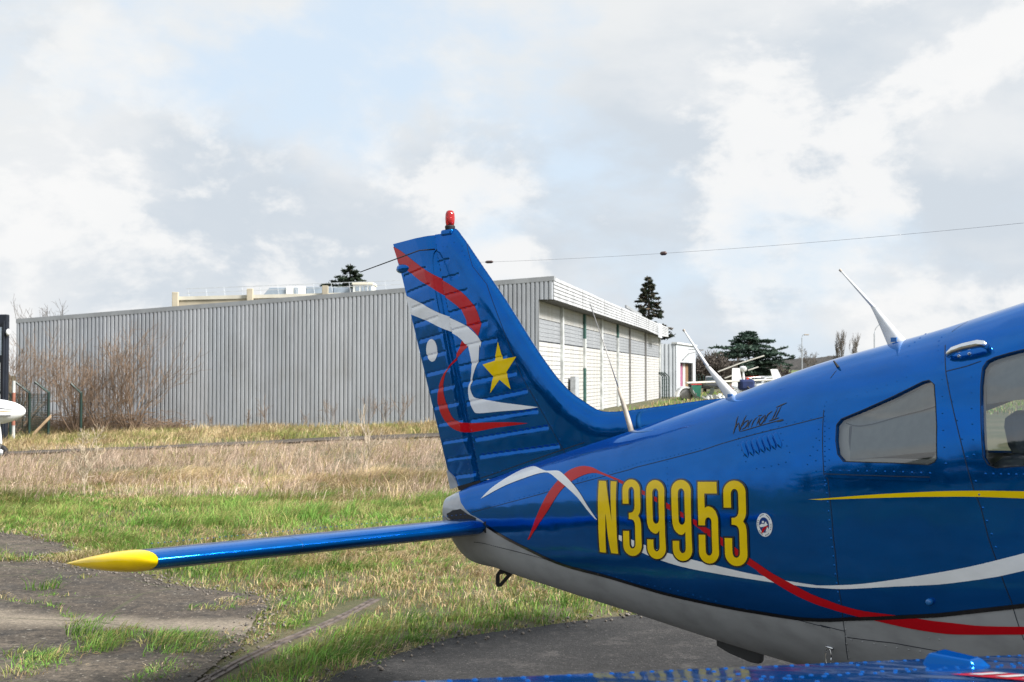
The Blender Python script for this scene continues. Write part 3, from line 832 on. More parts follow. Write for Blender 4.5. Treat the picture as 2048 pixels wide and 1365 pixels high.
tag(mk_np('dry_meadow_grass', V, T, M['blade'], colors=Cc), 'tall dry straw coloured meadow grass before the hangar', 'dry grass', kind='stuff')

# --- rough verge below the hangar wall
x, y = scatter(90000, 26, 47, umax=1500, clump=.7, cs=.8)
def in_verge(x, y):
    wallk = (x - A0.x) * WN.x + (y - A0.y) * WN.y
    return (y > 30.2 + (x + 10) * .42) & (wallk > .06) & (path_d(x, y) > .8 + .5 * rng.random(len(x)))
k = in_verge(x, y); x, y = x[k], y[k]; n = len(x)
iso = rng.random(n) < sstep(fbm(x * .6 + 2, y * .6, 3), .38, .60)
col = np.where(iso[:, None], pick(OLIVE, n), pick(STRAW, n))
gg = rng.random(n) < .10; col[gg] = pick(GREEN, gg.sum())
h = .08 + .16 * np.clip(fbm(x * 1.1, y * 1.1, 3) - .3, 0, 1) + .07 * rng.random(n)
C1 = blades(x, y, h, rng.uniform(.010, .018, n), rng.uniform(.1, 1.0, n), col, .6)
x, y = scatter(5000, 26, 47, umax=1500, clump=.8, cs=.6); k = in_verge(x, y); x, y = x[k], y[k]; n = len(x)
col = np.where(rng.random((n, 1)) < sstep(fbm(x * .6 + 2, y * .6, 3), .42, .62)[:, None], pick(OLIVE, n), pick(STRAW, n))
C2 = tufts(x, y, 16, .20 + .22 * rng.random(n), np.full(n, .16), col, .4, 1.3, .009, .016, .5)
V, T, Cc = join(C1, C2)
tag(mk_np('verge_grass', V, T, M['blade'], colors=Cc), 'rough yellow green verge grass along the hangar wall', 'verge grass', kind='stuff')

# --- sparse grass towards the small shed
x, y = scatter(26000, 50, 120, umin=1180, umax=2300, clump=.6, cs=.4); n = len(x)
k = ((x - A0.x) * FN.x + (y - A0.y) * FN.y) > .8; x, y = x[k], y[k]; n = len(x)
col = np.where(rng.random((n, 1)) < .45, pick(STRAW, n), pick(GREEN, n) * 1.1)
V, T, Cc = blades(x, y, .12 + .2 * rng.random(n), rng.uniform(.03, .05, n), rng.uniform(.1, .9, n), col, .6)
tag(mk_np('distant_grass', V, T, M['blade'], colors=Cc), 'patchy grass around the distant grey shed', 'distant grass', kind='stuff')

# ------------------------------------------------------------------ leafless wood
def grow(base, height, stems, spread, depth, r0, seed, up=.25, twigs=3, wob=.25, lenf=.68):
    rs = np.random.default_rng(seed); segs = []
    def branch(p, d, L, r, lev):
        n = 3 if lev else 4
        q = np.array(p, float); dd = np.array(d, float)
        for i in range(n):
            dd = dd + rs.normal(0, wob / n ** .5, 3) + np.array([0, 0, up / n]); dd /= np.linalg.norm(dd)
            e = q + dd * L / n; ra = r * (1 - .55 * i / n); rb = r * (1 - .55 * (i + 1) / n)
            segs.append((*q, *e, ra, rb)); q = e
            if lev < depth and (i >= (1 if lev == 0 else 0)):
                for _ in range(twigs if i == n - 1 else max(1, twigs - 1)):
                    s = rs.normal(0, 1, 3); s -= dd * (s @ dd); s /= np.linalg.norm(s) + 1e-6
                    ang = rs.uniform(.3, .85); nd = dd * math.cos(ang) + s * math.sin(ang)
                    branch(q, nd, L * lenf * rs.uniform(.65, 1.1), rb * .62, lev + 1)
    for i in range(stems):
        a = rs.uniform(0, 2 * math.pi); s = rs.uniform(.1, 1) * spread
        d = np.array([math.cos(a) * s, math.sin(a) * s, 1.]); d /= np.linalg.norm(d)
        branch((base[0] + rs.normal(0, min(.12, r0 * 4)) * (stems > 1) * (r0 > .02), base[1] + rs.normal(0, min(.12, r0 * 4)) * (stems > 1) * (r0 > .02), base[2]), d, height * rs.uniform(.38, .55), r0 * rs.uniform(.7, 1.1), 0)
    return np.array(segs)
def bare_tree(name, x, y, h, label, cat, stems=1, spread=.25, depth=4, r0=.12, seed=1, mat='twiggrey', group=None, twigs=3, up=.25, minr=.006, slim=1.0, zoff=0, lenf=.68):
    z = float(gz(x, y)) + zoff
    root = empty(name, (x, y, z)); tag(root, label, cat, group)
    s = grow((0, 0, -.05), h, stems, spread, depth, r0, seed, up, twigs, lenf=lenf)
    top = s[:, 5].max(); s[:, :6] *= h / top; s[:, [0, 1, 3, 4]] *= slim
    s[:, 6:] = np.maximum(s[:, 6:], minr)
    thick = s[:, 6] > r0 * .28
    for nm, sel, mt in (('trunk' if stems == 1 else 'stem_base', thick, 'bark' if stems == 1 else mat), ('crown', ~thick, mat)):
        V, F = tube_forest(s[sel], 5 if nm != 'crown' else 3)
        mk_np(nm, V, F, M[mt], root)
    return root
SHR = 'leafless shrubs against the hangar wall'
for (u, v, y, h, wsp, sd, lab) in ((150, 868, 44.0, 3.9, .9, 3, 'large leafless brown shrub beside the leaning plank'),
                                   (262, 860, 44.5, 4.3, 1.1, 4, 'widest leafless brown shrub spreading up the hangar wall'),
                                   (205, 862, 43.8, 2.7, 1.0, 12, 'middle leafless shrub between the two largest shrubs'),
                                   (30, 872, 42.5, 3.6, 1.1, 5, 'leafless shrub at the left hangar end behind the fence')):
    bare_tree('leafless_shrub', px_at(u, v, y)[0], y, h, lab, 'shrub', 13, wsp, 3, .028, sd, 'twig', SHR, twigs=2, up=.40, minr=.0050, lenf=.70)
for (u, w_, sd) in ((300, 6, 21), (350, 6, 22), (240, 8, 23), (180, 8, 24)):
    pass
bare_tree('bare_tree', *px_at(60, 0, 60)[:2], 6.3, 'thin bare tree showing above the hangar roof, left of its twin', 'tree', 1, .1, 4, .10, 31, 'twiggrey', 'bare trees behind the hangar', minr=.007, twigs=1, up=.5)
bare_tree('bare_tree', *px_at(101, 0, 62)[:2], 6.0, 'bushy bare tree top showing above the hangar roof, right of its twin', 'tree', 2, .35, 4, .09, 33, 'twiggrey', 'bare trees behind the hangar', minr=.007, twigs=2)
# far bare trees on the right
FT = 'far winter trees on the right'
bare_tree('poplar_tree', *px_at(1678, 0, 260)[:2], 11.6, 'left of two upright leafless poplars above the blue fuselage', 'tree', 3, .10, 4, .22, 41, 'twiggrey', FT, up=1.1, minr=.020, twigs=2, slim=.45, zoff=-1.0)
bare_tree('poplar_tree', *px_at(1709, 0, 262)[:2], 11.2, 'right of two upright leafless poplars above the blue fuselage', 'tree', 2, .10, 4, .22, 42, 'twiggrey', FT, up=1.1, minr=.018, twigs=2, slim=.45, zoff=-1.0)
bare_tree('bare_tree', *px_at(1622, 0, 250)[:2], 8.4, 'spreading leafless tree beside the grey lamp post', 'tree', 1, .3, 5, .24, 43, 'twiggrey', FT, minr=.018, twigs=2, zoff=-1.0)
bare_tree('bare_tree', *px_at(1652, 0, 255)[:2], 5.4, 'low leafless tree between spreading tree and poplars', 'tree', 2, .5, 4, .18, 44, 'twiggrey', FT, minr=.018, twigs=2, zoff=-1.0)
HB = 'brown bushes beyond the shed'
for u, h, sd, lab in ((1404, 4.0, 51, 'brown bush just right of the grey shed'), (1424, 4.6, 52, 'brown bush behind the white antenna blade'), (1447, 4.2, 53, 'brown bush at the left foot of the cedar'), (1560, 3.0, 54, 'brown bush to the right of the cedar')):
    bare_tree('brown_bush', *px_at(u, 0, 150)[:2], h, lab, 'bush', 10, .9, 3, .06, sd, 'twiggrey', HB, minr=.030, lenf=.6)

# ------------------------------------------------------------------ conifers
def conifer(name, x, y, h, rad, label, seed, kind='spruce', pal=None, size=.16, n_br=110, z0=None, per=70):
    rs = np.random.default_rng(seed); z = float(gz(x, y)) if z0 is None else z0
    root = empty(name, (x, y, z)); tag(root, label, 'tree')
    m = MB(); m.tube([(0, 0, -.2), (.05, 0, h * .5), (0, 0, h * .97)], [h * .022, h * .013, h * .003], 7); m.build('trunk', M['bark'], root)
    segs, P, Cc = [], [], []
    for i in range(n_br):
        f = (i + rs.uniform(-.4, .4)) / n_br; f = min(max(f, .02), .985)
        if kind == 'spruce': L = rad * (1 - f) ** .85 * rs.uniform(.7, 1.12) + .12; rise = -.12 - .25 * (1 - f)
        else: L = rad * (math.sin(math.pi * min(1, .32 + f * .68)) ** .8) * rs.uniform(.55, 1.15) + .1; rise = rs.uniform(.02, .34)
        zb = h * (.06 + .94 * f) if kind == 'spruce' else h * (.20 + .76 * f)
        a = rs.uniform(0, 2 * math.pi); d = np.array([math.cos(a), math.sin(a), 0])
        pts = [np.array([0, 0, zb])]
        for q in (.35, .7, 1.0):
            zz = zb + L * (rise * q + (.14 * q * q if kind == 'spruce' else -.16 * q * q))
            pts.append(np.array([d[0] * L * q, d[1] * L * q, zz]) + rs.normal(0, .03 * L, 3))
        r = .012 * h * (1 - f) * .5 + .01
        for k in range(3): segs.append((*pts[k], *pts[k + 1], r * (1 - k * .3), r * (.7 - k * .25)))
        n = int(per * (L / rad) + 8)
        q = rs.uniform(.12, 1.0, n) ** .8 * 2.999; ki = q.astype(int); fr = (q - ki)[:, None]; pa = np.array(pts)
        c = pa[ki] * (1 - fr) + pa[ki + 1] * fr
        lat = np.cross(d, [0, 0, 1.]); wd = L * .30 * (1.1 - q / 3)
        c = c + lat * rs.normal(0, 1, (n, 1)) * wd[:, None] * .6 + np.array([0, 0, 1.]) * (rs.normal(-.03, .06, (n, 1)) * h * .06)
        P.append(c); shade = rs.uniform(.6, 1.35, (n, 1)) 
        Cc.append(pal[rs.integers(0, len(pal), n)] * shade)
    V, F = tube_forest(np.array(segs), 4); mk_np('branches', V, F, M['bark'], root)
    P = np.concatenate(P); Cc = np.concatenate(Cc); n = len(P)
    # needle sprays: three-lobed slivers
    a = rs.normal(0, 1, (n, 3)); a[:, 2] *= .45; a /= np.linalg.norm(a, axis=1, keepdims=True)
    b = rs.normal(0, 1, (n, 3)); b -= a * (a * b).sum(1, keepdims=True); b /= np.linalg.norm(b, axis=1, keepdims=True)
    s = size * rs.uniform(.6, 1.4, (n, 1))
    T3 = np.stack([P - a * s, P - a * s * .1 + b * s * .30, P + a * s, P - a * s * .1 - b * s * .30], 1).reshape(-1, 3)
    k = np.arange(n)[:, None] * 4
    mk_np('crown', T3, k + np.array([[0, 1, 2, 3]]), M['needle'], root, colors=np.repeat(Cc, 4, 0))
    return root
DARK = np.array([[.018, .032, .018], [.026, .042, .024], [.035, .050, .028], [.014, .024, .016]])
BRWN = np.array([[.050, .048, .032], [.075, .062, .042], [.10, .075, .05], [.035, .042, .028]])
BLUG = np.array([[.038, .070, .052], [.050, .088, .062], [.028, .052, .040], [.066, .100, .072]])
x, y, z = px_at(1297, 553, 105); conifer('spruce_tree', x, y, z, 3.3, 'tall dark spruce rising behind the hangar door front', 61, 'spruce', np.concatenate([DARK, BRWN]), .22, 150, per=110)
x, y, z = px_at(1497, 661, 160); conifer('cedar_tree', x, y, z + .8, 5.6, 'broad blue green cedar behind the parked autogyro', 62, 'cedar', BLUG, .30, 120, z0=-.6, per=130)
x, y, z = px_at(700, 527, 110); conifer('pine_tree', x, y, z * 1.07, 4.6, 'dark pine top showing over the rooftop cabin behind the hangar', 63, 'cedar', DARK, .24, 130, per=120)

# ------------------------------------------------------------------ dead weeds standing along the wall
WD = 'dead weeds along the hangar wall'
wl_ = [(548, .75, 'dead branching weed below the left part of the hangar wall'), (680, .62, 'leaning dead weed stalk right of the branching weed'), (745, .78, 'forked dead weed near the middle of the hangar wall'), (792, .66, 'reddish dead dock just left of the rudder'), (818, .74, 'tall reddish dead dock touching the rudder edge'), (508, .45, 'low dead weed at the foot of the hangar wall'), (620, .40, 'small dead weed between two taller weeds'), (435, .42, 'low bramble stalk under the hangar wall near the shrubs')]
for i, (u, h, lab) in enumerate(wl_):
    k = next(kk for kk in np.arange(0, 20.6, .02) if 1024 + 2500 * (A0 + WLd * kk).x / (A0 + WLd * kk).y < u); p = A0 + WLd * k + WN * (.5 if i not in (3, 4) else 1.2)
    bare_tree('dead_weed', p.x, p.y, h * 1.6, lab, 'weed', 3, .5, 2, .008, 70 + i, 'twig', WD, minr=.0038, twigs=2, lenf=.6)
# pale dead stalks out in the meadow
for i, (u, v, y, h, lab) in enumerate(((170, 985, 16.8, .75, 'pale branching dead stalk in the grass at left'), (735, 940, 20.5, 1.15, 'tallest pale dead stalk among the dry grass'), (690, 905, 24., .8, 'pale dead stalk beside the tallest one'), (178, 900, 27, .7, 'pale dead stalk by the worn track'))):
    bare_tree('dead_stalk', px_at(u, v, y)[0], y, h, lab, 'stalk', 2, .5, 2, .009, 90 + i, 'paletwig' if 'paletwig' in M else 'twig', 'pale dead stalks in the meadow', minr=.004, lenf=.55)
# bramble bank under the shrubs
bs = []
rs = np.random.default_rng(5)
for i in range(1100):
    k = rs.uniform(13.2, 20.5); p = A0 + WLd * k + WN * rs.uniform(.2, 1.6); z = float(gz(p.x, p.y)); h = rs.uniform(.35, 1.05) * (1 if k > 14.5 else .5)
    q = np.array([p.x, p.y, z]); d = np.array([rs.normal(0, .6), rs.normal(0, .3), 1.])
    for s in range(4):
        e = q + d / np.linalg.norm(d) * h / 3.2; bs.append((*q, *e, .008, .006)); q = e; d = d + np.array([rs.normal(0, .35), rs.normal(0, .2), -.35])
V, F = tube_forest(np.array(bs)); tag(mk_np('bramble', V, F, M['twig']), 'tangle of brown bramble canes below the leafless shrubs', 'bramble', kind='stuff')

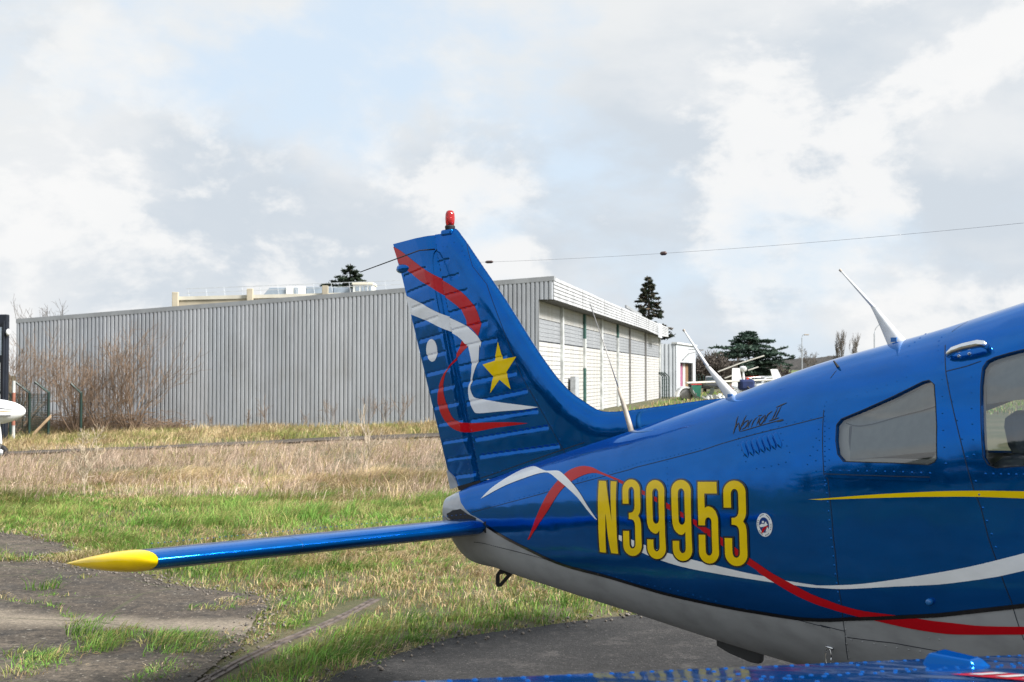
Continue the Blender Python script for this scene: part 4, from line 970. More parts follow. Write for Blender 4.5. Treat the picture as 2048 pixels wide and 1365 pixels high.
# ================================================================== AIRCRAFT OUTLINES TRACED FROM IMAGE PIXELS
# image-pixel outlines projected onto the model skin: fuselage marks in (station s metres forward of the stabilator, girth t from crown 0 to keel 1); fin marks in (s, height z)
DR = {
  'belly_line': [[.0026,.5044],[.0479,.5147],[.0965,.5271],[.1548,.5417],[.2183,.5569],[.2861,.5713],[.3547,.5852],[.4195,.5988],[.4836,.6113],[.5496,.6224],[.6154,.6314],[.6771,.6376],[.7435,.6418],[.8247,.644],[.9092,.6456],[.9797,.6477],[1.066,.6509],[1.2015,.6571],[1.3443,.6622],[1.4648,.6634],[1.5778,.6633],[1.6923,.663],[1.7938,.6622],[1.8668,.661],[1.9297,.6597],[1.997,.6586],[2.0589,.6573],[2.1066,.656],[2.153,.6537],[2.2112,.6498],[2.2692,.6451],[2.3163,.6401],[2.3654,.6347],[2.4286,.6294],[2.4943,.6244],[2.5556,.6197],[2.6149,.6154],[2.6724,.6119],[2.7283,.6083],[2.783,.6039],[2.8363,.5995],[2.8889,.5953],[2.9387,.5914],[2.9826,.5879],[3.0242,.5845]],
  'cap_line': [[-.3106,.0709],[-.3192,.1679],[-.2563,.3383],[-.2022,.4054],[-.1449,.4503],[-.0708,.478]],
  'white_a': [[-.061,.3432],[-.0242,.3057],[.0156,.267],[.07,.2298],[.1263,.1961],[.1775,.168],[.2246,.1484],[.2682,.1446],[.3081,.1519],[.3371,.1631],[.3642,.1797],[.3967,.2028],[.4288,.2247],[.4592,.2429],[.49,.2572],[.5249,.2651],[.5587,.271],[.5843,.2762],[.609,.2846],[.6357,.2991],[.6676,.3191],[.7123,.3467],[.7561,.3734],[.7885,.3936],[.8175,.4127],[.8468,.4333],[.8747,.4523],[.9023,.4684],[.9268,.481],[.9446,.4887],[.96,.4945],[.9354,.49],[.9066,.4798],[.8762,.467],[.8422,.449],[.8035,.4278],[.7564,.405],[.7063,.3806],[.6571,.3557],[.6109,.331],[.5729,.3078],[.5399,.288],[.5134,.2749],[.4856,.2669],[.447,.2617],[.4004,.2599],[.343,.2618],[.2809,.2662],[.2183,.2711],[.159,.2782],[.1098,.2888],[.0664,.3011],[.0279,.3134],[-.0085,.3263]],
  'red': [[.3867,.5483],[.3971,.5387],[.4096,.5269],[.4279,.5097],[.4489,.4975],[.471,.4788],[.4941,.4554],[.5177,.4294],[.5418,.4031],[.5663,.3793],[.593,.3565],[.6247,.3325],[.6557,.3114],[.6806,.2979],[.7062,.2898],[.7388,.286],[.7718,.2862],[.7994,.2896],[.826,.2955],[.8539,.3028],[.883,.3123],[.9111,.324],[.9458,.3378],[.9985,.3548],[1.0533,.3708],[1.095,.3824],[1.138,.394],[1.1921,.408],[1.2506,.4224],[1.3141,.4376],[1.3718,.4506],[1.4107,.4588],[1.4437,.4656],[1.4787,.4733],[1.5132,.4805],[1.5428,.4861],[1.5802,.4924],[1.6452,.5],[1.7086,.5057],[1.7434,.5108],[1.7701,.5156],[1.7991,.5209],[1.8299,.5268],[1.8667,.5343],[1.9049,.5424],[1.9428,.5501],[1.9771,.5571],[1.9996,.5621],[2.0249,.5671],[2.0682,.5742],[2.1162,.5817],[2.1608,.5894],[2.2039,.5962],[2.2457,.6008],[2.2838,.6043],[2.3115,.6074],[2.3414,.6101],[2.3867,.6128],[2.436,.6148],[2.4822,.6151],[2.5274,.6151],[2.5712,.6155],[2.6147,.6162],[2.6599,.6175],[2.7035,.6187],[2.7417,.6191],[2.7786,.6193],[2.8174,.6198],[2.8562,.6201],[2.8921,.6194],[2.9319,.6181],[2.9837,.6159],[3.0385,.6134],[3.0352,.6253],[2.9817,.6284],[2.9279,.6314],[2.875,.6343],[2.8253,.6368],[2.7839,.6387],[2.7453,.6397],[2.7047,.6396],[2.6636,.6387],[2.6218,.6374],[2.5793,.6357],[2.5361,.6335],[2.492,.6311],[2.4459,.6291],[2.4003,.6271],[2.3554,.6247],[2.3175,.6224],[2.2986,.6211],[2.2834,.6198],[2.2587,.6184],[2.2275,.6159],[2.1862,.6112],[2.1407,.605],[2.0965,.5973],[2.0517,.5886],[2.0014,.5784],[1.9595,.5695],[1.9481,.566],[1.9418,.5635],[1.9171,.5585],[1.8859,.5523],[1.8517,.5444],[1.8169,.5366],[1.7861,.5305],[1.7571,.525],[1.7301,.52],[1.7018,.5148],[1.6669,.5086],[1.6322,.5033],[1.6059,.5005],[1.5802,.4983],[1.5479,.4942],[1.5134,.4892],[1.4793,.4836],[1.4446,.4771],[1.4118,.47],[1.373,.4612],[1.3162,.4485],[1.2529,.4336],[1.1904,.4183],[1.1328,.4031],[1.0932,.3907],[1.056,.3789],[1.0026,.3632],[.9499,.3483],[.9148,.34],[.8851,.336],[.8525,.3347],[.8194,.3367],[.7843,.3423],[.7487,.3509],[.7125,.3617],[.6787,.3757],[.6514,.3934],[.6258,.4137],[.5981,.437],[.5688,.4598],[.5372,.4792],[.5056,.495],[.4759,.5038],[.4486,.5157],[.4255,.5297],[.4035,.5454]],
  'white_b': [[1.1101,.5148],[1.1683,.5198],[1.2203,.5245],[1.251,.5278],[1.2864,.5315],[1.3523,.5376],[1.4279,.5439],[1.5026,.5491],[1.5753,.5536],[1.6405,.5573],[1.7026,.5607],[1.7658,.5644],[1.8239,.5676],[1.8646,.5696],[1.9114,.5715],[1.9941,.5743],[2.0737,.5767],[2.1162,.5775],[2.148,.5779],[2.1871,.5784],[2.2204,.5786],[2.2333,.5788],[2.2494,.5783],[2.2925,.5764],[2.3446,.5737],[2.3967,.5708],[2.4483,.5676],[2.4955,.5642],[2.5409,.5608],[2.5837,.5578],[2.6292,.5548],[2.6842,.5511],[2.7412,.5474],[2.795,.5439],[2.8474,.5403],[2.8979,.5364],[2.9485,.5322],[3.0014,.5278],[3.054,.5234],[3.0522,.5405],[2.9993,.5455],[2.9462,.5503],[2.8956,.5538],[2.8451,.5569],[2.7926,.56],[2.7388,.5628],[2.6837,.5647],[2.6271,.5665],[2.5689,.5687],[2.5089,.5714],[2.4429,.5749],[2.3826,.5783],[2.3456,.5801],[2.3164,.5811],[2.2809,.5819],[2.2484,.5825],[2.2291,.5833],[2.2072,.5838],[2.165,.5838],[2.1158,.5837],[2.0679,.5839],[2.021,.5839],[1.9805,.5834],[1.9376,.5828],[1.8817,.5821],[1.8208,.5813],[1.7606,.58],[1.6989,.5784],[1.6338,.5769],[1.5712,.575],[1.5186,.5726],[1.4718,.5698],[1.4273,.5666],[1.3898,.5635],[1.3687,.5618],[1.3479,.5595],[1.3088,.555],[1.2659,.5496],[1.2313,.5446],[1.1963,.5389],[1.1542,.5319],[1.1095,.5245]],
  'yellow': [[2.2058,.4747],[2.2276,.4747],[2.2597,.4745],[2.3222,.4737],[2.3928,.4729],[2.4561,.4724],[2.5174,.4723],[2.577,.4727],[2.6348,.4734],[2.6911,.4742],[2.7458,.4751],[2.7992,.4762],[2.8512,.4774],[2.9013,.4785],[2.9515,.4797],[3.004,.4808],[3.0563,.4817],[3.0562,.4882],[3.004,.4871],[2.9515,.4859],[2.9014,.4846],[2.8513,.4833],[2.7993,.4821],[2.746,.4809],[2.6912,.4796],[2.635,.4785],[2.5772,.4775],[2.5177,.4767],[2.4563,.4762],[2.3929,.4759],[2.3274,.4759],[2.2598,.4761]],
  'glyph': [['N',[[[.9728,.5614],[.9513,.3748],[1.0044,.3806],[1.0625,.496],[1.0393,.3843],[1.0824,.3886],[1.1054,.5596],[1.0552,.5603],[1.0177,.4788],[1.0176,.5608]]],[[[.9613,.566],[.9385,.3679],[1.0119,.3763],[1.0622,.4952],[1.027,.3779],[1.0909,.3846],[1.1154,.5635],[1.0454,.5647],[1.018,.48],[1.0277,.565]]]],['3',[[[1.1394,.4572],[1.1313,.4179],[1.131,.411],[1.1337,.4045],[1.1392,.3988],[1.1473,.3942],[1.1577,.391],[1.1698,.3895],[1.1831,.3896],[1.1969,.3914],[1.2105,.3947],[1.2232,.3993],[1.2344,.4048],[1.2434,.411],[1.2497,.4176],[1.2531,.4241],[1.2619,.4606],[1.2629,.4723],[1.2592,.4798],[1.2481,.4866],[1.261,.4925],[1.2667,.4983],[1.2688,.5022],[1.2708,.5328],[1.2692,.5382],[1.2644,.5436],[1.2567,.5487],[1.2464,.5532],[1.2342,.5569],[1.2205,.5594],[1.2061,.5606],[1.1919,.5604],[1.1785,.5587],[1.1665,.5557],[1.1567,.5515],[1.1494,.5465],[1.1451,.5409],[1.1438,.5352],[1.1442,.5074],[1.1865,.5072],[1.1868,.5315],[1.1883,.5356],[1.1928,.5391],[1.1996,.5414],[1.2076,.5421],[1.2158,.541],[1.2228,.5385],[1.2274,.5348],[1.2291,.5308],[1.2276,.5015],[1.225,.4982],[1.2163,.4944],[1.2037,.4927],[1.185,.492],[1.1838,.48],[1.2023,.4796],[1.2143,.477],[1.2216,.4715],[1.2222,.4626],[1.2146,.4276],[1.2116,.4223],[1.206,.4175],[1.1985,.4141],[1.1905,.4126],[1.183,.4133],[1.1773,.416],[1.1741,.4204],[1.1739,.4256],[1.1808,.4584]]],[[[1.1299,.4608],[1.1213,.4171],[1.121,.4094],[1.124,.4019],[1.1303,.3953],[1.1396,.3899],[1.1516,.3862],[1.1657,.3843],[1.1812,.3845],[1.1974,.3867],[1.2134,.3906],[1.2282,.396],[1.2411,.4025],[1.2515,.4097],[1.2588,.4171],[1.2626,.4243],[1.2715,.4609],[1.2725,.4729],[1.2685,.481],[1.2593,.4867],[1.2701,.4916],[1.2763,.4981],[1.2785,.5022],[1.2807,.5328],[1.279,.5387],[1.2736,.5448],[1.2648,.5506],[1.253,.5559],[1.2387,.5602],[1.2226,.5633],[1.2057,.5648],[1.1888,.5645],[1.173,.5626],[1.1592,.559],[1.1479,.5541],[1.1397,.5483],[1.1348,.5419],[1.1334,.5356],[1.1339,.5051],[1.1964,.505],[1.197,.5311],[1.1983,.5344],[1.2014,.5369],[1.2051,.5381],[1.2078,.5383],[1.2106,.538],[1.2143,.5366],[1.2176,.5341],[1.219,.5307],[1.2177,.5016],[1.2153,.4987],[1.2091,.4961],[1.2011,.4951],[1.1752,.4943],[1.1735,.4768],[1.1984,.4763],[1.2063,.4746],[1.2119,.4703],[1.2124,.4622],[1.2049,.4274],[1.2025,.423],[1.1986,.4197],[1.1945,.4179],[1.1918,.4174],[1.1893,.4176],[1.1862,.4191],[1.184,.4221],[1.1838,.4264],[1.1913,.4624]]]],['9',[[[1.3058,.49],[1.2954,.4291],[1.2953,.4229],[1.2981,.417],[1.3037,.4118],[1.3119,.4076],[1.3223,.4047],[1.3343,.4033],[1.3474,.4034],[1.361,.4049],[1.3742,.4079],[1.3866,.412],[1.3973,.417],[1.4058,.4226],[1.4117,.4285],[1.4148,.4344],[1.4284,.5346],[1.4268,.5397],[1.4222,.5448],[1.4148,.5497],[1.4051,.5539],[1.3934,.5574],[1.3805,.5597],[1.3669,.5608],[1.3535,.5606],[1.3408,.559],[1.3294,.5561],[1.3201,.5521],[1.3132,.5473],[1.309,.542],[1.3077,.5366],[1.308,.5201],[1.3487,.5198],[1.3486,.5331],[1.35,.537],[1.3543,.5404],[1.3607,.5426],[1.3684,.5433],[1.3761,.5423],[1.3828,.5398],[1.3872,.5364],[1.3888,.5325],[1.3879,.5054],[1.3782,.5085],[1.3644,.51],[1.3482,.509],[1.3319,.5063],[1.3173,.5023],[1.3086,.4981]],[[1.3772,.4393],[1.3745,.4345],[1.3692,.4303],[1.362,.4272],[1.3541,.4259],[1.3468,.4265],[1.341,.429],[1.3378,.4329],[1.3374,.4377],[1.3464,.4926],[1.3482,.4955],[1.3528,.4977],[1.3594,.499],[1.3671,.4994],[1.3747,.499],[1.381,.4978],[1.385,.4957],[1.3862,.4929]]],[[[1.296,.49],[1.2855,.4285],[1.2854,.4215],[1.2886,.4147],[1.2951,.4087],[1.3045,.4038],[1.3165,.4004],[1.3305,.3987],[1.3459,.3988],[1.3618,.4007],[1.3773,.4042],[1.3917,.409],[1.4041,.4148],[1.4139,.4213],[1.4207,.4281],[1.424,.4346],[1.4378,.5346],[1.4361,.5402],[1.4309,.546],[1.4225,.5515],[1.4113,.5565],[1.3977,.5606],[1.3825,.5634],[1.3665,.5648],[1.3506,.5645],[1.3356,.5626],[1.3225,.5592],[1.3118,.5545],[1.3039,.549],[1.2992,.543],[1.2978,.537],[1.2981,.5174],[1.3583,.5169],[1.3583,.5327],[1.3595,.536],[1.3625,.5383],[1.366,.5395],[1.3686,.5397],[1.3712,.5394],[1.3748,.5381],[1.3779,.5356],[1.3792,.5324],[1.3832,.5089],[1.3846,.5103],[1.3653,.5125],[1.3441,.5112],[1.3249,.5078],[1.3084,.5031],[1.2989,.4984]],[[1.3677,.4392],[1.3655,.4352],[1.3618,.4322],[1.3579,.4306],[1.3553,.4302],[1.3528,.4304],[1.3497,.4317],[1.3474,.4345],[1.347,.4383],[1.356,.4925],[1.3575,.4949],[1.3607,.4965],[1.3643,.4973],[1.3669,.4975],[1.3695,.4973],[1.3729,.4966],[1.3757,.495],[1.3767,.4926]]]],['9',[[[1.4689,.4924],[1.4589,.4368],[1.459,.4311],[1.462,.4258],[1.4679,.421],[1.4764,.4172],[1.487,.4146],[1.4993,.4133],[1.5126,.4134],[1.5263,.4149],[1.5397,.4176],[1.552,.4214],[1.5626,.426],[1.571,.4312],[1.5767,.4366],[1.5795,.442],[1.5906,.5344],[1.5889,.5392],[1.5844,.544],[1.5772,.5485],[1.5676,.5525],[1.5562,.5556],[1.5436,.5577],[1.5303,.5587],[1.5171,.5584],[1.5047,.5568],[1.4935,.5541],[1.4843,.5503],[1.4774,.5458],[1.4731,.5409],[1.4718,.5358],[1.4717,.5204],[1.5119,.5201],[1.512,.5327],[1.5134,.5364],[1.5177,.5395],[1.524,.5416],[1.5316,.5423],[1.5392,.5414],[1.5457,.5392],[1.55,.5359],[1.5516,.5323],[1.5508,.5064],[1.5412,.5094],[1.5274,.5108],[1.5114,.5099],[1.4952,.5072],[1.4806,.5032],[1.4718,.4993]],[[1.5413,.4463],[1.5388,.442],[1.5335,.4381],[1.5264,.4352],[1.5185,.434],[1.511,.4345],[1.5051,.4368],[1.5017,.4404],[1.5012,.4448],[1.5094,.4947],[1.5113,.4972],[1.5158,.4991],[1.5225,.5],[1.5301,.5001],[1.5376,.5],[1.5439,.4992],[1.548,.4975],[1.5492,.4951]]],[[[1.4591,.4924],[1.449,.4362],[1.449,.4299],[1.4525,.4236],[1.4592,.4181],[1.469,.4137],[1.4813,.4106],[1.4957,.4091],[1.5113,.4093],[1.5274,.411],[1.543,.4143],[1.5573,.4187],[1.5696,.4241],[1.5792,.4301],[1.5858,.4363],[1.5888,.4423],[1.5998,.5345],[1.5981,.5397],[1.5929,.5452],[1.5847,.5503],[1.5737,.5549],[1.5605,.5586],[1.5456,.5612],[1.5299,.5624],[1.5144,.562],[1.4997,.5602],[1.4868,.5569],[1.4762,.5526],[1.4683,.5474],[1.4635,.5417],[1.462,.5361],[1.4619,.5177],[1.5214,.5175],[1.5216,.5324],[1.5228,.5354],[1.5257,.5376],[1.5292,.5387],[1.5317,.5389],[1.5343,.5386],[1.5378,.5374],[1.5409,.5352],[1.5422,.5322],[1.546,.5099],[1.5474,.5112],[1.5284,.5133],[1.5073,.512],[1.4883,.5087],[1.4718,.504],[1.4622,.4995]],[[1.5317,.4462],[1.5297,.4426],[1.526,.4398],[1.5221,.4383],[1.5195,.4379],[1.517,.4381],[1.5138,.4393],[1.5113,.4418],[1.5109,.4454],[1.519,.4947],[1.5205,.4968],[1.5237,.4981],[1.5273,.4988],[1.5299,.4989],[1.5324,.4988],[1.5358,.4982],[1.5387,.4969],[1.5397,.4948]]]],['5',[[[1.6294,.5005],[1.617,.4245],[1.727,.4309],[1.7329,.4544],[1.6606,.4514],[1.6651,.4785],[1.6761,.4765],[1.691,.4764],[1.71,.4792],[1.7275,.4849],[1.7396,.4929],[1.7423,.4984],[1.7452,.5364],[1.7437,.5409],[1.7394,.5454],[1.7324,.5496],[1.7231,.5532],[1.7119,.5561],[1.6996,.558],[1.6866,.5588],[1.6737,.5584],[1.6614,.5568],[1.6506,.5542],[1.6416,.5507],[1.635,.5464],[1.6309,.5418],[1.6298,.537],[1.6301,.5101],[1.6687,.5103],[1.6689,.5344],[1.6702,.5378],[1.6743,.5408],[1.6805,.5428],[1.6878,.5435],[1.6952,.5427],[1.7016,.5406],[1.7058,.5376],[1.7074,.5342],[1.7052,.4987],[1.7035,.4968],[1.6992,.4949],[1.6929,.4935],[1.6857,.493],[1.6785,.4933],[1.6725,.4946],[1.6686,.4964],[1.6674,.4984],[1.6678,.5006]]],[[[1.6202,.5015],[1.6068,.4202],[1.7348,.4279],[1.7424,.4579],[1.6703,.455],[1.6735,.4736],[1.6725,.4737],[1.6918,.4735],[1.7149,.477],[1.735,.4838],[1.7483,.4926],[1.7512,.4985],[1.7543,.5365],[1.7526,.5414],[1.7477,.5465],[1.7398,.5513],[1.7291,.5555],[1.7161,.5589],[1.7016,.5612],[1.6862,.5621],[1.6709,.5617],[1.6566,.5599],[1.644,.5568],[1.6336,.5527],[1.6261,.5478],[1.6216,.5425],[1.6203,.5372],[1.6206,.508],[1.6777,.5083],[1.6782,.5341],[1.6793,.537],[1.6822,.539],[1.6855,.5401],[1.688,.5403],[1.6905,.5401],[1.6939,.539],[1.6969,.5369],[1.6982,.534],[1.6962,.4988],[1.6948,.4973],[1.6919,.496],[1.6886,.4953],[1.6859,.4951],[1.6833,.4953],[1.6801,.4959],[1.6775,.4971],[1.6765,.4986],[1.6771,.5019]]]],['3',[[[1.7737,.4802],[1.7689,.4532],[1.7694,.4484],[1.7729,.4439],[1.7793,.44],[1.7882,.4368],[1.7993,.4347],[1.8118,.4336],[1.8253,.4336],[1.8391,.4348],[1.8523,.437],[1.8645,.4402],[1.8748,.444],[1.8829,.4483],[1.8884,.4528],[1.8908,.4574],[1.8954,.4827],[1.8954,.4905],[1.8913,.4952],[1.8799,.499],[1.8924,.501],[1.8977,.5044],[1.8995,.5095],[1.9006,.5373],[1.899,.5417],[1.8944,.5461],[1.887,.5501],[1.8772,.5537],[1.8656,.5564],[1.8526,.5583],[1.8389,.559],[1.8253,.5586],[1.8125,.5571],[1.8009,.5545],[1.7914,.5511],[1.7842,.547],[1.7798,.5425],[1.7784,.5378],[1.7781,.5142],[1.8194,.5143],[1.8198,.5353],[1.8213,.5387],[1.8257,.5416],[1.8322,.5435],[1.84,.5442],[1.8478,.5434],[1.8545,.5414],[1.8589,.5385],[1.8605,.5351],[1.8595,.5085],[1.8569,.5042],[1.8485,.5017],[1.8362,.5009],[1.8178,.5006],[1.8169,.4951],[1.8351,.495],[1.847,.4934],[1.8546,.4899],[1.8558,.484],[1.8516,.4599],[1.8493,.4562],[1.8443,.4529],[1.8372,.4505],[1.8293,.4495],[1.8217,.45],[1.8155,.4519],[1.8118,.4549],[1.811,.4586],[1.8149,.4811]]],[[[1.7641,.4826],[1.7589,.4526],[1.7594,.4473],[1.7634,.4421],[1.7708,.4376],[1.7811,.4339],[1.7939,.4313],[1.8086,.4301],[1.8244,.4302],[1.8405,.4316],[1.856,.4342],[1.8701,.4379],[1.8821,.4423],[1.8914,.4473],[1.8976,.4525],[1.9003,.4575],[1.9049,.4829],[1.9049,.4909],[1.9004,.4959],[1.8909,.499],[1.9013,.5006],[1.9072,.5042],[1.909,.5095],[1.9101,.5373],[1.9083,.5422],[1.9032,.5472],[1.8948,.5518],[1.8836,.5559],[1.87,.5592],[1.8547,.5614],[1.8386,.5623],[1.8225,.5619],[1.8074,.56],[1.794,.557],[1.783,.553],[1.7749,.5483],[1.7699,.5431],[1.7684,.538],[1.768,.5119],[1.829,.5122],[1.8297,.5351],[1.8309,.5378],[1.8339,.5399],[1.8375,.5409],[1.8401,.5411],[1.8427,.5409],[1.8463,.5398],[1.8495,.5378],[1.8508,.535],[1.8498,.5086],[1.8475,.5045],[1.8414,.5027],[1.8336,.5021],[1.8082,.5016],[1.8068,.4932],[1.8314,.4929],[1.8393,.4919],[1.845,.4891],[1.8461,.4837],[1.842,.4598],[1.8401,.4567],[1.8365,.4544],[1.8327,.4531],[1.83,.4528],[1.8275,.453],[1.8241,.454],[1.8215,.4561],[1.8209,.4591],[1.8251,.4839]]]]],
  'emblem': [[[2.0298,.5006],[2.0303,.5019],[2.0297,.5034],[2.0279,.5051],[2.0249,.5067],[2.0209,.5083],[2.0159,.5097],[2.0101,.5108],[2.0038,.5116],[1.997,.512],[1.99,.512],[1.983,.5116],[1.9762,.5108],[1.9698,.5097],[1.964,.5083],[1.959,.5067],[1.955,.505],[1.952,.5033],[1.9502,.5017],[1.9495,.5005],[1.9502,.4996],[1.952,.498],[1.955,.4963],[1.9591,.4947],[1.9641,.4932],[1.9699,.4921],[1.9763,.4913],[1.9831,.4909],[1.9902,.491],[1.9972,.4915],[2.004,.4924],[2.0103,.4936],[2.0161,.4951],[2.021,.4968],[2.025,.4984],[2.028,.4998]],[[2.0137,.5008],[2.0141,.5016],[2.0137,.5026],[2.0125,.5035],[2.0107,.5045],[2.0081,.5054],[2.005,.5062],[2.0013,.5069],[1.9973,.5073],[1.993,.5076],[1.9885,.5076],[1.9841,.5073],[1.9798,.5069],[1.9757,.5062],[1.972,.5054],[1.9689,.5044],[1.9663,.5034],[1.9644,.5024],[1.9632,.5015],[1.9628,.5007],[1.9632,.5001],[1.9643,.4995],[1.9662,.4986],[1.9688,.4977],[1.972,.4969],[1.9756,.4963],[1.9797,.4959],[1.984,.4957],[1.9885,.4957],[1.9929,.496],[1.9972,.4965],[2.0013,.4971],[2.0049,.498],[2.0081,.4988],[2.0106,.4997],[2.0125,.5002]]],
  'emblem_marks': [[[1.9741,.5083],[1.9799,.5041],[1.9913,.5023],[2.0054,.5016],[2.0121,.5023],[1.9997,.5036],[1.9895,.5056],[1.9854,.5074]],[[1.9968,.5066],[2.0054,.5023],[2.012,.5041],[2.008,.5066]],[[1.9903,.4998],[1.9895,.5],[1.9872,.5001],[1.9841,.5002],[1.981,.5001],[1.9787,.5],[1.9779,.4998],[1.9787,.4994],[1.981,.499],[1.9841,.4989],[1.9873,.499],[1.9895,.4994]],[[1.9647,.5015],[1.9773,.5004],[1.997,.5008],[2.0054,.5016],[1.9885,.5023],[1.9715,.5027]],[[1.9914,.5004],[1.9999,.4994],[2.0038,.5004],[2.011,.5009],[1.997,.5016]]],
  'script': [[[1.7692,.2602],[1.7695,.267],[1.7703,.2745],[1.7733,.2844],[1.776,.2937],[1.7765,.2999],[1.7765,.3054],[1.7767,.3121],[1.7767,.3189]],[[1.778,.3018],[1.7795,.2971],[1.7814,.2927],[1.7846,.2892],[1.7882,.2859]],[[1.7882,.2859],[1.7946,.2945],[1.8003,.3025],[1.8048,.3094],[1.8088,.3158]],[[1.8088,.3158],[1.8087,.3091],[1.8091,.302],[1.811,.2934],[1.8133,.2843],[1.8155,.2755],[1.8175,.2666]],[[1.8147,.3029],[1.8167,.2983],[1.8191,.2941],[1.8228,.2909],[1.8279,.2887],[1.8347,.2879],[1.8423,.2875]],[[1.8423,.2875],[1.8424,.2943],[1.8414,.3005],[1.8387,.3052],[1.834,.3085],[1.8263,.31],[1.8174,.3108]],[[1.8432,.2932],[1.8473,.3096]],[[1.8506,.311],[1.8511,.3029],[1.8522,.2956],[1.856,.291],[1.8608,.2874]],[[1.8695,.3132],[1.8705,.3043],[1.8725,.296],[1.8786,.29],[1.886,.2849]],[[1.8957,.3107],[1.8982,.3039],[1.9,.2974],[1.9001,.2921],[1.8997,.2871]],[[1.8887,.2826],[1.9097,.2832]],[[1.9121,.3118],[1.9092,.3085],[1.9074,.3048],[1.9087,.2999],[1.9124,.2947],[1.9193,.2899],[1.9273,.2851]],[[1.9273,.2851],[1.9302,.2926],[1.9315,.2993],[1.9291,.3048],[1.9246,.309],[1.9187,.3108],[1.9121,.3118]],[[1.9359,.3088],[1.9381,.2991],[1.9404,.2906],[1.9436,.2866],[1.948,.2844],[1.9543,.2819],[1.9613,.2796]],[[1.973,.2701],[1.9857,.2689],[1.9985,.2676],[2.0116,.266],[2.0248,.2643]],[[1.9829,.2719],[1.9816,.2835],[1.9793,.2936],[1.9759,.3005],[1.9719,.3062]],[[2.0004,.2694],[1.9974,.2809],[1.9939,.2912],[1.9906,.2991],[1.9872,.3061]],[[1.9583,.3079],[1.9708,.3072],[1.9833,.3064],[1.996,.3055],[2.0087,.3046]],[[1.8089,.316],[1.8263,.3164],[1.8435,.3166],[1.8581,.3163],[1.8767,.3157],[1.9086,.315],[1.9422,.3143],[1.9675,.3138],[1.9902,.3132],[2.0128,.3126],[2.0349,.3119]],[[2.0007,.3149],[2.0104,.315],[2.0199,.315],[2.0287,.3149],[2.0373,.3148]]],
  'win1': [[2.3049,.3494],[2.3211,.3382],[2.4146,.326],[2.528,.3096],[2.634,.2918],[2.6594,.2923],[2.6852,.3055],[2.7083,.3466],[2.7248,.3855],[2.7351,.434],[2.7266,.4385],[2.7053,.4408],[2.5689,.4316],[2.4479,.4251],[2.3584,.4204],[2.3291,.4067],[2.3139,.382]],
  'win2': [[2.8626,.3295],[2.8543,.2949],[2.8635,.2826],[2.8865,.2783],[2.9349,.2762],[2.9839,.2754],[3.0152,.2735],[3.061,.2717],[3.1106,.4563],[3.0342,.4551],[2.9431,.4547],[2.9158,.4498],[2.8999,.4402],[2.8918,.4187],[2.8784,.3752]],
  'blind1': [[2.3287,.3391],[2.3659,.3335],[2.4543,.3218],[2.5384,.3099],[2.6181,.2966],[2.6502,.2935],[2.6756,.307],[2.6998,.3457],[2.7154,.3847],[2.7245,.419],[2.7081,.4223],[2.6197,.4194],[2.5766,.419],[2.4876,.4177],[2.3666,.4166],[2.3603,.3803],[2.3564,.3504]],
  'blind2': [[2.8684,.3302],[2.8593,.2971],[2.869,.2856],[2.8909,.2821],[2.9857,.2793],[3.0362,.2782],[3.068,.3643],[3.0176,.3632],[2.9494,.3614],[2.8812,.3609]],
  'blindwire': [[2.3278,.3437],[2.3399,.3466],[2.3518,.3494],[2.3642,.3517],[2.3762,.3534],[2.3886,.3547],[2.4038,.3554],[2.4227,.3555],[2.4443,.3552],[2.4685,.3544],[2.4961,.353],[2.5262,.3511],[2.556,.3496],[2.5847,.3488],[2.6131,.3484],[2.6411,.3479],[2.6969,.3453]],
  'seams': [[[-.1354,.4365],[.0308,.4214],[.1931,.4081],[.3458,.3988],[.4834,.3905],[.5808,.3824],[.7042,.3733],[.9235,.3622],[1.1592,.3537],[1.1982,.3502],[1.307,.3481],[1.4118,.3462],[1.5127,.3441],[1.6102,.3427],[1.7121,.3381],[1.8027,.3366],[1.8904,.3352],[1.9742,.3344],[2.0577,.3329],[2.1451,.3301],[2.2315,.3268]],[[2.2278,.3096],[2.2734,.4378],[2.2946,.4477],[2.3111,.488],[2.3288,.5288],[2.3387,.608],[2.3301,.672],[2.2987,.7505]],[[2.2784,.438],[2.4926,.4467],[2.7128,.4573]],[[2.6644,.2015],[2.7196,.2871],[2.7591,.3389],[2.8106,.4054],[2.8487,.4543],[2.8717,.4788],[2.9064,.502],[2.9435,.533],[2.9847,.5803],[3.011,.6356]],[[2.7169,.2818],[2.7915,.2825],[2.8415,.2792]],[[-.1175,.5988],[.0474,.6057],[.2901,.6153],[.5712,.6287]],[[1.8893,.6611],[2.0589,.6573],[2.2654,.6646]],[[2.221,.6609],[2.3301,.6649]],[[2.3363,.6793],[2.535,.6728],[2.799,.6786]],[[2.6466,.1459],[2.6642,.0967]],[[2.1953,.213],[2.2005,.1847]]],
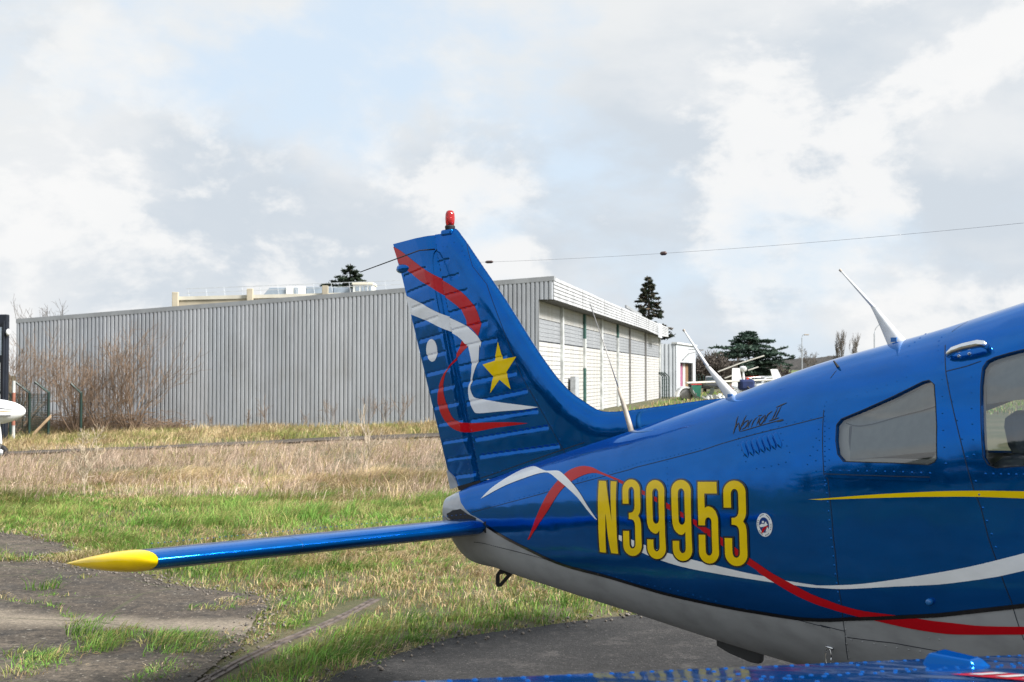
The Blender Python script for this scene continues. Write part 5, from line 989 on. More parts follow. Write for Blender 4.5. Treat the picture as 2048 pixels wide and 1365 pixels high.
  'rivets': [[-.1521,.4255],[-.1058,.4212],[-.06,.4173],[-.0141,.413],[.0321,.4083],[.0781,.404],[.1238,.4002],[.1691,.3968],[.2141,.3938],[.2588,.3912],[.303,.3888],[.3466,.3865],[.3897,.3842],[.4321,.382],[.4739,.3798],[.5136,.3758],[.5524,.3714],[.5908,.3672],[.6286,.363],[.6659,.3589],[.703,.3552],[.7412,.3535],[.7789,.3519],[.8162,.3503],[.8531,.3488],[.8896,.3474],[.7477,.363],[.7808,.3602],[.8137,.3574],[.8461,.3548],[.8783,.3522],[.9101,.3497],[.9747,.3502],[1.0038,.3484],[1.0326,.3467],[1.0612,.3451],[1.0892,.3431],[1.1166,.3409],[1.1438,.3388],[1.1708,.3367],[1.1975,.3347],[1.2243,.3331],[1.2527,.3337],[1.2809,.3342],[1.3089,.3348],[1.3365,.3354],[1.364,.3359],[1.3911,.3365],[1.4177,.3367],[1.4434,.3362],[1.4689,.3357],[1.4942,.3353],[1.5193,.3349],[1.5441,.3346],[1.5688,.3343],[1.5933,.3341],[1.8129,.3329],[1.8561,.3325],[1.8985,.332],[1.9401,.3312],[1.981,.3303],[2.0198,.3279],[2.0569,.3244],[2.0973,.3246],[2.1371,.3245],[2.1762,.3244],[2.2269,.2986],[2.234,.3117],[2.2404,.3241],[2.246,.3359],[2.2511,.3473],[2.2556,.3582],[2.2597,.3687],[2.2633,.3788],[2.2665,.3886],[2.2694,.3981],[2.2719,.4072],[2.2741,.4161],[2.276,.4248],[2.2776,.4332],[2.279,.4413],[2.2801,.4491],[2.281,.4567],[2.2737,.353],[2.2822,.375],[2.2888,.3955],[2.2938,.4146],[2.2281,.2875],[2.2764,.2888],[2.3237,.29],[2.3666,.2877],[2.4071,.2838],[2.4468,.2801],[2.4858,.2767],[2.5232,.2726],[2.5597,.2684],[2.3053,.4338],[2.346,.4352],[2.3858,.4367],[2.4249,.4381],[2.4632,.4396],[2.5007,.4411],[2.5375,.4427],[2.5737,.4445],[2.6093,.4465],[2.6442,.4485],[2.6786,.4505],[2.7124,.4524],[2.6878,.2543],[2.7112,.2972],[2.7279,.3331],[2.7402,.3647],[2.7506,.3931],[2.7602,.4189],[2.7688,.4425],[2.8219,.308],[2.8345,.3387],[2.844,.3662],[2.8535,.3914],[2.8609,.4145],[2.8669,.4359],[2.7409,.3086],[2.7707,.3477],[2.797,.3814],[2.8217,.4112],[2.8444,.4376],[2.4864,.1525],[2.5187,.2012],[2.5398,.2374],[2.558,.2679],[2.4782,.0742],[2.4965,.1157],[2.4939,.1373],[2.6445,.2127],[2.6333,.1948],[2.6207,.1747],[2.6174,.1579],[2.9093,.4607],[2.935,.4616],[2.9604,.4625],[2.9855,.4633],[3.0103,.464],[3.0348,.4647],[2.8764,.4679],[2.8889,.4821],[2.901,.4941],[2.9142,.5012],[2.9292,.5093],[2.9422,.5201],[2.2853,.4542],[2.2907,.4674],[2.2955,.4794],[2.2998,.4901],[2.3029,.4986],[2.3056,.5036],[2.3097,.5115],[2.3148,.5212],[2.3182,.5322],[2.3211,.5444],[2.324,.5576],[2.327,.5717],[2.3292,.5868],[2.3304,.6029],[.0159,.6069],[.0359,.6063],[.0559,.6058],[.0757,.6053],[.0955,.605],[.1153,.6047],[.135,.6045],[.1546,.6043],[.1741,.6042],[.1935,.6042],[.2122,.6054],[.2309,.6066],[.2495,.6078],[.268,.609],[.2864,.6101],[.3047,.6113],[.3229,.6124],[.341,.6135],[.3589,.6146],[.3768,.6157],[.3946,.6168],[.4123,.6178],[.4298,.6189],[.4473,.6199],[.4646,.6209],[.4818,.6218],[.4989,.6227],[.5159,.6236],[.5329,.6244],[.5497,.6253],[.5664,.6261],[.5831,.627],[.5997,.6278],[.6162,.6286],[1.8164,.658],[1.8599,.6588],[1.9027,.6596],[1.9448,.6604],[1.9863,.6612],[2.0271,.662],[2.0674,.6627],[2.1071,.6635],[2.1463,.6642],[2.1848,.665],[2.2226,.6658],[2.2598,.6667],[2.3424,.6437],[2.3376,.6601],[2.3315,.6778],[2.3238,.6971],[2.317,.7179],[2.3079,.7414],[2.35,.6845],[2.3997,.6841],[2.4482,.6838],[2.4956,.6835],[2.5419,.6834],[2.5872,.6832],[2.6316,.6833],[2.6747,.6838],[2.7162,.6854],[1.4689,.6845],[1.4515,.7357],[1.4214,.8075],[2.6781,.6521],[2.7163,.6526],[1.404,.3523],[1.4115,.3715],[1.4177,.3895],[1.4243,.4065],[1.4299,.4225],[1.4336,.4376],[1.4365,.4518],[1.4417,.4651],[1.4469,.4773],[1.4492,.4882],[1.4503,.4973],[1.4512,.5024],[1.4537,.5098],[1.4602,.5191],[1.4637,.5298],[1.4662,.5417],[2.0394,.3468],[2.0572,.3633],[2.0814,.3773],[2.0999,.3915],[1.8187,.3523],[1.8438,.3673],[1.8608,.3822],[1.8761,.3963],[1.9394,.4153],[1.9776,.4151],[2.0146,.4139],[2.0511,.4126],[2.0861,.4101],[2.225,.3518],[2.2203,.37],[2.2121,.3869],[2.2023,.403],[2.1924,.4185],[2.2366,.3752],[2.2339,.3947],[2.2318,.4134],[2.2365,.4314],[.9628,.6374],[1.0162,.6402],[1.0689,.6428],[1.1206,.6452],[1.1716,.6475],[1.2238,.6469],[1.2757,.6457],[1.3266,.6446],[1.3766,.6436],[1.4257,.6428],[1.4723,.6441],[1.5179,.6457],[1.5626,.6474],[1.6066,.6491],[1.6499,.6508],[1.6924,.6525]],
  'louvres': [[[1.8361,.3458],[1.8859,.3898]],[[1.8647,.3453],[1.9148,.3885]],[[1.893,.3448],[1.9434,.3872]],[[1.921,.3441],[1.9717,.3859]],[[1.9486,.3434],[1.9996,.3845]],[[1.9759,.3427],[2.0273,.383]],[[2.0029,.3418],[2.0546,.3815]]],
  'pts': {'tie':[[.0288,.9103],[.0831,.9103]],'strake':[[1.5929,.8408],[1.7983,.8568]],'handle':[[2.7097,.2455],[2.8519,.251]],'plug':[[2.7037,.5876]],'ring':[[2.2381,.7197]],'rod':[[.9738,.0731]],'ant1':[[1.6282,.1221]],'ant2':[[2.3717,.0881]],'clip':[[2.1949,.1691]]},
  'fin_le': [[-.5129,2.4023],[-.4844,2.4058],[-.4563,2.408],[-.429,2.4079],[-.4033,2.4026],[-.3819,2.3875],[-.3603,2.3665],[-.3383,2.3467],[-.3056,2.3152],[-.2508,2.26],[-.1789,2.1875],[-.0885,2.0991],[.0122,1.9983],[.1228,1.8796],[.2237,1.7707],[.2926,1.7011],[.3454,1.6511],[.3876,1.6136],[.4244,1.5845],[.4633,1.5564],[.5019,1.5323],[.5389,1.5138],[.5779,1.4968],[.6247,1.4753],[.6706,1.4573],[.7059,1.4503],[.7402,1.4486],[.7827,1.4498],[.8247,1.4528],[.8565,1.4552],[.8916,1.4588],[.9427,1.4652],[1.0005,1.4724],[1.0547,1.4783],[1.1211,1.4858],[1.2182,1.498],[1.323,1.5109],[1.4145,1.5197],[1.5113,1.5305],[1.6289,1.5491],[1.75,1.5697]],
  'hinge': [[-.5442,2.3212],[-.1596,1.0735]],
  'rud': [[-.5129,2.3844],[-.9854,2.3666],[-.9416,2.2662],[-.8983,2.1762],[-.7342,1.7641],[-.4726,1.1092],[-.41,1.0749],[-.3672,1.0282],[-.1614,1.075]],
  'rud_tri': [[-.4726,1.1063],[-.41,1.072],[-.3691,1.0269],[-.4386,1.0088]],
  'taillight': [[-.9145,2.2145],[-.9847,2.2127]],
  'rbeads': [[[-.8717,2.1777],[-.6288,2.2113]],[[-.8396,2.0832],[-.5934,2.1188]],[[-.7972,1.9951],[-.5583,2.0272]],[[-.7678,1.9052],[-.5186,1.9379]],[[-.7261,1.8139],[-.4841,1.843]],[[-.6931,1.7217],[-.4529,1.7485]],[[-.6572,1.629],[-.418,1.6581]],[[-.6217,1.5378],[-.3796,1.5674]],[[-.5864,1.4467],[-.3454,1.4752]],[[-.5495,1.3559],[-.3096,1.3832]],[[-.5119,1.2606],[-.2741,1.2904]],[[-.4747,1.1697],[-.2416,1.1999]],[[-.41,1.0837],[-.2049,1.1099]]],
  'fbeads': [[[-.544,2.2297],[-.4222,2.242]],[[-.5044,2.1395],[-.3391,2.1543]],[[-.4749,2.0459],[-.266,2.0688]],[[-.4408,1.951],[-.1878,1.9845]],[[-.4069,1.8587],[-.1021,1.8958]],[[-.3734,1.7654],[-.0269,1.8074]],[[-.3401,1.6654],[.0512,1.7189]],[[-.3071,1.58],[.1278,1.6354]],[[-.2697,1.4776],[.2112,1.5481]],[[-.2373,1.3852],[.2888,1.4502]],[[-.2006,1.292],[.365,1.3723]],[[-.1642,1.2037],[.4435,1.2845]]],
  'fin_red1': [[-.9821,2.3506],[-.9415,2.3373],[-.8936,2.3188],[-.8218,2.2841],[-.7462,2.2466],[-.6832,2.2168],[-.6237,2.1899],[-.5636,2.1649],[-.5044,2.1407],[-.4442,2.1146],[-.3883,2.0898],[-.3417,2.0691],[-.3032,2.0504],[-.2749,2.0329],[-.252,2.0161],[-.2301,1.9996],[-.2106,1.9826],[-.1935,1.9641],[-.1787,1.944],[-.1656,1.9198],[-.156,1.8975],[-.1509,1.8865],[-.1514,1.8746],[-.161,1.8497],[-.174,1.8209],[-.1996,1.8414],[-.2242,1.8595],[-.2478,1.8697],[-.2657,1.878],[-.2695,1.8889],[-.2704,1.9012],[-.278,1.9152],[-.289,1.9308],[-.3025,1.9484],[-.3218,1.9669],[-.351,1.9852],[-.3881,2.0047],[-.4343,2.027],[-.4846,2.0505],[-.5331,2.0741],[-.5833,2.0973],[-.6392,2.1186],[-.6945,2.1397],[-.744,2.1631],[-.7875,2.1849],[-.82,2.1996],[-.8506,2.2135],[-.8895,2.2325],[-.9308,2.253]],
  'fin_red2': [[-.3075,1.8044],[-.2798,1.787],[-.2609,1.7716],[-.2655,1.764],[-.2841,1.7547],[-.3147,1.7334],[-.3496,1.7091],[-.3792,1.6886],[-.4065,1.6686],[-.4326,1.6482],[-.4545,1.6277],[-.469,1.607],[-.4786,1.5863],[-.4856,1.5656],[-.4883,1.5449],[-.4855,1.5246],[-.4784,1.5037],[-.4681,1.481],[-.4541,1.4569],[-.4363,1.4297],[-.4155,1.4049],[-.3934,1.3883],[-.3679,1.377],[-.3378,1.3703],[-.3021,1.3673],[-.2603,1.367],[-.2098,1.3688],[-.1475,1.3722],[-.0751,1.3761],[.0127,1.3795],[.0982,1.3817],[.1621,1.3814],[.2194,1.3803],[.1595,1.3727],[.0982,1.3652],[.0343,1.3579],[-.0311,1.35],[-.1,1.339],[-.1644,1.3286],[-.2138,1.3222],[-.2556,1.3186],[-.2944,1.318],[-.3301,1.3201],[-.3642,1.325],[-.3963,1.3324],[-.4262,1.3417],[-.4539,1.354],[-.4799,1.3717],[-.5025,1.391],[-.5192,1.4081],[-.532,1.4258],[-.5427,1.4464],[-.5498,1.4671],[-.5518,1.4849],[-.5499,1.5027],[-.5451,1.5232],[-.5372,1.5445],[-.5266,1.5654],[-.5128,1.5862],[-.4948,1.6074],[-.4739,1.6277],[-.4509,1.6446],[-.4257,1.6629],[-.3961,1.6887],[-.3685,1.7151],[-.3505,1.7361],[-.3356,1.7555]],
  'fin_white': [[-.8606,2.0657],[-.825,2.0551],[-.787,2.0437],[-.7429,2.0304],[-.694,2.0151],[-.6388,1.9963],[-.583,1.9773],[-.534,1.962],[-.4844,1.9467],[-.4263,1.9286],[-.3689,1.9103],[-.3182,1.8939],[-.275,1.8783],[-.2443,1.8629],[-.2196,1.8479],[-.1947,1.8329],[-.174,1.8181],[-.1595,1.8035],[-.1513,1.7891],[-.1518,1.7721],[-.1558,1.7607],[-.1588,1.7713],[-.1622,1.7756],[-.1656,1.7375],[-.1693,1.6958],[-.1729,1.6861],[-.1784,1.6816],[-.1891,1.6648],[-.2011,1.6446],[-.2113,1.6237],[-.2193,1.6045],[-.2218,1.592],[-.2238,1.5816],[-.2313,1.5701],[-.2376,1.5585],[-.2373,1.5472],[-.2329,1.5356],[-.2249,1.5221],[-.2146,1.51],[-.2071,1.5033],[-.1918,1.4989],[-.1575,1.4953],[-.1107,1.4915],[-.0547,1.4857],[.0124,1.4795],[.0982,1.4738],[.1822,1.4687],[.243,1.4647],[.2969,1.4611],[.243,1.4539],[.1822,1.4469],[.0987,1.4407],[.0124,1.4349],[-.0599,1.4286],[-.1196,1.4235],[-.1603,1.4207],[-.1871,1.4208],[-.2011,1.4245],[-.2099,1.4328],[-.2242,1.448],[-.2374,1.4667],[-.2458,1.487],[-.2513,1.5067],[-.2548,1.5217],[-.256,1.5354],[-.2548,1.5501],[-.2514,1.5642],[-.2448,1.5746],[-.2376,1.5873],[-.2322,1.6084],[-.2285,1.6332],[-.2271,1.659],[-.2286,1.6849],[-.2343,1.7083],[-.2424,1.731],[-.2522,1.7577],[-.2609,1.7774],[-.2621,1.7739],[-.2656,1.7683],[-.2815,1.7808],[-.3028,1.7979],[-.3239,1.8116],[-.3498,1.8251],[-.3848,1.8391],[-.4261,1.8533],[-.4732,1.8679],[-.5234,1.8827],[-.5728,1.898],[-.6228,1.9127],[-.6743,1.9255],[-.7245,1.9373],[-.7694,1.9483],[-.8128,1.9588]],
  'oval': [[-.5338,1.752],[-.5353,1.7384],[-.5396,1.7255],[-.5466,1.714],[-.556,1.7043],[-.5672,1.6971],[-.5798,1.6927],[-.5931,1.6912],[-.6065,1.6929],[-.6192,1.6976],[-.6306,1.705],[-.6402,1.7149],[-.6475,1.7268],[-.652,1.74],[-.6536,1.7538],[-.6521,1.7676],[-.6476,1.7807],[-.6405,1.7923],[-.6309,1.8019],[-.6195,1.8091],[-.6068,1.8134],[-.5935,1.8146],[-.5802,1.8128],[-.5676,1.808],[-.5563,1.8004],[-.5468,1.7905],[-.5398,1.7787],[-.5353,1.7657]],
  'star': [[-.0138,1.7897],[.0253,1.6997],[.1295,1.7108],[.0529,1.6328],[.0871,1.547],[-.0007,1.5949],[-.0752,1.5259],[-.0532,1.6133],[-.1377,1.6728],[-.04,1.6919]],
  'fin_seam': [[-.3056,2.3152],[-.2338,2.1883],[-.1202,2.0897],[.1697,1.6134],[.2726,1.4947],[.3769,1.3737],[.486,1.2459]],
  'fin_base': [[-.1591,1.072],[.0371,1.1199],[.4818,1.2492],[.6535,1.2947]],
  'beacon': [[-.4583,2.4075],[-.4614,2.4909]],
  'frivets': [[-.3271,2.3041],[-.3224,2.2757],[-.2989,2.2507],[-.2709,2.2255],[-.4416,2.3084],[-.3888,2.3278],[-.4775,2.3112],[.2277,1.5521],[.2824,1.4948],[.3411,1.4331],[.3966,1.3728],[.4513,1.3101],[-.0573,1.1192],[.0039,1.1312],[-.1193,1.1155],[-.2281,1.3293],[-.2212,1.2981],[-.2143,1.2669],[-.2074,1.2358],[-.2005,1.2048],[-.1936,1.1738],[-.1868,1.1428],[-.18,1.1119],[-.1731,1.0811]],
  'whisker': [[-.5541,2.3022]],
  'wireA': [[-.1789,2.1863]],
}

# ================================================================== THE BLUE AIRCRAFT (local x forward, y to port, z up)
AC_O = (-.0367, 6.3802, 0.0)
plane = empty('light_aircraft', AC_O, math.atan2(-.759962, .6499675))
tag(plane, 'blue low-wing light aircraft with grey belly, yellow registration and ribbon markings', 'aircraft')
SK = np.array([-.46, -.3, 0, .5, 1.0, 1.5, 2.0, 2.5, 3.0, 3.6, 4.3])
SW = np.array([.05, .085, .125, .205, .285, .365, .44, .51, .55, .56, .56])
SZT = np.array([.965, 1.0256, 1.1119, 1.2535, 1.3856, 1.5246, 1.6707, 1.7826, 1.9091, 2.0, 2.0])
SZB = np.array([.80, .6755, .6344, .5935, .5591, .5215, .4928, .4806, .4851, .4888, .49])
def herm(xk, yk, x):
    m = np.gradient(yk, xk); i = np.clip(np.searchsorted(xk, x) - 1, 0, len(xk) - 2)
    h = xk[i + 1] - xk[i]; t = (x - xk[i]) / h
    return (2 * t ** 3 - 3 * t ** 2 + 1) * yk[i] + (t ** 3 - 2 * t ** 2 + t) * h * m[i] + (-2 * t ** 3 + 3 * t ** 2) * yk[i + 1] + (t ** 3 - t ** 2) * h * m[i + 1]
def hull(s, t):
    """starboard skin point (s, r outboard, z)"""
    s = np.asarray(s, float); t = np.asarray(t, float)
    zt, zb, w = herm(SK, SZT, s), herm(SK, SZB, s), herm(SK, SW, s)
    c, sn = np.cos(np.pi * t), np.sin(np.pi * t); n = np.where(c > 0, 2.5, 2.7); zc = (zt + zb) / 2
    return np.stack([s, w * np.abs(sn) ** (2 / n), zc + (zt - zc) * np.sign(c) * np.abs(c) ** (2 / n)], -1)
def hull_n(s, t):
    e = 2e-3; s = np.asarray(s, float); t = np.asarray(t, float)
    t0, t1 = np.clip(t - e, 1e-3, 1), np.clip(t + e, 0, 1 - 1e-3)
    a = hull(s + e, t) - hull(s - e, t); b = hull(s, t1) - hull(s, t0)
    n = np.cross(a, b); n /= np.linalg.norm(n, axis=-1, keepdims=True) + 1e-12
    ref = hull(s, t) - np.stack([s, 0 * s, (herm(SK, SZT, s) + herm(SK, SZB, s)) / 2], -1)
    n = n * np.sign((n * ref).sum(-1, keepdims=True))
    top = t < .004; bot = t > .996
    n[top] = n[top] * [1, 0, 1]; n[bot] = n[bot] * [1, 0, 1]
    return n / (np.linalg.norm(n, axis=-1, keepdims=True) + 1e-12)
GT = 1.5                                                     # girth scale for triangulation
def skin(name, rings, mat, step=.02, off=0., both=False, parent=plane, flip=False):
    P, T = fill2d([[(s, t * GT) for s, t in r] for r in rings], step)
    s, t = P[:, 0], np.clip(P[:, 1] / GT, 0, 1)
    p, n = hull(s, t), hull_n(s, t); p = p + n * off
    p[:, 1] = np.where(t < .0015, 0, np.where(t > .9985, 0, p[:, 1]))
    V = p * [1, -1, 1]; N = n * [1, -1, 1]; F = T.copy()
    # make faces agree with normals
    a, b, c = V[F[0, 0]], V[F[0, 1]], V[F[0, 2]]
    fl = np.einsum('ij,ij->i', np.cross(V[F[:, 1]] - V[F[:, 0]], V[F[:, 2]] - V[F[:, 0]]), N[F[:, 0]]) < 0
    F[fl] = F[fl][:, ::-1]
    if both:
        k = len(V); V = np.concatenate([V, V * [1, -1, 1]]); N = np.concatenate([N, N * [1, -1, 1]]); F = np.concatenate([F, F[:, ::-1] + k])
    if flip: N = -N; F = F[:, ::-1]
    return mk(name, V, F, mat, parent, normals=N)

S1 = 4.25
belly = [tuple(p) for p in DR['belly_line']]
belly = belly + [(S1, belly[-1][1])]
WIN1 = DR['win1']
w2 = DR['win2']; WIN2 = w2[:7] + [(3.25, .262), (3.50, .262), (3.60, .285), (3.64, .34), (3.64, .42), (3.60, .455), (3.40, .462)] + w2[9:]
cap = [(-.335, .0), *[tuple(p) for p in DR['cap_line'][1:]], belly[0]]
skin('upper_skin', [[(S1, 0.0)] + belly[::-1] + cap[::-1][1:], WIN1, WIN2], M['blue'], .021, both=True)
skin('belly_skin', [belly + [(S1, 1.0), (-.455, 1.0), (-.455, .52), (-.25, .51)]], M['belly'], .026, both=True)
skin('tail_cap', [cap + [(-.25, .506), (-.455, .515), (-.455, 0.0)]], M['tailcap'], .018, both=True)
q = hull(np.full(25, -.455), np.linspace(0, 1, 25)) * [1, -1, 1]
mk('tail_end', np.concatenate([q, q[1:-1][::-1] * [1, -1, 1]]) + [.004, 0, 0], [tuple(range(48))], M['tailcap'], plane)
q = hull(np.full(33, S1), np.linspace(0, 1, 33)) * [1, -1, 1]
mk('firewall', np.concatenate([q, q[1:-1][::-1] * [1, -1, 1]]), [tuple(range(64))], M['rubber'], plane)
# dark slot the stabilator turns in
mk_ = MB(); mk_.v, mk_.f = [], []
skin('stabilator_slot', [[(-.40, .475), (-.33, .415), (-.25, .40), (-.17, .445), (-.09, .475), (-.10, .50), (-.40, .50)]], M['rubber'], .02, .0015, both=True)

def ribbon(name, pts, width, mat, off=.0012, parent=plane, step=.02, both=False, taper=False):
    q = densify([(s, t * GT) for s, t in pts], step, False) if len(pts) > 1 else None
    s, t = q[:, 0], q[:, 1] / GT; p, n = hull(s, t), hull_n(s, t)
    d = np.gradient(p, axis=0); d /= np.linalg.norm(d, axis=1, keepdims=True) + 1e-9
    sd = np.cross(n, d); sd /= np.linalg.norm(sd, axis=1, keepdims=True)
    w = np.full(len(s), width * .5)
    if taper: w = w * np.clip(np.minimum(np.arange(len(s)), np.arange(len(s))[::-1]) / 2 + .35, 0, 1)
    L = p + n * off + sd * w[:, None]; Rr = p + n * off - sd * w[:, None]
    V = np.stack([L, Rr], 1).reshape(-1, 3) * [1, -1, 1]; N = np.repeat(n, 2, 0) * [1, -1, 1]
    F = np.array([(2 * i, 2 * i + 1, 2 * i + 3, 2 * i + 2) for i in range(len(s) - 1)])
    g = np.einsum('ij,ij->i', np.cross(V[F[:, 1]] - V[F[:, 0]], V[F[:, 2]] - V[F[:, 0]]), N[F[:, 0]]) < 0
    F[g] = F[g][:, ::-1]
    return mk(name, V, F, mat, parent, normals=N)

# --- cheat line and livery on the tail cone
ribbon('cheat_line', belly[:-1] + [(3.6, belly[-2][1])], .013, M['black'], .0022)
skin('yellow_stripe', [DR['yellow']], M['yellow'], .018, .0011)
skin('white_ribbon', [DR['white_b']], M['white'], .016, .0011)
skin('white_ribbon', [DR['white_a']], M['white'], .014, .0022)
skin('red_ribbon', [DR['red']], M['red'], .016, .0016)
for ch, fill, outl in DR['glyph']:
    g = skin('registration_character', outl, M['black'], .016, .0026)
    skin('character_fill', fill, M['yellow'], .014, .0034, parent=g)
em = skin('emblem', [DR['emblem'][0]], M['white'], .012, .0014)
skin('emblem_disc', [DR['emblem'][1]], paint('emblem blue', (.01, .05, .24)), .012, .0022, parent=em)
for k, (p, c) in enumerate(zip(DR['emblem_marks'], ('red', 'white', 'white', 'white', 'white'))):
    skin('emblem_mark', [p], M[c], .008, .0030 + .0002 * k, parent=em)
cs, ct = np.mean(DR['emblem'][0], 0); r0 = np.array(DR['emblem'][0]) - (cs, ct)
RL = MB()
for k in range(30):                                          # ring of tiny lettering ticks
    a = r0[(k * 36 // 30) % 36]
    if k % 10 in (4, 9): continue
    o = ribbon('ring_letter', [(cs + a[0] * .78, ct + a[1] * .78), (cs + a[0] * .90, ct + a[1] * .90)], .0028, M['black'], .0022, parent=em)
    RL.add([tuple(v.co) for v in o.data.vertices], [tuple(p.vertices) for p in o.data.polygons]); bpy.data.objects.remove(o)
RL.build('ring_lettering', M['black'], em)['kind'] = 'stuff'
M['ink'] = plain('thin black script', (.006, .008, .012), .4)
for p in DR['script']:
    ribbon('script_stroke', p, .0050 if len(p) < 11 else .0032, M['ink'], .0016, taper=True)
for p in DR['seams']:
    ribbon('panel_seam', p, .0028, M['seam'], .0008)

# --- rivets: low domes
def domes(name, P, N, rad, hgt, mat, parent=plane):
    V, F, NN = [], [], []
    for p, n in zip(P, N):
        a = np.cross(n, [0.3, .2, 1.]); a /= np.linalg.norm(a); b = np.cross(n, a); k = len(V)
        for r, h in ((1, 0), (.62, .75)):
            for j in range(7):
                c, s = math.cos(2 * math.pi * j / 7), math.sin(2 * math.pi * j / 7)
                V.append(p + (a * c + b * s) * rad * r + n * hgt * h); NN.append((a * c + b * s) * .75 + n)
        V.append(p + n * hgt); NN.append(n)
        F += [(k + j, k + (j + 1) % 7, k + 7 + (j + 1) % 7) for j in range(7)] + [(k + j, k + 7 + (j + 1) % 7, k + 7 + j) for j in range(7)] + [(k + 7 + j, k + 7 + (j + 1) % 7, k + 14) for j in range(7)]
    NN = np.array(NN); NN /= np.linalg.norm(NN, axis=1, keepdims=True); V = np.array(V)
    F = np.array(F); g = np.einsum('ij,ij->i', np.cross(V[F[:, 1]] - V[F[:, 0]], V[F[:, 2]] - V[F[:, 0]]), NN[F[:, 0]]) < 0; F[g] = F[g][:, ::-1]
    o = mk(name, V, F, mat, parent, normals=NN); o['kind'] = 'stuff'; return o
rv = np.array(DR['rivets']); bl = np.interp(rv[:, 0], [p[0] for p in belly], [p[1] for p in belly])
for nm, sel, mt in (('skin_rivets', rv[:, 1] < bl, 'blue'), ('belly_rivets', rv[:, 1] >= bl, 'belly')):
    q = rv[sel]; domes(nm, hull(q[:, 0], q[:, 1]) * [1, -1, 1], hull_n(q[:, 0], q[:, 1]) * [1, -1, 1], .0042, .0020, M[mt])

# --- cabin windows
t = NT('tinted acrylic pane')
gl = t.n.new('ShaderNodeBsdfGlossy'); gl.inputs['Roughness'].default_value = .03; gl.inputs['Color'].default_value = (.9, .9, .9, 1)
tr = t.n.new('ShaderNodeBsdfTransparent'); tr.inputs[0].default_value = (.80, .84, .85, 1)
fr = t.n.new('ShaderNodeFresnel'); fr.inputs[0].default_value = 1.5; mx = t.n.new('ShaderNodeMixShader')
ad = t.n.new('ShaderNodeMath'); ad.operation = 'ADD'; ad.inputs[1].default_value = .09; ad.use_clamp = True; t.l.new(fr.outputs[0], ad.inputs[0])
t.l.new(ad.outputs[0], mx.inputs[0]); t.l.new(tr.outputs[0], mx.inputs[1]); t.l.new(gl.outputs[0], mx.inputs[2]); t.l.new(mx.outputs[0], t.o.inputs[0])
M['pane'] = t.m
M['lining'] = plain('grey cabin lining', (.74, .75, .74), .85, 0, .05, 3.)
M['trimcream'] = plain('cream window trim', (.50, .47, .43), .7, 0, .05, 3.)
M['seatcloth'] = plain('blue grey seat cloth', (.15, .18, .22), .9, 0, .1, 8.)
def scale_ring(r, f):
    q = np.array(r); c = q.mean(0); return [tuple(c + (p - c) * f) for p in q]
for nm, ring in (('rear_window', WIN1), ('door_window', WIN2)):
    w = skin(nm, [ring], M['pane'], .03, -.006)
    pw = mk(nm, [(v.co.x, -v.co.y, v.co.z) for v in w.data.vertices], [tuple(p.vertices)[::-1] for p in w.data.polygons], M['pane'], plane, smooth=True)
    # reveal between the skin and the pane
    q = densify([(s, t * GT) for s, t in ring], .015); s, t_ = q[:, 0], q[:, 1] / GT; p, n = hull(s, t_), hull_n(s, t_); k = len(s)
    V = np.concatenate([p, p - n * .016]) * [1, -1, 1]
    mk('window_reveal', V, [(i, (i + 1) % k, k + (i + 1) % k, k + i) for i in range(k)], M['blue'], w)
    ribbon('window_seal', list(map(tuple, ring)) + [tuple(ring[0])], .0030, M['rubber'], .0009, parent=w)
M['blind'] = plain('grey mesh sun blind', (.30, .31, .305), .9, 0, .06, 30.)
skin('sun_blind', [DR['blind1']], M['blind'], .05, -.022)
skin('sun_blind', [DR['blind2'][:5] + [[3.35, .262], [3.35, .345], *DR['blind2'][7:]]], M['blind'], .05, -.022)
ribbon('blind_wire', DR['blindwire'], .004, M['rubber'], -.019)
skin('window_trim', [scale_ring(WIN1, 1.06), scale_ring(WIN1, .86)], M['trimcream'], .03, -.028)
skin('cabin_lining', [[(2.06, .003), (4.2, .003), (4.2, .8), (2.06, .8)], scale_ring(WIN1, 1.02), scale_ring(WIN2, 1.02)], M['lining'], .05, -.035, both=True, flip=True)
q = hull(np.full(25, 2.08), np.linspace(.02, .8, 25)) * [1, -1, 1] * [1, .93, .99]
mk('rear_bulkhead', np.concatenate([q, q[::-1] * [1, -1, 1]]), [tuple(range(50))], M['lining'], plane)
m = MB(); m.box((2.1, -.40, 1.20), (2.82, .40, 1.235)); m.build('parcel_shelf', M['trimcream'], plane)
m = MB(); m.box((2.3, -.36, .80), (4.2, .36, .83)); m.build('cabin_floor', M['lining'], plane)
for yy_ in (-.24, .24):
    m = MB(); M4 = Matrix.Translation((3.02, yy_, .85)) @ Matrix.Rotation(R(-12), 4, 'Y')
    m.box((-.07, -.20, 0), (.07, .20, .53), M4); st = m.build('seat_back', M['seatcloth'], plane, bevel=.05)
    m = MB(); M4 = Matrix.Translation((2.93, yy_, 1.36)) @ Matrix.Rotation(R(-12), 4, 'Y')
    m.box((-.05, -.13, 0), (.05, .13, .15), M4); m.build('head_rest', M['seatcloth'], st, bevel=.045)

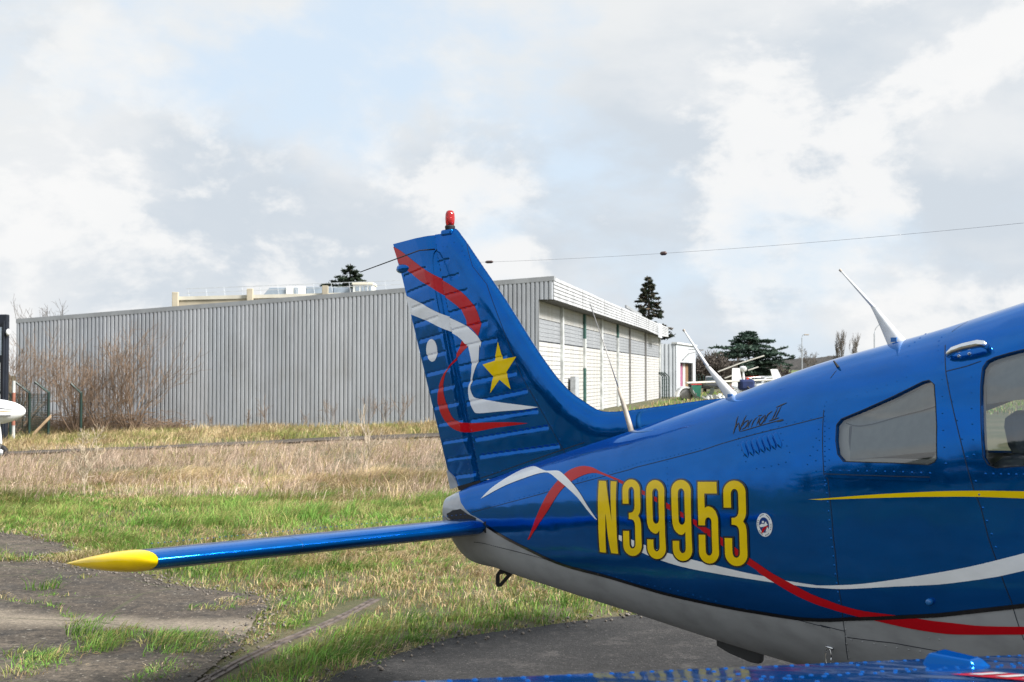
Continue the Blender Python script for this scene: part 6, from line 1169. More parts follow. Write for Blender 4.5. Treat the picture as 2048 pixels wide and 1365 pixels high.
# --- louvred vent below the script
for a, b in DR['louvres']:
    a, b = np.array(a), np.array(b); K, J = 12, 7; V = []; NN = []
    pa, pb = hull(*a), hull(*b); ax = (pb - pa); ln = np.linalg.norm(ax); ax /= ln
    for i in range(K + 1):
        f = i / K; st_ = a + (b - a) * f; p, n = hull(*st_), hull_n(np.array([st_[0]]), np.array([st_[1]]))[0]; sd = np.cross(n, ax)
        env = min(1, f * 6) * (1 if f < .82 else max(0, (1 - f) / .18)); wd = .0105 * (min(1, .5 + f * 5) if f < .8 else max(.1, (1 - f) / .2))
        for j in range(J):
            g = j / (J - 1) * 2 - 1
            V.append(p + sd * wd * g + n * (.009 * env * math.sqrt(max(0, 1 - g * g)) + .0003))
    V = np.array(V) * [1, -1, 1]
    F = [(i * J + j, i * J + j + 1, (i + 1) * J + j + 1, (i + 1) * J + j) for i in range(K) for j in range(J - 1)]
    mk('vent_louvre', V, F, M['blue'], plane, smooth=True)

# ------------------------------------------------------------------ fin and rudder
HG0, HG1 = np.array(DR['hinge'][1]), np.array(DR['hinge'][0]); HD = (HG1 - HG0) / np.linalg.norm(HG1 - HG0); HN = np.array([-HD[1], HD[0]])   # HN points aft
if HN[0] > 0: HN = -HN
FLE = np.array(DR['fin_le']); RUD = np.array(DR['rud'])
BEADS = [np.array(b) for b in DR['rbeads'] + DR['fbeads']]
RTE = RUD[1:7]
def fin_r(P):
    """outboard offset of the starboard fin / rudder skin at (s,z)"""
    P = np.asarray(P, float); aft = (P - HG0) @ HN
    dle = seg_dist(P, FLE)
    yf = .034 * np.sqrt(np.clip(1 - (1 - np.clip(dle / .13, 0, 1)) ** 2, 0, 1))
    band = np.clip(aft / .082, 0, 1); dte = seg_dist(P, RTE)
    yr = np.minimum(.014 + .020 * np.sin(band * np.pi / 2), .003 + .031 * np.clip(dte / .22, 0, 1))
    yr = np.where(aft > .082, np.minimum(.034 * 1.0, .003 + .031 * np.clip(dte / .24, 0, 1)), yr)
    y = np.where(aft > 0, yr, yf)
    g = np.zeros(len(P))
    for a, b in BEADS:
        ab = b - a; L = np.linalg.norm(ab); d = ab / L; nrm = np.array([-d[1], d[0]]); q = P - a
        al = q @ d; pe = q @ nrm
        en = np.clip(np.minimum(al, L - al) / .008 + .6, 0, 1)
        g = np.maximum(g, np.exp(-(pe / np.where(pe > 0, .0028, .0120)) ** 2) * en)
    return y - .0042 * g
def fin_mesh(name, rings, mat, step, off=0., both=False, parent=plane):
    P, T = fill2d(rings, step); e = .0012
    y = fin_r(P); dy_s = (fin_r(P + [e, 0]) - fin_r(P - [e, 0])) / (2 * e); dy_z = (fin_r(P + [0, e]) - fin_r(P - [0, e])) / (2 * e)
    n = np.stack([-dy_s, np.ones(len(P)), -dy_z], 1); n[:, 0] = np.clip(n[:, 0], -3, 3); n /= np.linalg.norm(n, axis=1, keepdims=True)
    y = y + off; y = np.where(seg_dist(P, FLE) < 1e-6, 0 if both else y, y)
    V = np.stack([P[:, 0], -y, P[:, 1]], 1); N = n * [1, -1, 1]; F = T.copy()
    g = np.einsum('ij,ij->i', np.cross(V[F[:, 1]] - V[F[:, 0]], V[F[:, 2]] - V[F[:, 0]]), N[F[:, 0]]) < 0; F[g] = F[g][:, ::-1]
    if both:
        k = len(V); V = np.concatenate([V, V * [1, -1, 1]]); N = np.concatenate([N, N * [1, -1, 1]]); F = np.concatenate([F, F[:, ::-1] + k])
    return mk(name, V, F, mat, parent, normals=N)
ss = np.linspace(1.62, -.158, 40); base_line = [(s, float(herm(SK, SZT, np.array([s]))[0]) - .022 + (.02 if s < .1 else 0)) for s in ss]
le = [tuple(p) for p in FLE if p[0] < 1.55]
fin_ring = le + base_line + [tuple(HG0), tuple(HG1)]
fin_o = fin_mesh('fin', [fin_ring], M['blue'], .0075, both=True)
rud_o = fin_mesh('rudder', [[tuple(HG1 + HN * .003), tuple(RUD[0])] + [tuple(p) for p in RUD[1:8]] + [tuple(HG0 + HN * .003 + HD * .004)]], M['blue'], .0075, both=True)
# closing strips: rudder trailing edge and foot, hinge gap shadow
tri = DR['rud_tri']
m = MB(); m.prism([(a, b) for a, b in tri], -.012, .012, Matrix(((1, 0, 0, 0), (0, 0, -1, 0), (0, 1, 0, 0), (0, 0, 0, 1)))); m.build('rudder_foot_fairing', M['tailcap'], plane)
m = MB(); q = [HG0 + HD * .0, HG1]; a, b = q[0], q[1]
m.add([(a[0] - .004, -.012, a[1]), (b[0] - .004, -.012, b[1]), (b[0] - .004, .012, b[1]), (a[0] - .004, .012, a[1])], [(0, 1, 2, 3)]); m.build('hinge_gap', M['rubber'], plane)
m = MB()
r7 = [RUD[7], RUD[8]]
m.add([(r7[0][0], -.02, r7[0][1]), (r7[1][0], -.03, r7[1][1]), (r7[1][0], .03, r7[1][1]), (r7[0][0], .02, r7[0][1]), (r7[0][0] + .01, -.018, r7[0][1] - .02), (r7[1][0], -.028, r7[1][1] - .022), (r7[1][0], .028, r7[1][1] - .022), (r7[0][0] + .01, .018, r7[0][1] - .02)],
      [(0, 1, 2, 3), (7, 6, 5, 4), (0, 4, 5, 1), (1, 5, 6, 2), (2, 6, 7, 3), (3, 7, 4, 0)]); m.build('rudder_foot_gap', M['rubber'], plane)
# --- fin livery
fin_mesh('red_ribbon', [DR['fin_red1']], M['red'], .0065, .0012)
fin_mesh('red_ribbon', [DR['fin_red2']], M['red'], .0060, .0012)
fin_mesh('white_ribbon', [DR['fin_white']], M['white'], .0060, .0018)
fin_mesh('white_oval', [DR['oval']], M['white'], .0060, .0012)
fin_mesh('yellow_star', [DR['star']], M['yellow'], .0060, .0012)
def fin_ribbon(name, pts, width, mat, off=.0008):
    q = densify(pts, .012, False); d = np.gradient(q, axis=0); d /= np.linalg.norm(d, axis=1, keepdims=True); n = np.stack([-d[:, 1], d[:, 0]], 1) * width / 2
    L, Rr = q + n, q - n; V = np.stack([np.stack([L[:, 0], -fin_r(L) - off, L[:, 1]], 1), np.stack([Rr[:, 0], -fin_r(Rr) - off, Rr[:, 1]], 1)], 1).reshape(-1, 3)
    return mk(name, V, [(2 * i, 2 * i + 1, 2 * i + 3, 2 * i + 2) for i in range(len(q) - 1)], mat, plane)
fin_ribbon('panel_seam', DR['fin_seam'][2:], .0028, M['seam'])
fin_ribbon('panel_seam', DR['fin_seam'][:3], .0022, M['seam'])
bq = [(s, float(herm(SK, SZT, np.array([s]))[0]) + .016) for s in np.linspace(-.155, .62, 16)]
fin_ribbon('fin_root_seam', bq, .004, M['seam'])
P = np.array(DR['frivets']); domes('fin_rivets', np.stack([P[:, 0], -fin_r(P), P[:, 1]], 1), np.tile([0, -1., 0], (len(P), 1)), .0042, .002, M['blue'])
# --- beacon, tail light, rods
bx, bz = DR['beacon'][0]
m = MB(); m.lathe([(.026, bz - .004), (.028, bz + .012), (.024, bz + .018)], 20, Matrix.Translation((bx, 0, 0))); bc = m.build('beacon', M['rubber'], plane, smooth=False)
t = NT('red beacon glass'); t.set(Base_Color=(.62, .03, .03), Roughness=.12); t.b.inputs['Transmission Weight'].default_value = .55; t.b.inputs['Coat Weight'].default_value = .6; t.b.inputs['IOR'].default_value = 1.35
M['redglass'] = t.m
m = MB(); pr = [(.021, bz + .018), (.025, bz + .035), (.0265, bz + .055), (.025, bz + .078), (.020, bz + .093), (.012, bz + .099), (.002, bz + .100)]
m.lathe(pr, 20, Matrix.Translation((bx, 0, 0))); m.build('beacon_lens', M['redglass'], bc, smooth=True)
m = MB(); m.lathe([(.008, bz + .02), (.010, bz + .06), (.004, bz + .07)], 10, Matrix.Translation((bx, 0, 0))); m.build('beacon_lamp', M['chrome'], bc, smooth=True)
m = MB(); m.box((bx - .05, -.03, bz - .04), (bx + .045, .03, bz - .004)); m.build('beacon_mount', M['blue'], plane, bevel=.012)
ta, tb = [np.array(p) for p in DR['taillight']]
MT = Matrix.Translation((ta[0] + .06, 0, ta[1] + .005)) @ Matrix.Rotation(R(-90), 4, 'Y')
m = MB(); m.lathe([(.002, -.10), (.014, -.06), (.024, 0), (.027, .04), (.025, .065)], 16, MT); tl = m.build('tail_light_housing', M['blue'], plane, smooth=True)
m = MB(); m.lathe([(.022, .065), (.020, .077), (.012, .087), (.002, .090)], 16, MT); m.build('tail_light_lens', M['chrome'], tl, smooth=True)
m = MB(); m.tube([(-.553, -.03, 2.302), (-.60, -.10, 2.295), (-.80, -.35, 2.176)], [.0042, .0034, .0026], 8); m.build('whisker_antenna', M['rubber'], plane, smooth=True)
m = MB(); m.tube([(-.553, .03, 2.302), (-.60, .10, 2.295), (-.80, .35, 2.176)], [.006, .005, .0035], 8); m.build('whisker_antenna', M['rubber'], plane, smooth=True)
# --- wire aerial from the fin to the cabin roof
W0, W1 = Vector((-.218, 0, 2.192)), Vector((2.9, 0, 2.124))
pts = []
for i in range(25):
    f = i / 24; p = W0.lerp(W1, f); p.z += -.022 * 4 * f * (1 - f) + .018; pts.append(p)
m = MB(); m.tube(pts, .0006, 5); wa = m.build('wire_aerial', M['steel'], plane, smooth=True)
for f0, L, r in ((.020, .06, .0075), (.415, .035, .009)):
    p = W0.lerp(W1, f0); p.z += .018 - .088 * f0 * (1 - f0); q = W0.lerp(W1, f0 + L / 3.1); q.z += .018 - .088 * (f0 + L / 3.1) * (1 - f0 - L / 3.1)
    m = MB(); m.tube([p, p.lerp(q, .2), p.lerp(q, .8), q], [r * .5, r, r, r * .5], 8); m.build('insulator', plain('brown insulator', (.10, .06, .05), .4), wa, smooth=True)
m = MB(); m.tube([(2.9, 0, 1.87), (2.9, 0, 2.145)], [.012, .006], 8); m.build('aerial_mast', M['blue'], wa)
# --- whip aerials
M['fibre'] = plain('white glass fibre', (.72, .73, .72), .35, 0, .06, 10.)
M['tan'] = plain('weathered tan rod', (.40, .35, .29), .6, 0, .2, 20.)
M['patch'] = plain('small blue label', (.03, .16, .42), .5)
def blade(name, b, mth, tp, r, w0):
    root = empty(name, parent=plane)
    m = MB(); K = 8; V = []
    for k in range(K + 1):
        f = k / K; p = Vector(b).lerp(Vector(mth), f); ch = w0 * (1 - f) ** 1.1 + .014 * f; th = ch * .28 + .004
        for j in range(10):
            a = 2 * math.pi * j / 10; V.append((p.x + math.cos(a) * ch, -r + math.sin(a) * th, p.z - math.cos(a) * ch * .18))
    F = [(k * 10 + j, k * 10 + (j + 1) % 10, (k + 1) * 10 + (j + 1) % 10, (k + 1) * 10 + j) for k in range(K) for j in range(10)]
    m.add(V, F); m.build('aerial_blade', M['fibre'], root, smooth=True)
    m = MB(); m.tube([mth, Vector(mth).lerp(Vector(tp), .5), tp], [.0075, .0055, .0032], 8); m.build('aerial_rod', M['fibre'], root, smooth=True)
    q = Vector(mth).lerp(Vector(tp), .95); m = MB(); m.tube([q, tp], [.0045, .006], 8); m.build('aerial_tip', M['tan'], root)
    p = Vector(b).lerp(Vector(mth), .17); m = MB(); m.box((p.x - .012, -r - w0 * .235 - .0055, p.z - .006), (p.x + .012, -r - w0 * .2, p.z + .010)); m.build('aerial_label', M['patch'], root)
blade('whip_aerial', (1.575, -.08, 1.505), (1.414, -.08, 1.656), (1.281, -.08, 1.813), .08, .058)
blade('whip_aerial', (2.345, -.10, 1.720), (2.233, -.10, 1.870), (2.086, -.10, 2.018), .10, .056)
rd = empty('rod_aerial', parent=plane)
m = MB(); m.tube([(.957, -.06, 1.345), (.949, -.06, 1.372), (.905, -.06, 1.48), (.871, -.06, 1.559)], [.018, .0125, .011, .008], 9); m.build('aerial_sleeve', M['tan'], rd, smooth=True)
m = MB(); m.tube([(.871, -.06, 1.559), (.79, -.06, 1.735), (.686, -.06, 1.951)], [.0028, .0022, .0022], 6); m.build('aerial_rod', M['steel'], rd, smooth=True)

# ------------------------------------------------------------------ stabilator
def airfoil(n=18):
    """closed section, x from 0 at the nose to 1 at the tail"""
    b = np.linspace(0, np.pi, n); x = (1 - np.cos(b)) / 2
    yt = 5 * .12 * (.2969 * np.sqrt(x) - .126 * x - .3516 * x ** 2 + .2843 * x ** 3 - .1036 * x ** 4)
    return x, yt
ax_, at_ = airfoil()
INC = R(-6.5); CH = .76
def stab_sec(r, le, chord, thick, ztilt=0):
    up = [(le - x * chord, r, .855 + (y * thick * chord / 1) ) for x, y in zip(ax_, at_)]
    lo = [(le - x * chord, r, .855 - (y * thick * chord / 1)) for x, y in zip(ax_, at_)]
    o = []
    for s, rr, z in up + lo:
        ds = s - 0.0; o.append((ds * math.cos(INC), -rr, .855 + (z - .855) + ds * math.sin(-INC) + ztilt))
    return o[:len(ax_)], o[len(ax_):]
def loft(secs):
    k = len(secs[0]); V = [p for s in secs for p in s]; F = [(i * k + j, i * k + j + 1, (i + 1) * k + j + 1, (i + 1) * k + j) for i in range(len(secs) - 1) for j in range(k - 1)]
    return V, F
for sgn in (1, -1):
    st = empty('stabilator', parent=plane)
    rs_ = [.09, .4, .8, 1.2, 1.6, 1.865]
    S = [stab_sec(r, 0.0, CH, 1.02) for r in rs_]
    ups = [s[0] for s in S]; los = [s[1] for s in S]
    # paint break sits just under the nose: first points of the lower skin stay blue
    kb = 4
    ups = [s[1][:kb][::-1] + s[0][1:] for s in S]; los = [s[1][kb - 1:] for s in S]
    f = lambda L: [[(a, b * sgn, c) for a, b, c in s] for s in L]
    V, F = loft(f(ups)); mk('upper_skin', V, F if sgn < 0 else [q[::-1] for q in F], M['blue'], st, smooth=True)
    V, F = loft(f(los)); mk('lower_skin', V, F if sgn > 0 else [q[::-1] for q in F], M['belly'], st, smooth=True)
    T_ = []
    for g in np.linspace(0, 1, 12):
        r = 1.866 + .118 * math.sin(g * math.pi / 2); le_ = -.47 * (1 - math.cos(g * math.pi / 2)) ** .85; ch = CH + le_ - (.10 * g ** 3)
        a, b = stab_sec(r, le_, max(ch, .03), 1.02 * math.cos(g * math.pi / 2) ** .5 * (CH / max(ch, .03)) ** .35 + .02); T_.append(a[::-1] + b[1:])
    V, F = loft(f(T_)); mk('tip_cap', V, F if sgn > 0 else [q[::-1] for q in F], M['yellow'], st, smooth=True)
    for r_, w_ in ((1.8635, .004), (1.18, .002)):
        sa, sb = stab_sec(r_, 0., CH, 1.02 + .012); sc2, sd2 = stab_sec(r_ + w_, 0., CH, 1.02 + .012); L1, L2 = sa[::-1] + sb[1:], sc2[::-1] + sd2[1:]
        V, F = loft(f([L1, L2])); mk('skin_joint', V, F, M['seam'], st, smooth=True)
    m = MB(); m.tube([(-.0, -.10 * sgn, .855), (.005, -.125 * sgn, .855)], .03, 10); m.build('root_seal', M['rubber'], st)
    rr = np.linspace(.16, 1.84, 60); xs_ = .16; yt = 5 * .12 * (.2969 * math.sqrt(xs_) - .126 * xs_ - .3516 * xs_ ** 2 + .2843 * xs_ ** 3) * 1.02 * CH
    if sgn > 0:
        o = domes('stabilator_rivets', np.array([(-xs_ * CH, -r, .855 + yt - xs_ * CH * math.sin(-INC) * -1 * 1.0) for r in rr]), np.tile([.12, 0, 1.], (len(rr), 1)), .004, .002, M['blue'], st)

# ------------------------------------------------------------------ belly fittings
m = MB(); pl = [(-.062, .60), (-.064, .548), (-.050, .536), (-.034, .54), (.052, .612), (.05, .625), (.02, .63), (-.03, .63)]
hole = [(-.046, .60), (-.048, .556), (-.040, .552), (.022, .604), (.01, .612)]
P, T = fill2d([pl, hole], .012)
V = np.concatenate([np.stack([P[:, 0], np.full(len(P), -.007), P[:, 1]], 1), np.stack([P[:, 0], np.full(len(P), .007), P[:, 1]], 1)]); n = len(P)
F = [tuple(q) for q in T] + [tuple(q[::-1] + n) for q in T]
for ring in (pl, hole):
    k = len(V); V = np.concatenate([V, [(a, -.007, b) for a, b in ring], [(a, .007, b) for a, b in ring]]); L = len(ring)
    F += [(k + i, k + (i + 1) % L, k + L + (i + 1) % L, k + L + i) for i in range(L)]
mk('tie_down_loop', V, F, M['rubber'], plane)
m = MB(); m.prism([(1.395, .54), (1.40, .476), (1.47, .455), (1.575, .438), (1.618, .438), (1.628, .450), (1.634, .53)], -.014, .014, Matrix(((1, 0, 0, 0), (0, 0, -1, 0), (0, 1, 0, 0), (0, 0, 0, 1))))
m.build('belly_skeg', plain('dark grey skeg', (.05, .052, .055), .6), plane, bevel=.004)
def at_hull(s, t, off=0):
    p = hull(np.array([s]), np.array([t]))[0]; n = hull_n(np.array([s]), np.array([t]))[0]; p = p + n * off
    return Vector((p[0], -p[1], p[2])), Vector((n[0], -n[1], n[2]))
p, n = at_hull(*DR['pts']['plug'][0]); MT = Matrix.Translation(p) @ n.to_track_quat('Z', 'Y').to_matrix().to_4x4()
m = MB(); m.lathe([(.011, -.002), (.011, .010), (.008, .016), (.004, .017)], 12, MT); m.build('drain_plug', paint('light blue plug', (.02, .16, .45)), plane, smooth=True)
p, n = at_hull(*DR['pts']['ring'][0]); m = MB()
m.tube([p + n * .006 + Vector((.012 * math.cos(a) - .004, 0, -.03 + .032 * math.sin(a))) for a in np.linspace(0, 2 * math.pi, 17)], .0022, 6); m.tube([p + Vector((-.014, 0, .003)) + n * .004, p + Vector((.014, 0, .0)) + n * .004], .005, 8)
m.build('static_ring', M['chrome'], plane, smooth=True)
(ha, hb) = DR['pts']['handle']; pts = []
for f, o in ((0, .006), (.05, .014), (.22, .024), (.5, .028), (.85, .028), (.96, .022), (1.0, .004)):
    q, n = at_hull(ha[0] + (hb[0] - ha[0]) * f, ha[1] + (hb[1] - ha[1]) * f, o); pts.append(q)
m = MB(); m.tube(pts, [.009, .011, .0125, .013, .013, .012, .009], 12); hd = m.build('entry_handle', M['chrome'], plane, smooth=True)
for f in (.28, .55):
    q, n = at_hull(ha[0] + (hb[0] - ha[0]) * f, ha[1] + .006 + (hb[1] - ha[1]) * f, .001); MT = Matrix.Translation(q) @ n.to_track_quat('Z', 'Y').to_matrix().to_4x4()
    m = MB(); m.lathe([(.006, 0), (.005, .004), (.002, .005)], 8, MT); m.build('screw', M['chrome'], hd)
p, n = at_hull(*DR['pts']['clip'][0]); m = MB(); m.tube([p, p + n * .012 + Vector((-.012, 0, .014))], [.006, .003], 6); m.build('drip_clip', M['rubber'], plane)
# drip rail under the rear window
ribbon('drip_rail', [(s, t + .004) for s, t in DR['seams'][2]], .0065, M['blue'], .005)

# ------------------------------------------------------------------ starboard and port wing
TE_S = 3.49
def wing_sec(r):
    ch = 1.60 if r < 2.5 else 1.60 - (r - 2.5) / 2.85 * .53
    zte = 1.0 + .123 * (r - 1.446)
    x = np.concatenate([np.linspace(0, .1, 5), np.linspace(.16, .9, 14), 1 - .1 * (1 - np.linspace(.1, 1, 9)) ** 2])
    up = .045 * np.sin(np.pi * np.clip(x, 0, 1) ** 1.25) ** .85; lo = -.055 * np.sin(np.pi * np.clip(x, 0, 1) ** 1.15) ** .8
    u = [(TE_S + a * ch, -r, zte + b * ch) for a, b in zip(x, up)]; l = [(TE_S + a * ch, -r, zte - .006 + b * ch) for a, b in zip(x, lo)]
    return u, l
for sgn in (1, -1):
    wg = empty('wing', parent=plane); rr = [.50, 1.0, 1.6, 2.2, 2.5, 3.0, 3.5, 4.0, 4.5, 5.0, 5.35]
    S = [wing_sec(r) for r in rr]; f = lambda L: [[(a, b * sgn, c) for a, b, c in s] for s in L]
    V, F = loft(f([s[0] for s in S])); mk('upper_skin', V, F if sgn > 0 else [q[::-1] for q in F], M['blue'], wg, smooth=True)
    V, F = loft(f([s[1] for s in S])); mk('lower_skin', V, F if sgn < 0 else [q[::-1] for q in F], M['belly'], wg, smooth=True)
    te = [S_[0][0] for S_ in S]; V = []; 
    for a, b, c in te: V += [(a, b * sgn, c), (a, b * sgn, c - .006)]
    mk('trailing_edge', V, [(2 * i, 2 * i + 2, 2 * i + 3, 2 * i + 1) for i in range(len(te) - 1)], M['blue'], wg)
    if sgn > 0:
        WG = wg
        def wtop(r, d):
            ch = 1.60 if r < 2.5 else 1.60 - (r - 2.5) / 2.85 * .53; a = d / ch
            return np.array((TE_S + d, -r, 1.0 + .123 * (r - 1.446) + .045 * math.sin(math.pi * a ** 1.25) ** .85 * ch))
        pts = []
        for d, st_ in ((.012, .045), (.16, .05), (.185, .05)):
            for r in np.arange(.9, 3.6, st_): pts.append(wtop(r, d + (0.006 if d > .1 and int(r / st_) % 2 else 0)))
        for r in (1.35, 1.75, 2.15, 2.55, 2.95):
            for d in np.arange(.05, .7, .05): pts.append(wtop(r, d))
        domes('wing_rivets', np.array(pts), np.tile([0, .12, 1.], (len(pts), 1)) / 1.007, .0048, .0020, M['blue'], wg)
        a = wtop(1.93, .11); m = MB(); a[2] -= .012; m.add([(a[0] - .05, a[1] - .045, a[2] - .005), (a[0] + .06, a[1] - .025, a[2] + .0), (a[0] + .09, a[1] + .03, a[2] + .0), (a[0] - .05, a[1] + .045, a[2] - .005), (a[0] - .035, a[1] - .03, a[2] + .032), (a[0] + .05, a[1] - .02, a[2] + .030), (a[0] + .05, a[1] + .02, a[2] + .030), (a[0] - .035, a[1] + .03, a[2] + .032)], [(0, 3, 2, 1), (4, 5, 6, 7), (0, 1, 5, 4), (1, 2, 6, 5), (2, 3, 7, 6), (3, 0, 4, 7)])
        m.build('hinge_fairing', M['blue'], wg, bevel=.006)
        V = [];
        for d in np.linspace(.27, .43, 4):
            for r in np.linspace(2.08, 2.21, 5): V.append(wtop(r, d) + [0, 0, .0016])
        lb = mk('walkway_label', V, [(i * 5 + j, i * 5 + j + 1, (i + 1) * 5 + j + 1, (i + 1) * 5 + j) for i in range(3) for j in range(4)], M['red'], wg)
        for k in range(3):
            V = []
            for d in (.290 + k * .046, .312 + k * .046):
                for r in np.linspace(2.10, 2.19, 5): V.append(wtop(r, d) + [0, 0, .003])
            mk('label_line', V, [(j, j + 1, 5 + j + 1, 5 + j) for j in range(4)], M['white'], wg)
# main undercarriage, so the machine stands on the ground
for yy_ in (-1.52, 1.52):
    g = empty('main_gear', parent=plane)
    m = MB(); m.tube([(4.45, yy_, 1.0), (4.45, yy_, .22)], .035, 10); m.build('strut', M['whitebox'], g)
    m = MB(); MT = Matrix.Translation((4.45, yy_ - .08, .21)) @ Matrix.Rotation(R(-90), 4, 'X'); m.lathe([(.10, 0), (.17, .005), (.205, .04), (.205, .12), (.17, .155), (.10, .16)], 24, MT); m.build('tyre', M['rubber'], g, smooth=True)

# ================================================================== OTHER THINGS
# --- old sliding-door rail let into the ground
rail = empty('steel_rail', (0, 0, 0)); tag(rail, 'rusty grooved steel rail sunk in the grass beside the concrete taxiway', 'rail')
RP = [Vector((-1.70, 6.1, 0)), Vector((-1.62, 6.63, 0)), Vector((-1.53, 7.09, 0)), Vector((-1.4, 7.59, 0)), Vector((-1.23, 8.07, 0)), Vector((-1.1, 8.52, 0)), Vector((-.98, 9.05, 0))]
M['rust'] = plain('rusty rail', (.13, .105, .09), .8, .2, .35, 14., .002)
for nm, o0, o1, h in (('rail_flange', -.034, -.010, .010), ('rail_flange', .010, .034, .009), ('rail_web', -.010, .010, .003)):
    V = []
    for i, p in enumerate(RP):
        d = (RP[min(i + 1, len(RP) - 1)] - RP[max(i - 1, 0)]).normalized(); n = Vector((d.y, -d.x, 0)); z = float(gz(p.x, p.y))
        for o, zz in ((o0, -.02), (o0, h), (o1, h), (o1, -.02)): q = p + n * o; V.append((q.x, q.y, z + zz))
    F = [(4 * i + j, 4 * i + j + 1, 4 * i + j + 5, 4 * i + j + 4) for i in range(len(RP) - 1) for j in range(3)] + [(0, 1, 2, 3), tuple(range(len(V) - 4, len(V)))]
    mk(nm, V, F, M['rust'] if nm != 'rail_web' else M['bark'], rail)

# --- dark trailer end at the left edge
y = 38.0; x1, _, zt = px_at(13, 629, y); zb = float(gz(x1, y))
tr_ = empty('display_board', (x1 - 2.2, y, zb)); tag(tr_, 'tall dark navy board with pale panels at the left edge', 'board')
M['navy'] = plain('near black navy paint', (.010, .014, .024), .45, 0, .2, 2.)
H = zt - zb
m = MB(); m.box((-2.2, 0, .0), (2.2, .22, H)); m.build('panel', M['navy'], tr_, bevel=.03)
m = MB(); m.box((-1.2, -.03, H * .40), (2.02, -.004, H * .62)); m.build('side_panel', M['whitebox'], tr_)
m = MB(); m.box((-1.2, -.03, H * .68), (2.06, -.004, H * .90)); m.build('side_panel', plain('pale blue panel', (.35, .42, .48), .5), tr_)
for xx in (1.70, 1.94): 
    m = MB(); m.box((xx, -.04, .05), (xx + .09, -.004, H * .38)); m.build('door_strip', M['whitebox'], tr_)
m = MB(); m.tube([(2.14, -.06, .1), (2.14, -.06, H - .2)], .03, 8); m.build('lock_bar', M['navy'], tr_)
m = MB(); m.lathe([(.09, -.02), (.11, .02), (.06, .06)], 12, Matrix.Translation((2.24, -.03, H - .55)) @ Matrix.Rotation(R(90), 4, 'Y')); m.build('side_lamp', M['whitebox'], tr_, smooth=True)

# --- white aircraft nose poking in from the left
y = 25.6; tipx, _, nz = px_at(52, 823, y); gzl = float(gz(tipx - .8, y))
na = empty('white_aircraft', (tipx - 1.3, y, gzl)); tag(na, 'white aircraft nose with navy and gold stripes at the left edge', 'aircraft')
NZ = nz - gzl; prof = [(0.004, 0), (.045, .012), (.085, .045), (.135, .12), (.190, .24), (.235, .42), (.27, .70), (.30, 1.1), (.34, 1.8), (.42, 3.2), (.30, 5.2)]
def nose_pt(xd, a, off=0):
    r = np.interp(xd, [h for _, h in prof], [q for q, _ in prof]) + off
    return (1.3 - xd, math.cos(a) * r, NZ - .02 * min(1, xd) + math.sin(a) * r * 1.02)
V = [nose_pt(h, 2 * math.pi * k / 28) for _, h in prof for k in range(28)]
F = [(i * 28 + k, (i + 1) * 28 + k, (i + 1) * 28 + (k + 1) % 28, i * 28 + (k + 1) % 28) for i in range(len(prof) - 1) for k in range(28)]
mk('nose_cone', V, F + [tuple(range(28))], M['white'], na, smooth=True)
def nstripe(name, a0, a1, mat, x0=.10):
    xs_ = np.linspace(x0, 3.0, 24); V = []
    for i, q in enumerate(xs_):
        e = min(1, (q - x0) / .3 + .1)
        for a in (a0, a0 + (a1 - a0) * e): V.append(nose_pt(q, math.pi + math.pi - a, .004))
    V = [(a, -abs(b), c) for a, b, c in V]
    mk(name, V, [(2 * i, 2 * i + 2, 2 * i + 3, 2 * i + 1) for i in range(23)], mat, na)
def side_line(name, z0, z1, th, mat, x0, x1):
    V = []
    for q in np.linspace(x0, x1, 26):
        f = (q - x0) / (x1 - x0); c = z0 + (z1 - z0) * f ** .7; e = th * min(1, .15 + f * 3)
        r = float(np.interp(q, [h for _, h in prof], [p for p, _ in prof]))
        for k in range(5):
            z = np.clip(c + e * (k / 4 - .5), -r * .98, r * .98); V.append((1.3 - q, -math.sqrt(max(r * r - z * z, 0)) - .004, NZ - .02 * min(1, q) + z * 1.02))
    mk(name, V, [(5 * i + k, 5 * i + k + 1, 5 * i + 5 + k + 1, 5 * i + 5 + k) for i in range(25) for k in range(4)], mat, na)
side_line('navy_stripe', .03, .16, .035, M['navy'], .12, 1.8)
side_line('gold_stripe', -.01, .09, .028, plain('gold paint', (.42, .27, .04), .4), .12, 1.8)
m = MB(); m.box((1.3 - .55, -.245, NZ - .10), (1.3 - .22, -.20, NZ - .07)); m.build('intake_slot', M['steel'], na)
wx = px_at(2, 0, y)[0] - (tipx - 1.3)
m = MB(); m.tube([(wx - .02, 0, .16), (wx + .06, -.10, .36), (wx - .02, -.05, NZ - .12)], [.025, .025, .03], 8); m.build('nose_strut', M['whitebox'], na)
m = MB(); m.lathe([(.08, -.05), (.14, -.055), (.165, -.03), (.168, .0), (.165, .03), (.14, .055), (.08, .05)], 24, Matrix.Translation((wx, 0, .165)) @ Matrix.Rotation(R(90), 4, 'X')); m.build('nose_tyre', M['rubber'], na, smooth=True)
m = MB(); m.lathe([(.02, -.06), (.085, -.052), (.075, -.04), (.085, .052)], 18, Matrix.Translation((wx, 0, .165)) @ Matrix.Rotation(R(90), 4, 'X')); m.build('wheel_hub', M['galv'], na, smooth=True)

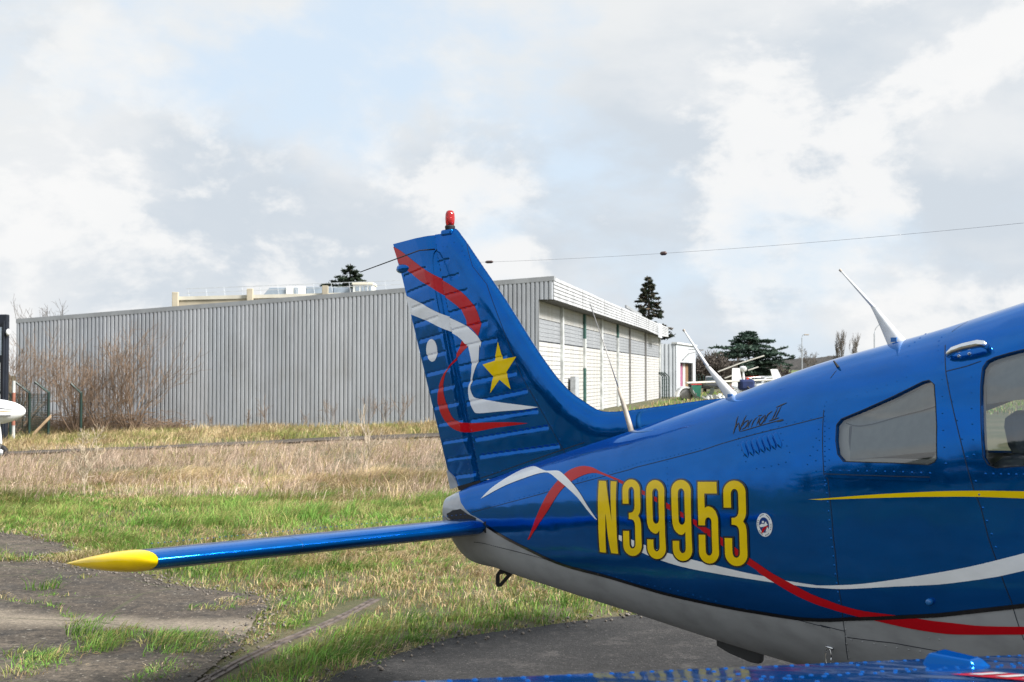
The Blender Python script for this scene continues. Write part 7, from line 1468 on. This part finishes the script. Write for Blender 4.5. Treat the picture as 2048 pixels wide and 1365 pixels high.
# --- green security fences with cranked posts
M['greenpost'] = plain('dark green posts', (.006, .032, .025), .5, 0, .2, 5.)
t = NT('green fence mesh'); v = t.co('Object', (1, 1, 1)); br = t.n.new('ShaderNodeTexChecker')
M['wiregreen'] = plain('dark green wire', (.010, .035, .028), .6)
def fence(posts, y, label, lean, hgt, step=.16):
    x0 = px_at(posts[0], 0, y)[0]; z0 = float(gz(x0, y)); f = empty('fence', (x0, y, z0)); tag(f, label, 'fence')
    for u in posts:
        x = px_at(u, 0, y)[0] - x0; m = MB(); z = float(gz(x + x0, y)) - z0
        m.tube([(x, 0, z - .2), (x, 0, z + hgt), (x + lean, -.12, z + hgt + abs(lean) * .85)], .045, 6); m.build('fence_post', M['greenpost'], f)
    xa, xb = px_at(posts[0], 0, y)[0] - x0, px_at(posts[-1], 0, y)[0] - x0
    segs = []
    for q in np.arange(.05, hgt, step): segs.append((xa, .03, q, xb, .03, q, .009, .009))
    for q in np.arange(xa, xb, step * .6): segs.append((q, .035, 0, q, .035, hgt, .006, .006))
    V, F = tube_forest(np.array(segs)); o = mk_np('wire_mesh', V, F, M['wiregreen'], f); o['kind'] = 'stuff'
    return f
fence((22, 60, 98), 41.5, 'green wire fence with cranked posts behind the white nose', -.42, 1.5, .055)
fence((1325, 1329, 1333, 1338), 85.0, 'green cranked fence posts between hangar and grey shed', -.35, 1.5, .25)
fence((1394, 1400, 1407), 118.0, 'low green fence posts to the right of the grey shed', -.2, 1.5, .3)
x, _, _ = px_at(163, 0, 42.5); z = float(gz(x, 42.5)); cp = empty('cranked_post', (x, 42.5, z)); tag(cp, 'single green cranked post half hidden in the leafless shrubs', 'post')
m = MB(); m.tube([(0, 0, -.1), (0, 0, 1.45), (-.32, -.1, 1.78)], .045, 6); m.build('post', M['greenpost'], cp)
y = 40.0; x, _, z1 = px_at(28, 762, y); z0 = float(gz(x, y)); wp = empty('marker_post', (x, y, z0)); tag(wp, 'thin white and rust marker post beside the white nose', 'post')
m = MB(); m.tube([(0, 0, -.1), (0, 0, z1 - z0)], .055, 8); m.build('pole', M['postwhite'], wp)
for f in (.25, .62): m = MB(); m.tube([(0, 0, (z1 - z0) * f), (0, 0, (z1 - z0) * (f + .18))], .060, 8); m.build('rust_band', plain('red brown band', (.30, .12, .08), .7), wp)
y = 41.0; xa = px_at(66, 0, y)[0]; xb = px_at(97, 0, y)[0]; z0 = float(gz(xa, y))
m = MB(); d = Vector((xb - xa, .25, .62)); m.add([(0, -.02, -.05), (0, .06, -.05), (0, .06, .07), (0, -.02, .07)] + [tuple(Vector(p) + d) for p in ((0, -.02, -.05), (0, .06, -.05), (0, .06, .07), (0, -.02, .07))], [(0, 1, 2, 3), (7, 6, 5, 4), (0, 4, 5, 1), (1, 5, 6, 2), (2, 6, 7, 3), (3, 7, 4, 0)])
o = m.build('timber_plank', plain('weathered tan timber', (.36, .25, .15), .8, 0, .2, 4.), None, bevel=.008, loc=(xa, y, z0 + .1)); tag(o, 'tan timber plank leaning on the green fence', 'plank')

# --- street lamps
def lamp(u, vtop, y, arm, label):
    x, _, zt = px_at(u, vtop, y); z0 = float(gz(x, y)); L = empty('street_lamp', (x, y, z0)); tag(L, label, 'street lamp', 'tall street lamps beyond the airfield')
    H = zt - z0; pts = [(0, 0, 0), (0, 0, H - arm * 1.1)] + [(arm * (1 - math.cos(a)), 0, H - arm * 1.1 + arm * 1.1 * math.sin(a)) for a in np.linspace(.2, 1.5, 7)]
    m = MB(); m.tube(pts, [.10, .075] + [.05] * 7, 7); m.build('pole', M['galv'], L)
    m = MB(); m.box((arm - .15, -.14, H - .16), (arm + .55, .14, H + .02)); m.build('lamp_head', M['tan'], L, bevel=.04)
lamp(1604, 669, 190, .5, 'tall grey street lamp beside the spreading bare tree')
lamp(1749, 647, 150, 1.2, 'curved street lamp half hidden by the forward whip aerial')

# --- parked machines beyond
M['cover'] = plain('navy fabric cover', (.018, .035, .12), .9, 0, .15, 6.)
M['cream'] = plain('cream fabric wing', (.56, .54, .47), .6, 0, .1, 3.)
y = 66.0
def S(u, v): p = px_at(u, v, y); return p[0], p[2]
wx0, wz0 = S(1372, 767); wx1, wz1 = S(1640, 757); cx_, cz_ = S(1490, 770)
ma = empty('parked_microlight', (cx_, y, 0)); tag(ma, 'white microlight with long straight wing and navy engine cover', 'aircraft')
m = MB(); pr = [(-.55, 0), (-.40, .05), (0, .075), (.4, .045), (.7, 0), (.4, -.02), (-.4, -.04)]; V = []
for f in np.linspace(0, 1, 9):
    for a, b in pr: V.append((wx0 + (wx1 - wx0) * f - cx_, a, wz0 + (wz1 - wz0) * f + b))
k = len(pr); m.add(V, [(i * k + j, (i + 1) * k + j, (i + 1) * k + (j + 1) % k, i * k + (j + 1) % k) for i in range(8) for j in range(k)] + [tuple(range(k)), tuple(range(8 * k, 9 * k))[::-1]]); m.build('wing', M['cream'], ma)
m = MB(); m.box((-.38, -.75, cz_ - .28), (.38, .2, cz_ + .28)); m.build('engine_cover', M['cover'], ma, bevel=.12)
m = MB(); m.box((-.30, -.7, cz_ - .62), (.30, 1.6, cz_ - .30)); m.build('cowling', M['white'], ma, bevel=.12)
for a in (-1, 1):
    m = MB(); m.tube([(a * .3, 0, cz_ - .5), (a * 2.4, .1, wz0 + .02)], .03, 6); m.build('wing_strut', M['galv'], ma)
    m = MB(); m.lathe([(.05, -.06), (.17, -.06), (.2, 0), (.17, .06), (.05, .06)], 16, Matrix.Translation((a * .75, .3, .2)) @ Matrix.Rotation(R(90), 4, 'Y')); m.build('wheel', M['rubber'], ma, smooth=True)
    m = MB(); m.tube([(a * .75, .3, .2), (a * .2, .2, cz_ - .55)], .03, 6); m.build('gear_leg', M['white'], ma)
m = MB(); m.tube([(0, .8, cz_ - .3), (.1, 4.4, cz_ - .1)], [.2, .08], 8); m.build('tail_boom', M['white'], ma)
fx, fz = S(1497, 739); m = MB(); m.prism([(-.15, 0), (.45, 0), (.28, 1.0), (-.12, 1.0)], -.04, .04, Matrix.Translation((fx - cx_, 4.2, cz_ - .1)) @ Matrix(((1, 0, 0, 0), (0, 0, -1, 0), (0, 1, 0, 0), (0, 0, 0, 1)))); m.build('tail_fin', M['white'], ma)
bl_ = S(1479, 777)[0] - cx_; m = MB(); m.tube([(-.05, -.86, cz_ - .1), (.55, -.9, cz_ - .62)], [.06, .035], 6); m.build('propeller_blade', M['rubber'], ma)

y = 88.0
hx, hz = S(1486, 742); ag = empty('autogyro', (hx, y, 0)); tag(ag, 'autogyro with white mast and tilted cream rotor blades', 'autogyro')
m = MB(); m.tube([(.1, 0, .4), (0, 0, hz)], [.11, .07], 8); m.build('mast', M['white'], ag)
m = MB(); m.lathe([(.10, 0), (.25, .05), (.27, .22), (.2, .34), (.08, .38)], 14, Matrix.Translation((0, 0, hz - .05))); m.build('rotor_head', M['white'], ag, smooth=True)
for (ua, va, ub, vb, dy) in ((1433, 745, 1480, 727, -.6), (1480, 727, 1525, 713, -.6), (1500, 742, 1521, 735, .8), (1453, 758, 1472, 751, .8)):
    xa, za = S(ua, va); xb, zb = S(ub, vb); m = MB(); m.add([(xa - hx, dy - .11, za), (xa - hx, dy + .11, za + .02), (xa - hx, dy + .11, za + .07), (xa - hx, dy - .11, za + .05), (xb - hx, dy - .11, zb), (xb - hx, dy + .11, zb + .02), (xb - hx, dy + .11, zb + .07), (xb - hx, dy - .11, zb + .05)], [(0, 1, 2, 3), (7, 6, 5, 4), (0, 4, 5, 1), (1, 5, 6, 2), (2, 6, 7, 3), (3, 7, 4, 0)]); m.build('rotor_blade', M['cream'], ag)
m = MB(); m.lathe([(.02, -1.3), (.3, -1.0), (.42, -.3), (.40, .3), (.2, .8)], 14, Matrix.Translation((.1, 0, .55)) @ Matrix.Rotation(R(90), 4, 'X')); m.build('cabin_pod', M['white'], ag, smooth=True)
m = MB(); m.tube([(.1, .5, .5), (.1, 2.6, .6)], .06, 6); m.build('tail_boom', M['galv'], ag)
m = MB(); m.prism([(-.3, 0), (.3, 0), (.25, .9), (-.15, .9)], -.03, .03, Matrix.Translation((.1, 2.6, .5)) @ Matrix(((1, 0, 0, 0), (0, 0, -1, 0), (0, 1, 0, 0), (0, 0, 0, 1)))); m.build('tail_fin', M['white'], ag)
for a in (-.7, .7): m = MB(); m.lathe([(.04, -.05), (.15, -.05), (.18, 0), (.15, .05), (.04, .05)], 14, Matrix.Translation((a, .2, .18)) @ Matrix.Rotation(R(90), 4, 'Y')); m.build('wheel', M['rubber'], ag, smooth=True)

# tail of a third machine, farther back
y = 96.0; x, z = S(1552, 739); tf = empty('parked_glider', (x, y, 0)); tag(tf, 'distant white aircraft showing its slanted tail above the microlight wing', 'aircraft')
m = MB(); m.prism([(-.1, 0), (.75, 0), (.1, z - .7), (-.45, z - .7)], -.05, .05, Matrix.Translation((0, 0, .7)) @ Matrix(((1, 0, 0, 0), (0, 0, -1, 0), (0, 1, 0, 0), (0, 0, 0, 1)))); m.build('tail_fin', M['white'], tf)
m = MB(); m.lathe([(.02, -.6), (.14, -.4), (.3, 1.4), (.42, 2.6), (.36, 3.6), (.1, 4.2)], 14, Matrix.Translation((.2, 0, .75)) @ Matrix.Rotation(R(90), 4, 'Y')); m.build('fuselage', M['white'], tf, smooth=True)
m = MB(); m.box((1.9, -4, .95), (3.0, 4, 1.05)); m.build('wing', M['white'], tf, bevel=.03)

# --- parked cars
M['glass'] = plain('dark car glass', (.03, .045, .05), .1)
def car(u, y, col, label, rz, name='parked_car'):
    x = px_at(u, 0, y)[0]; c = empty(name, (x, y, float(gz(x, y))), rz); tag(c, label, 'car', 'cars parked beyond the airfield')
    pc = paint('car ' + label[:14], col, .25, .0)
    m = MB(); body = [(-2.0, .35), (-2.05, .7), (-1.9, .9), (-1.1, .98), (1.0, .98), (1.85, .84), (2.05, .6), (2.0, .35)]
    rot = Matrix(((1, 0, 0, 0), (0, 0, -1, 0), (0, 1, 0, 0), (0, 0, 0, 1)))
    m.prism(body, -.82, .82, rot); m.build('body', pc, c, bevel=.08)
    m = MB(); a = [(-1.55, .96), (-1.15, 1.42), (-.2, 1.50), (.45, 1.42), (1.1, .96)]; m.prism(a, -.70, .70, rot); m.build('cabin', pc, c, bevel=.09)
    for sg in (-1, 1):
        m = MB(); m.prism([(-1.32, 1.02), (-1.05, 1.36), (-.25, 1.43), (.40, 1.35), (.92, 1.02)], .70 * sg, .706 * sg, rot); m.build('side_glass', M['glass'], c)
        for wx_ in (-1.25, 1.3):
            m = MB(); m.lathe([(.12, -.1), (.28, -.1), (.31, -.05), (.31, .05), (.28, .1), (.12, .1)], 18, Matrix.Translation((wx_, sg * .76, .31)) @ Matrix.Rotation(R(90), 4, 'X')); m.build('wheel', M['rubber'], c, smooth=True)
    m = MB(); m.add([(1.13, -.6, .99), (1.13, .6, .99), (.5, .55, 1.4), (.5, -.55, 1.4)], [(0, 1, 2, 3)]); m.build('windscreen', M['glass'], c)
    m = MB(); m.add([(-1.59, -.6, .99), (-1.59, .6, .99), (-1.20, .55, 1.39), (-1.20, -.55, 1.39)], [(3, 2, 1, 0)]); m.build('rear_glass', M['glass'], c)
    for sg in (-1, 1):
        m = MB(); m.box((1.93, sg * .62 - .13, .58), (2.07, sg * .62 + .13, .70)); m.build('headlight', M['whitebox'], c)
car(1427, 112, (.05, .055, .06), 'dark grey car seen between shed and white aerial', R(80))
car(1532, 120, (.62, .64, .64), 'white car above the microlight wing', R(60))
car(1512, 104, (.55, .06, .02), 'orange red car beside the navy engine cover', R(20))
car(1549, 100, (.55, .57, .58), 'silver white car below the slanted white tail', R(15))

# --- scrap by the shed: old cowling with wheel, green cradle, bin
y = 80.0
x, _, z = px_at(1372, 784, y); sc_ = empty('old_cowling', (x, y, 0)); tag(sc_, 'white discarded engine cowling arched over a grey wheel by the shed', 'cowling')
V = []
for k in range(15):
    a = math.pi * k / 14
    for r, yy_ in ((.46, -.1), (.56, -.12), (.58, 1.2), (.46, 1.2)): V.append((-math.cos(a) * r, yy_, .28 + math.sin(a) * r * 1.05))
mk('shell', V, [(4 * k + j, 4 * k + 4 + j, 4 * k + 4 + (j + 1) % 4, 4 * k + (j + 1) % 4) for k in range(14) for j in range(4)], M['white'], sc_, smooth=False)
m = MB(); m.lathe([(.05, -.05), (.14, -.06), (.30, -.02), (.38, -.06), (.42, 0), (.42, .1), (.3, .14)], 22, Matrix.Translation((0, .1, .35)) @ Matrix.Rotation(R(90), 4, 'X')); m.build('wheel', M['steel'], sc_, smooth=True)
for k in range(8):
    a = k * math.pi / 4; m = MB(); m.tube([(.06 * math.cos(a), -.01, .35 + .06 * math.sin(a)), (.36 * math.cos(a), -.01, .35 + .36 * math.sin(a))], .025, 5); m.build('spoke', M['galv'], sc_)
x, _, z = px_at(1399, 784, y); bn = empty('waste_bin', (x, y + 1.5, 0)); tag(bn, 'green wheeled waste bin with red lid near the discarded cowling', 'bin')
m = MB(); m.add([(-.24, -.22, .08), (.24, -.22, .08), (.24, .22, .08), (-.24, .22, .08), (-.30, -.28, .95), (.30, -.28, .95), (.30, .28, .95), (-.30, .28, .95)], [(0, 3, 2, 1), (4, 5, 6, 7), (0, 1, 5, 4), (1, 2, 6, 5), (2, 3, 7, 6), (3, 0, 4, 7)]); m.build('body', plain('bin green', (.02, .14, .09), .5), bn, bevel=.02)
m = MB(); m.box((-.33, -.31, .96), (.33, .31, 1.03)); m.build('lid', plain('bin red', (.42, .03, .03), .5), bn, bevel=.02)
for a in (-.25, .25): m = MB(); m.lathe([(.03, -.03), (.1, -.03), (.1, .03), (.03, .03)], 12, Matrix.Translation((a, .26, .1)) @ Matrix.Rotation(R(90), 4, 'Y')); m.build('wheel', M['rubber'], bn)
x, _, z = px_at(1402, 790, y); cr_ = empty('green_cradle', (x, y - .5, 0)); tag(cr_, 'round dark green steel cradle lying in front of the waste bin', 'cradle')
V = []
for k in range(17):
    a = math.pi + math.pi * k / 16
    for r, yy_ in ((.62, 0), (.78, 0), (.78, .6), (.62, .6)): V.append((math.cos(a) * r, yy_, .80 + math.sin(a) * r))
mk('ring', V, [(4 * k + j, 4 * k + (j + 1) % 4, 4 * k + 4 + (j + 1) % 4, 4 * k + 4 + j) for k in range(16) for j in range(4)], plain('dark olive steel', (.05, .065, .05), .6), cr_)
for a in (-.5, .5): m = MB(); m.tube([(a, .3, .0), (a * .7, .3, .45)], .05, 6); m.build('foot', M['steel'], cr_)
x, _, _ = px_at(1427, 793, y); rb = MB(); rs = np.random.default_rng(9)
for k in range(14):
    c0 = Vector((rs.normal(0, .5), rs.normal(0, .4), .08 + abs(rs.normal(0, .1)))); rb.box((-.16, -.1, -.05), (.16, .1, .05), Matrix.Translation(c0) @ Matrix.Rotation(rs.uniform(0, 6), 4, Vector(rs.normal(0, 1, 3)).normalized()))
o = rb.build('rubble', M['postwhite'], None, loc=(x, y - 1, 0)); tag(o, 'loose heap of pale rubble right of the green cradle', 'rubble', kind='stuff')

# --- unseen evergreens added at left so the aircraft flank has dark shapes to mirror
for i, (x, y, h, r_) in enumerate(((-17, 1.5, 5.6, 2.6), (-21, -3.5, 6.8, 2.8), (-19.5, 5.2, 4.4, 2.4), (-26, -9, 7.5, 3.2), (-24, 8.5, 5.2, 2.6))):
    conifer('unseen_conifer', x, y, h, r_, ('unseen conifer added for reflections, nearest the concrete', 'second unseen conifer added for reflections', 'low unseen conifer added for reflections by the slab edge', 'tallest unseen conifer added for reflections', 'unseen conifer added for reflections beyond the slab')[i], 80 + i, 'cedar', DARK, .30, 60, per=60)

# --- loose gravel and crumbs along the broken paving edges
rs = np.random.default_rng(77)
pts = []
for ring in (APRON[1:14], SLAB[1:17]):
    q = densify(ring, .02, False); k = rs.integers(0, len(q), 900); pts.append(q[k] + rs.normal(0, .10, (900, 2)))
pts = np.concatenate(pts); n = len(pts); oc = np.array([[1, 0, 0], [0, 1, 0], [-1, 0, 0], [0, -1, 0], [0, 0, .8], [0, 0, -.8]], float)
sz = rs.uniform(.005, .016, (n, 1, 1)) * rs.uniform(.6, 1.3, (n, 6, 1)); an = rs.uniform(0, 6.28, n); co_, si_ = np.cos(an), np.sin(an)
rot = np.stack([np.stack([co_, -si_, 0 * an], 1), np.stack([si_, co_, 0 * an], 1), np.stack([0 * an, 0 * an, 1 + 0 * an], 1)], 1)
Vg = np.einsum('nij,mj->nmi', rot, oc) * sz; Vg[:, :, 0] += pts[:, :1]; Vg[:, :, 1] += pts[:, 1:]; Vg[:, :, 2] += (gz(pts[:, 0], pts[:, 1]) + .020)[:, None]
tri8 = np.array([[0, 1, 4], [1, 2, 4], [2, 3, 4], [3, 0, 4], [1, 0, 5], [2, 1, 5], [3, 2, 5], [0, 3, 5]])
o = mk_np('loose_gravel', Vg.reshape(-1, 3), (np.arange(n)[:, None, None] * 6 + tri8).reshape(-1, 3), plain('grey brown crumbs', (.16, .14, .12), .9, 0, .4, 30.))
tag(o, 'loose gravel crumbs along the broken paving edges', 'gravel', kind='stuff')
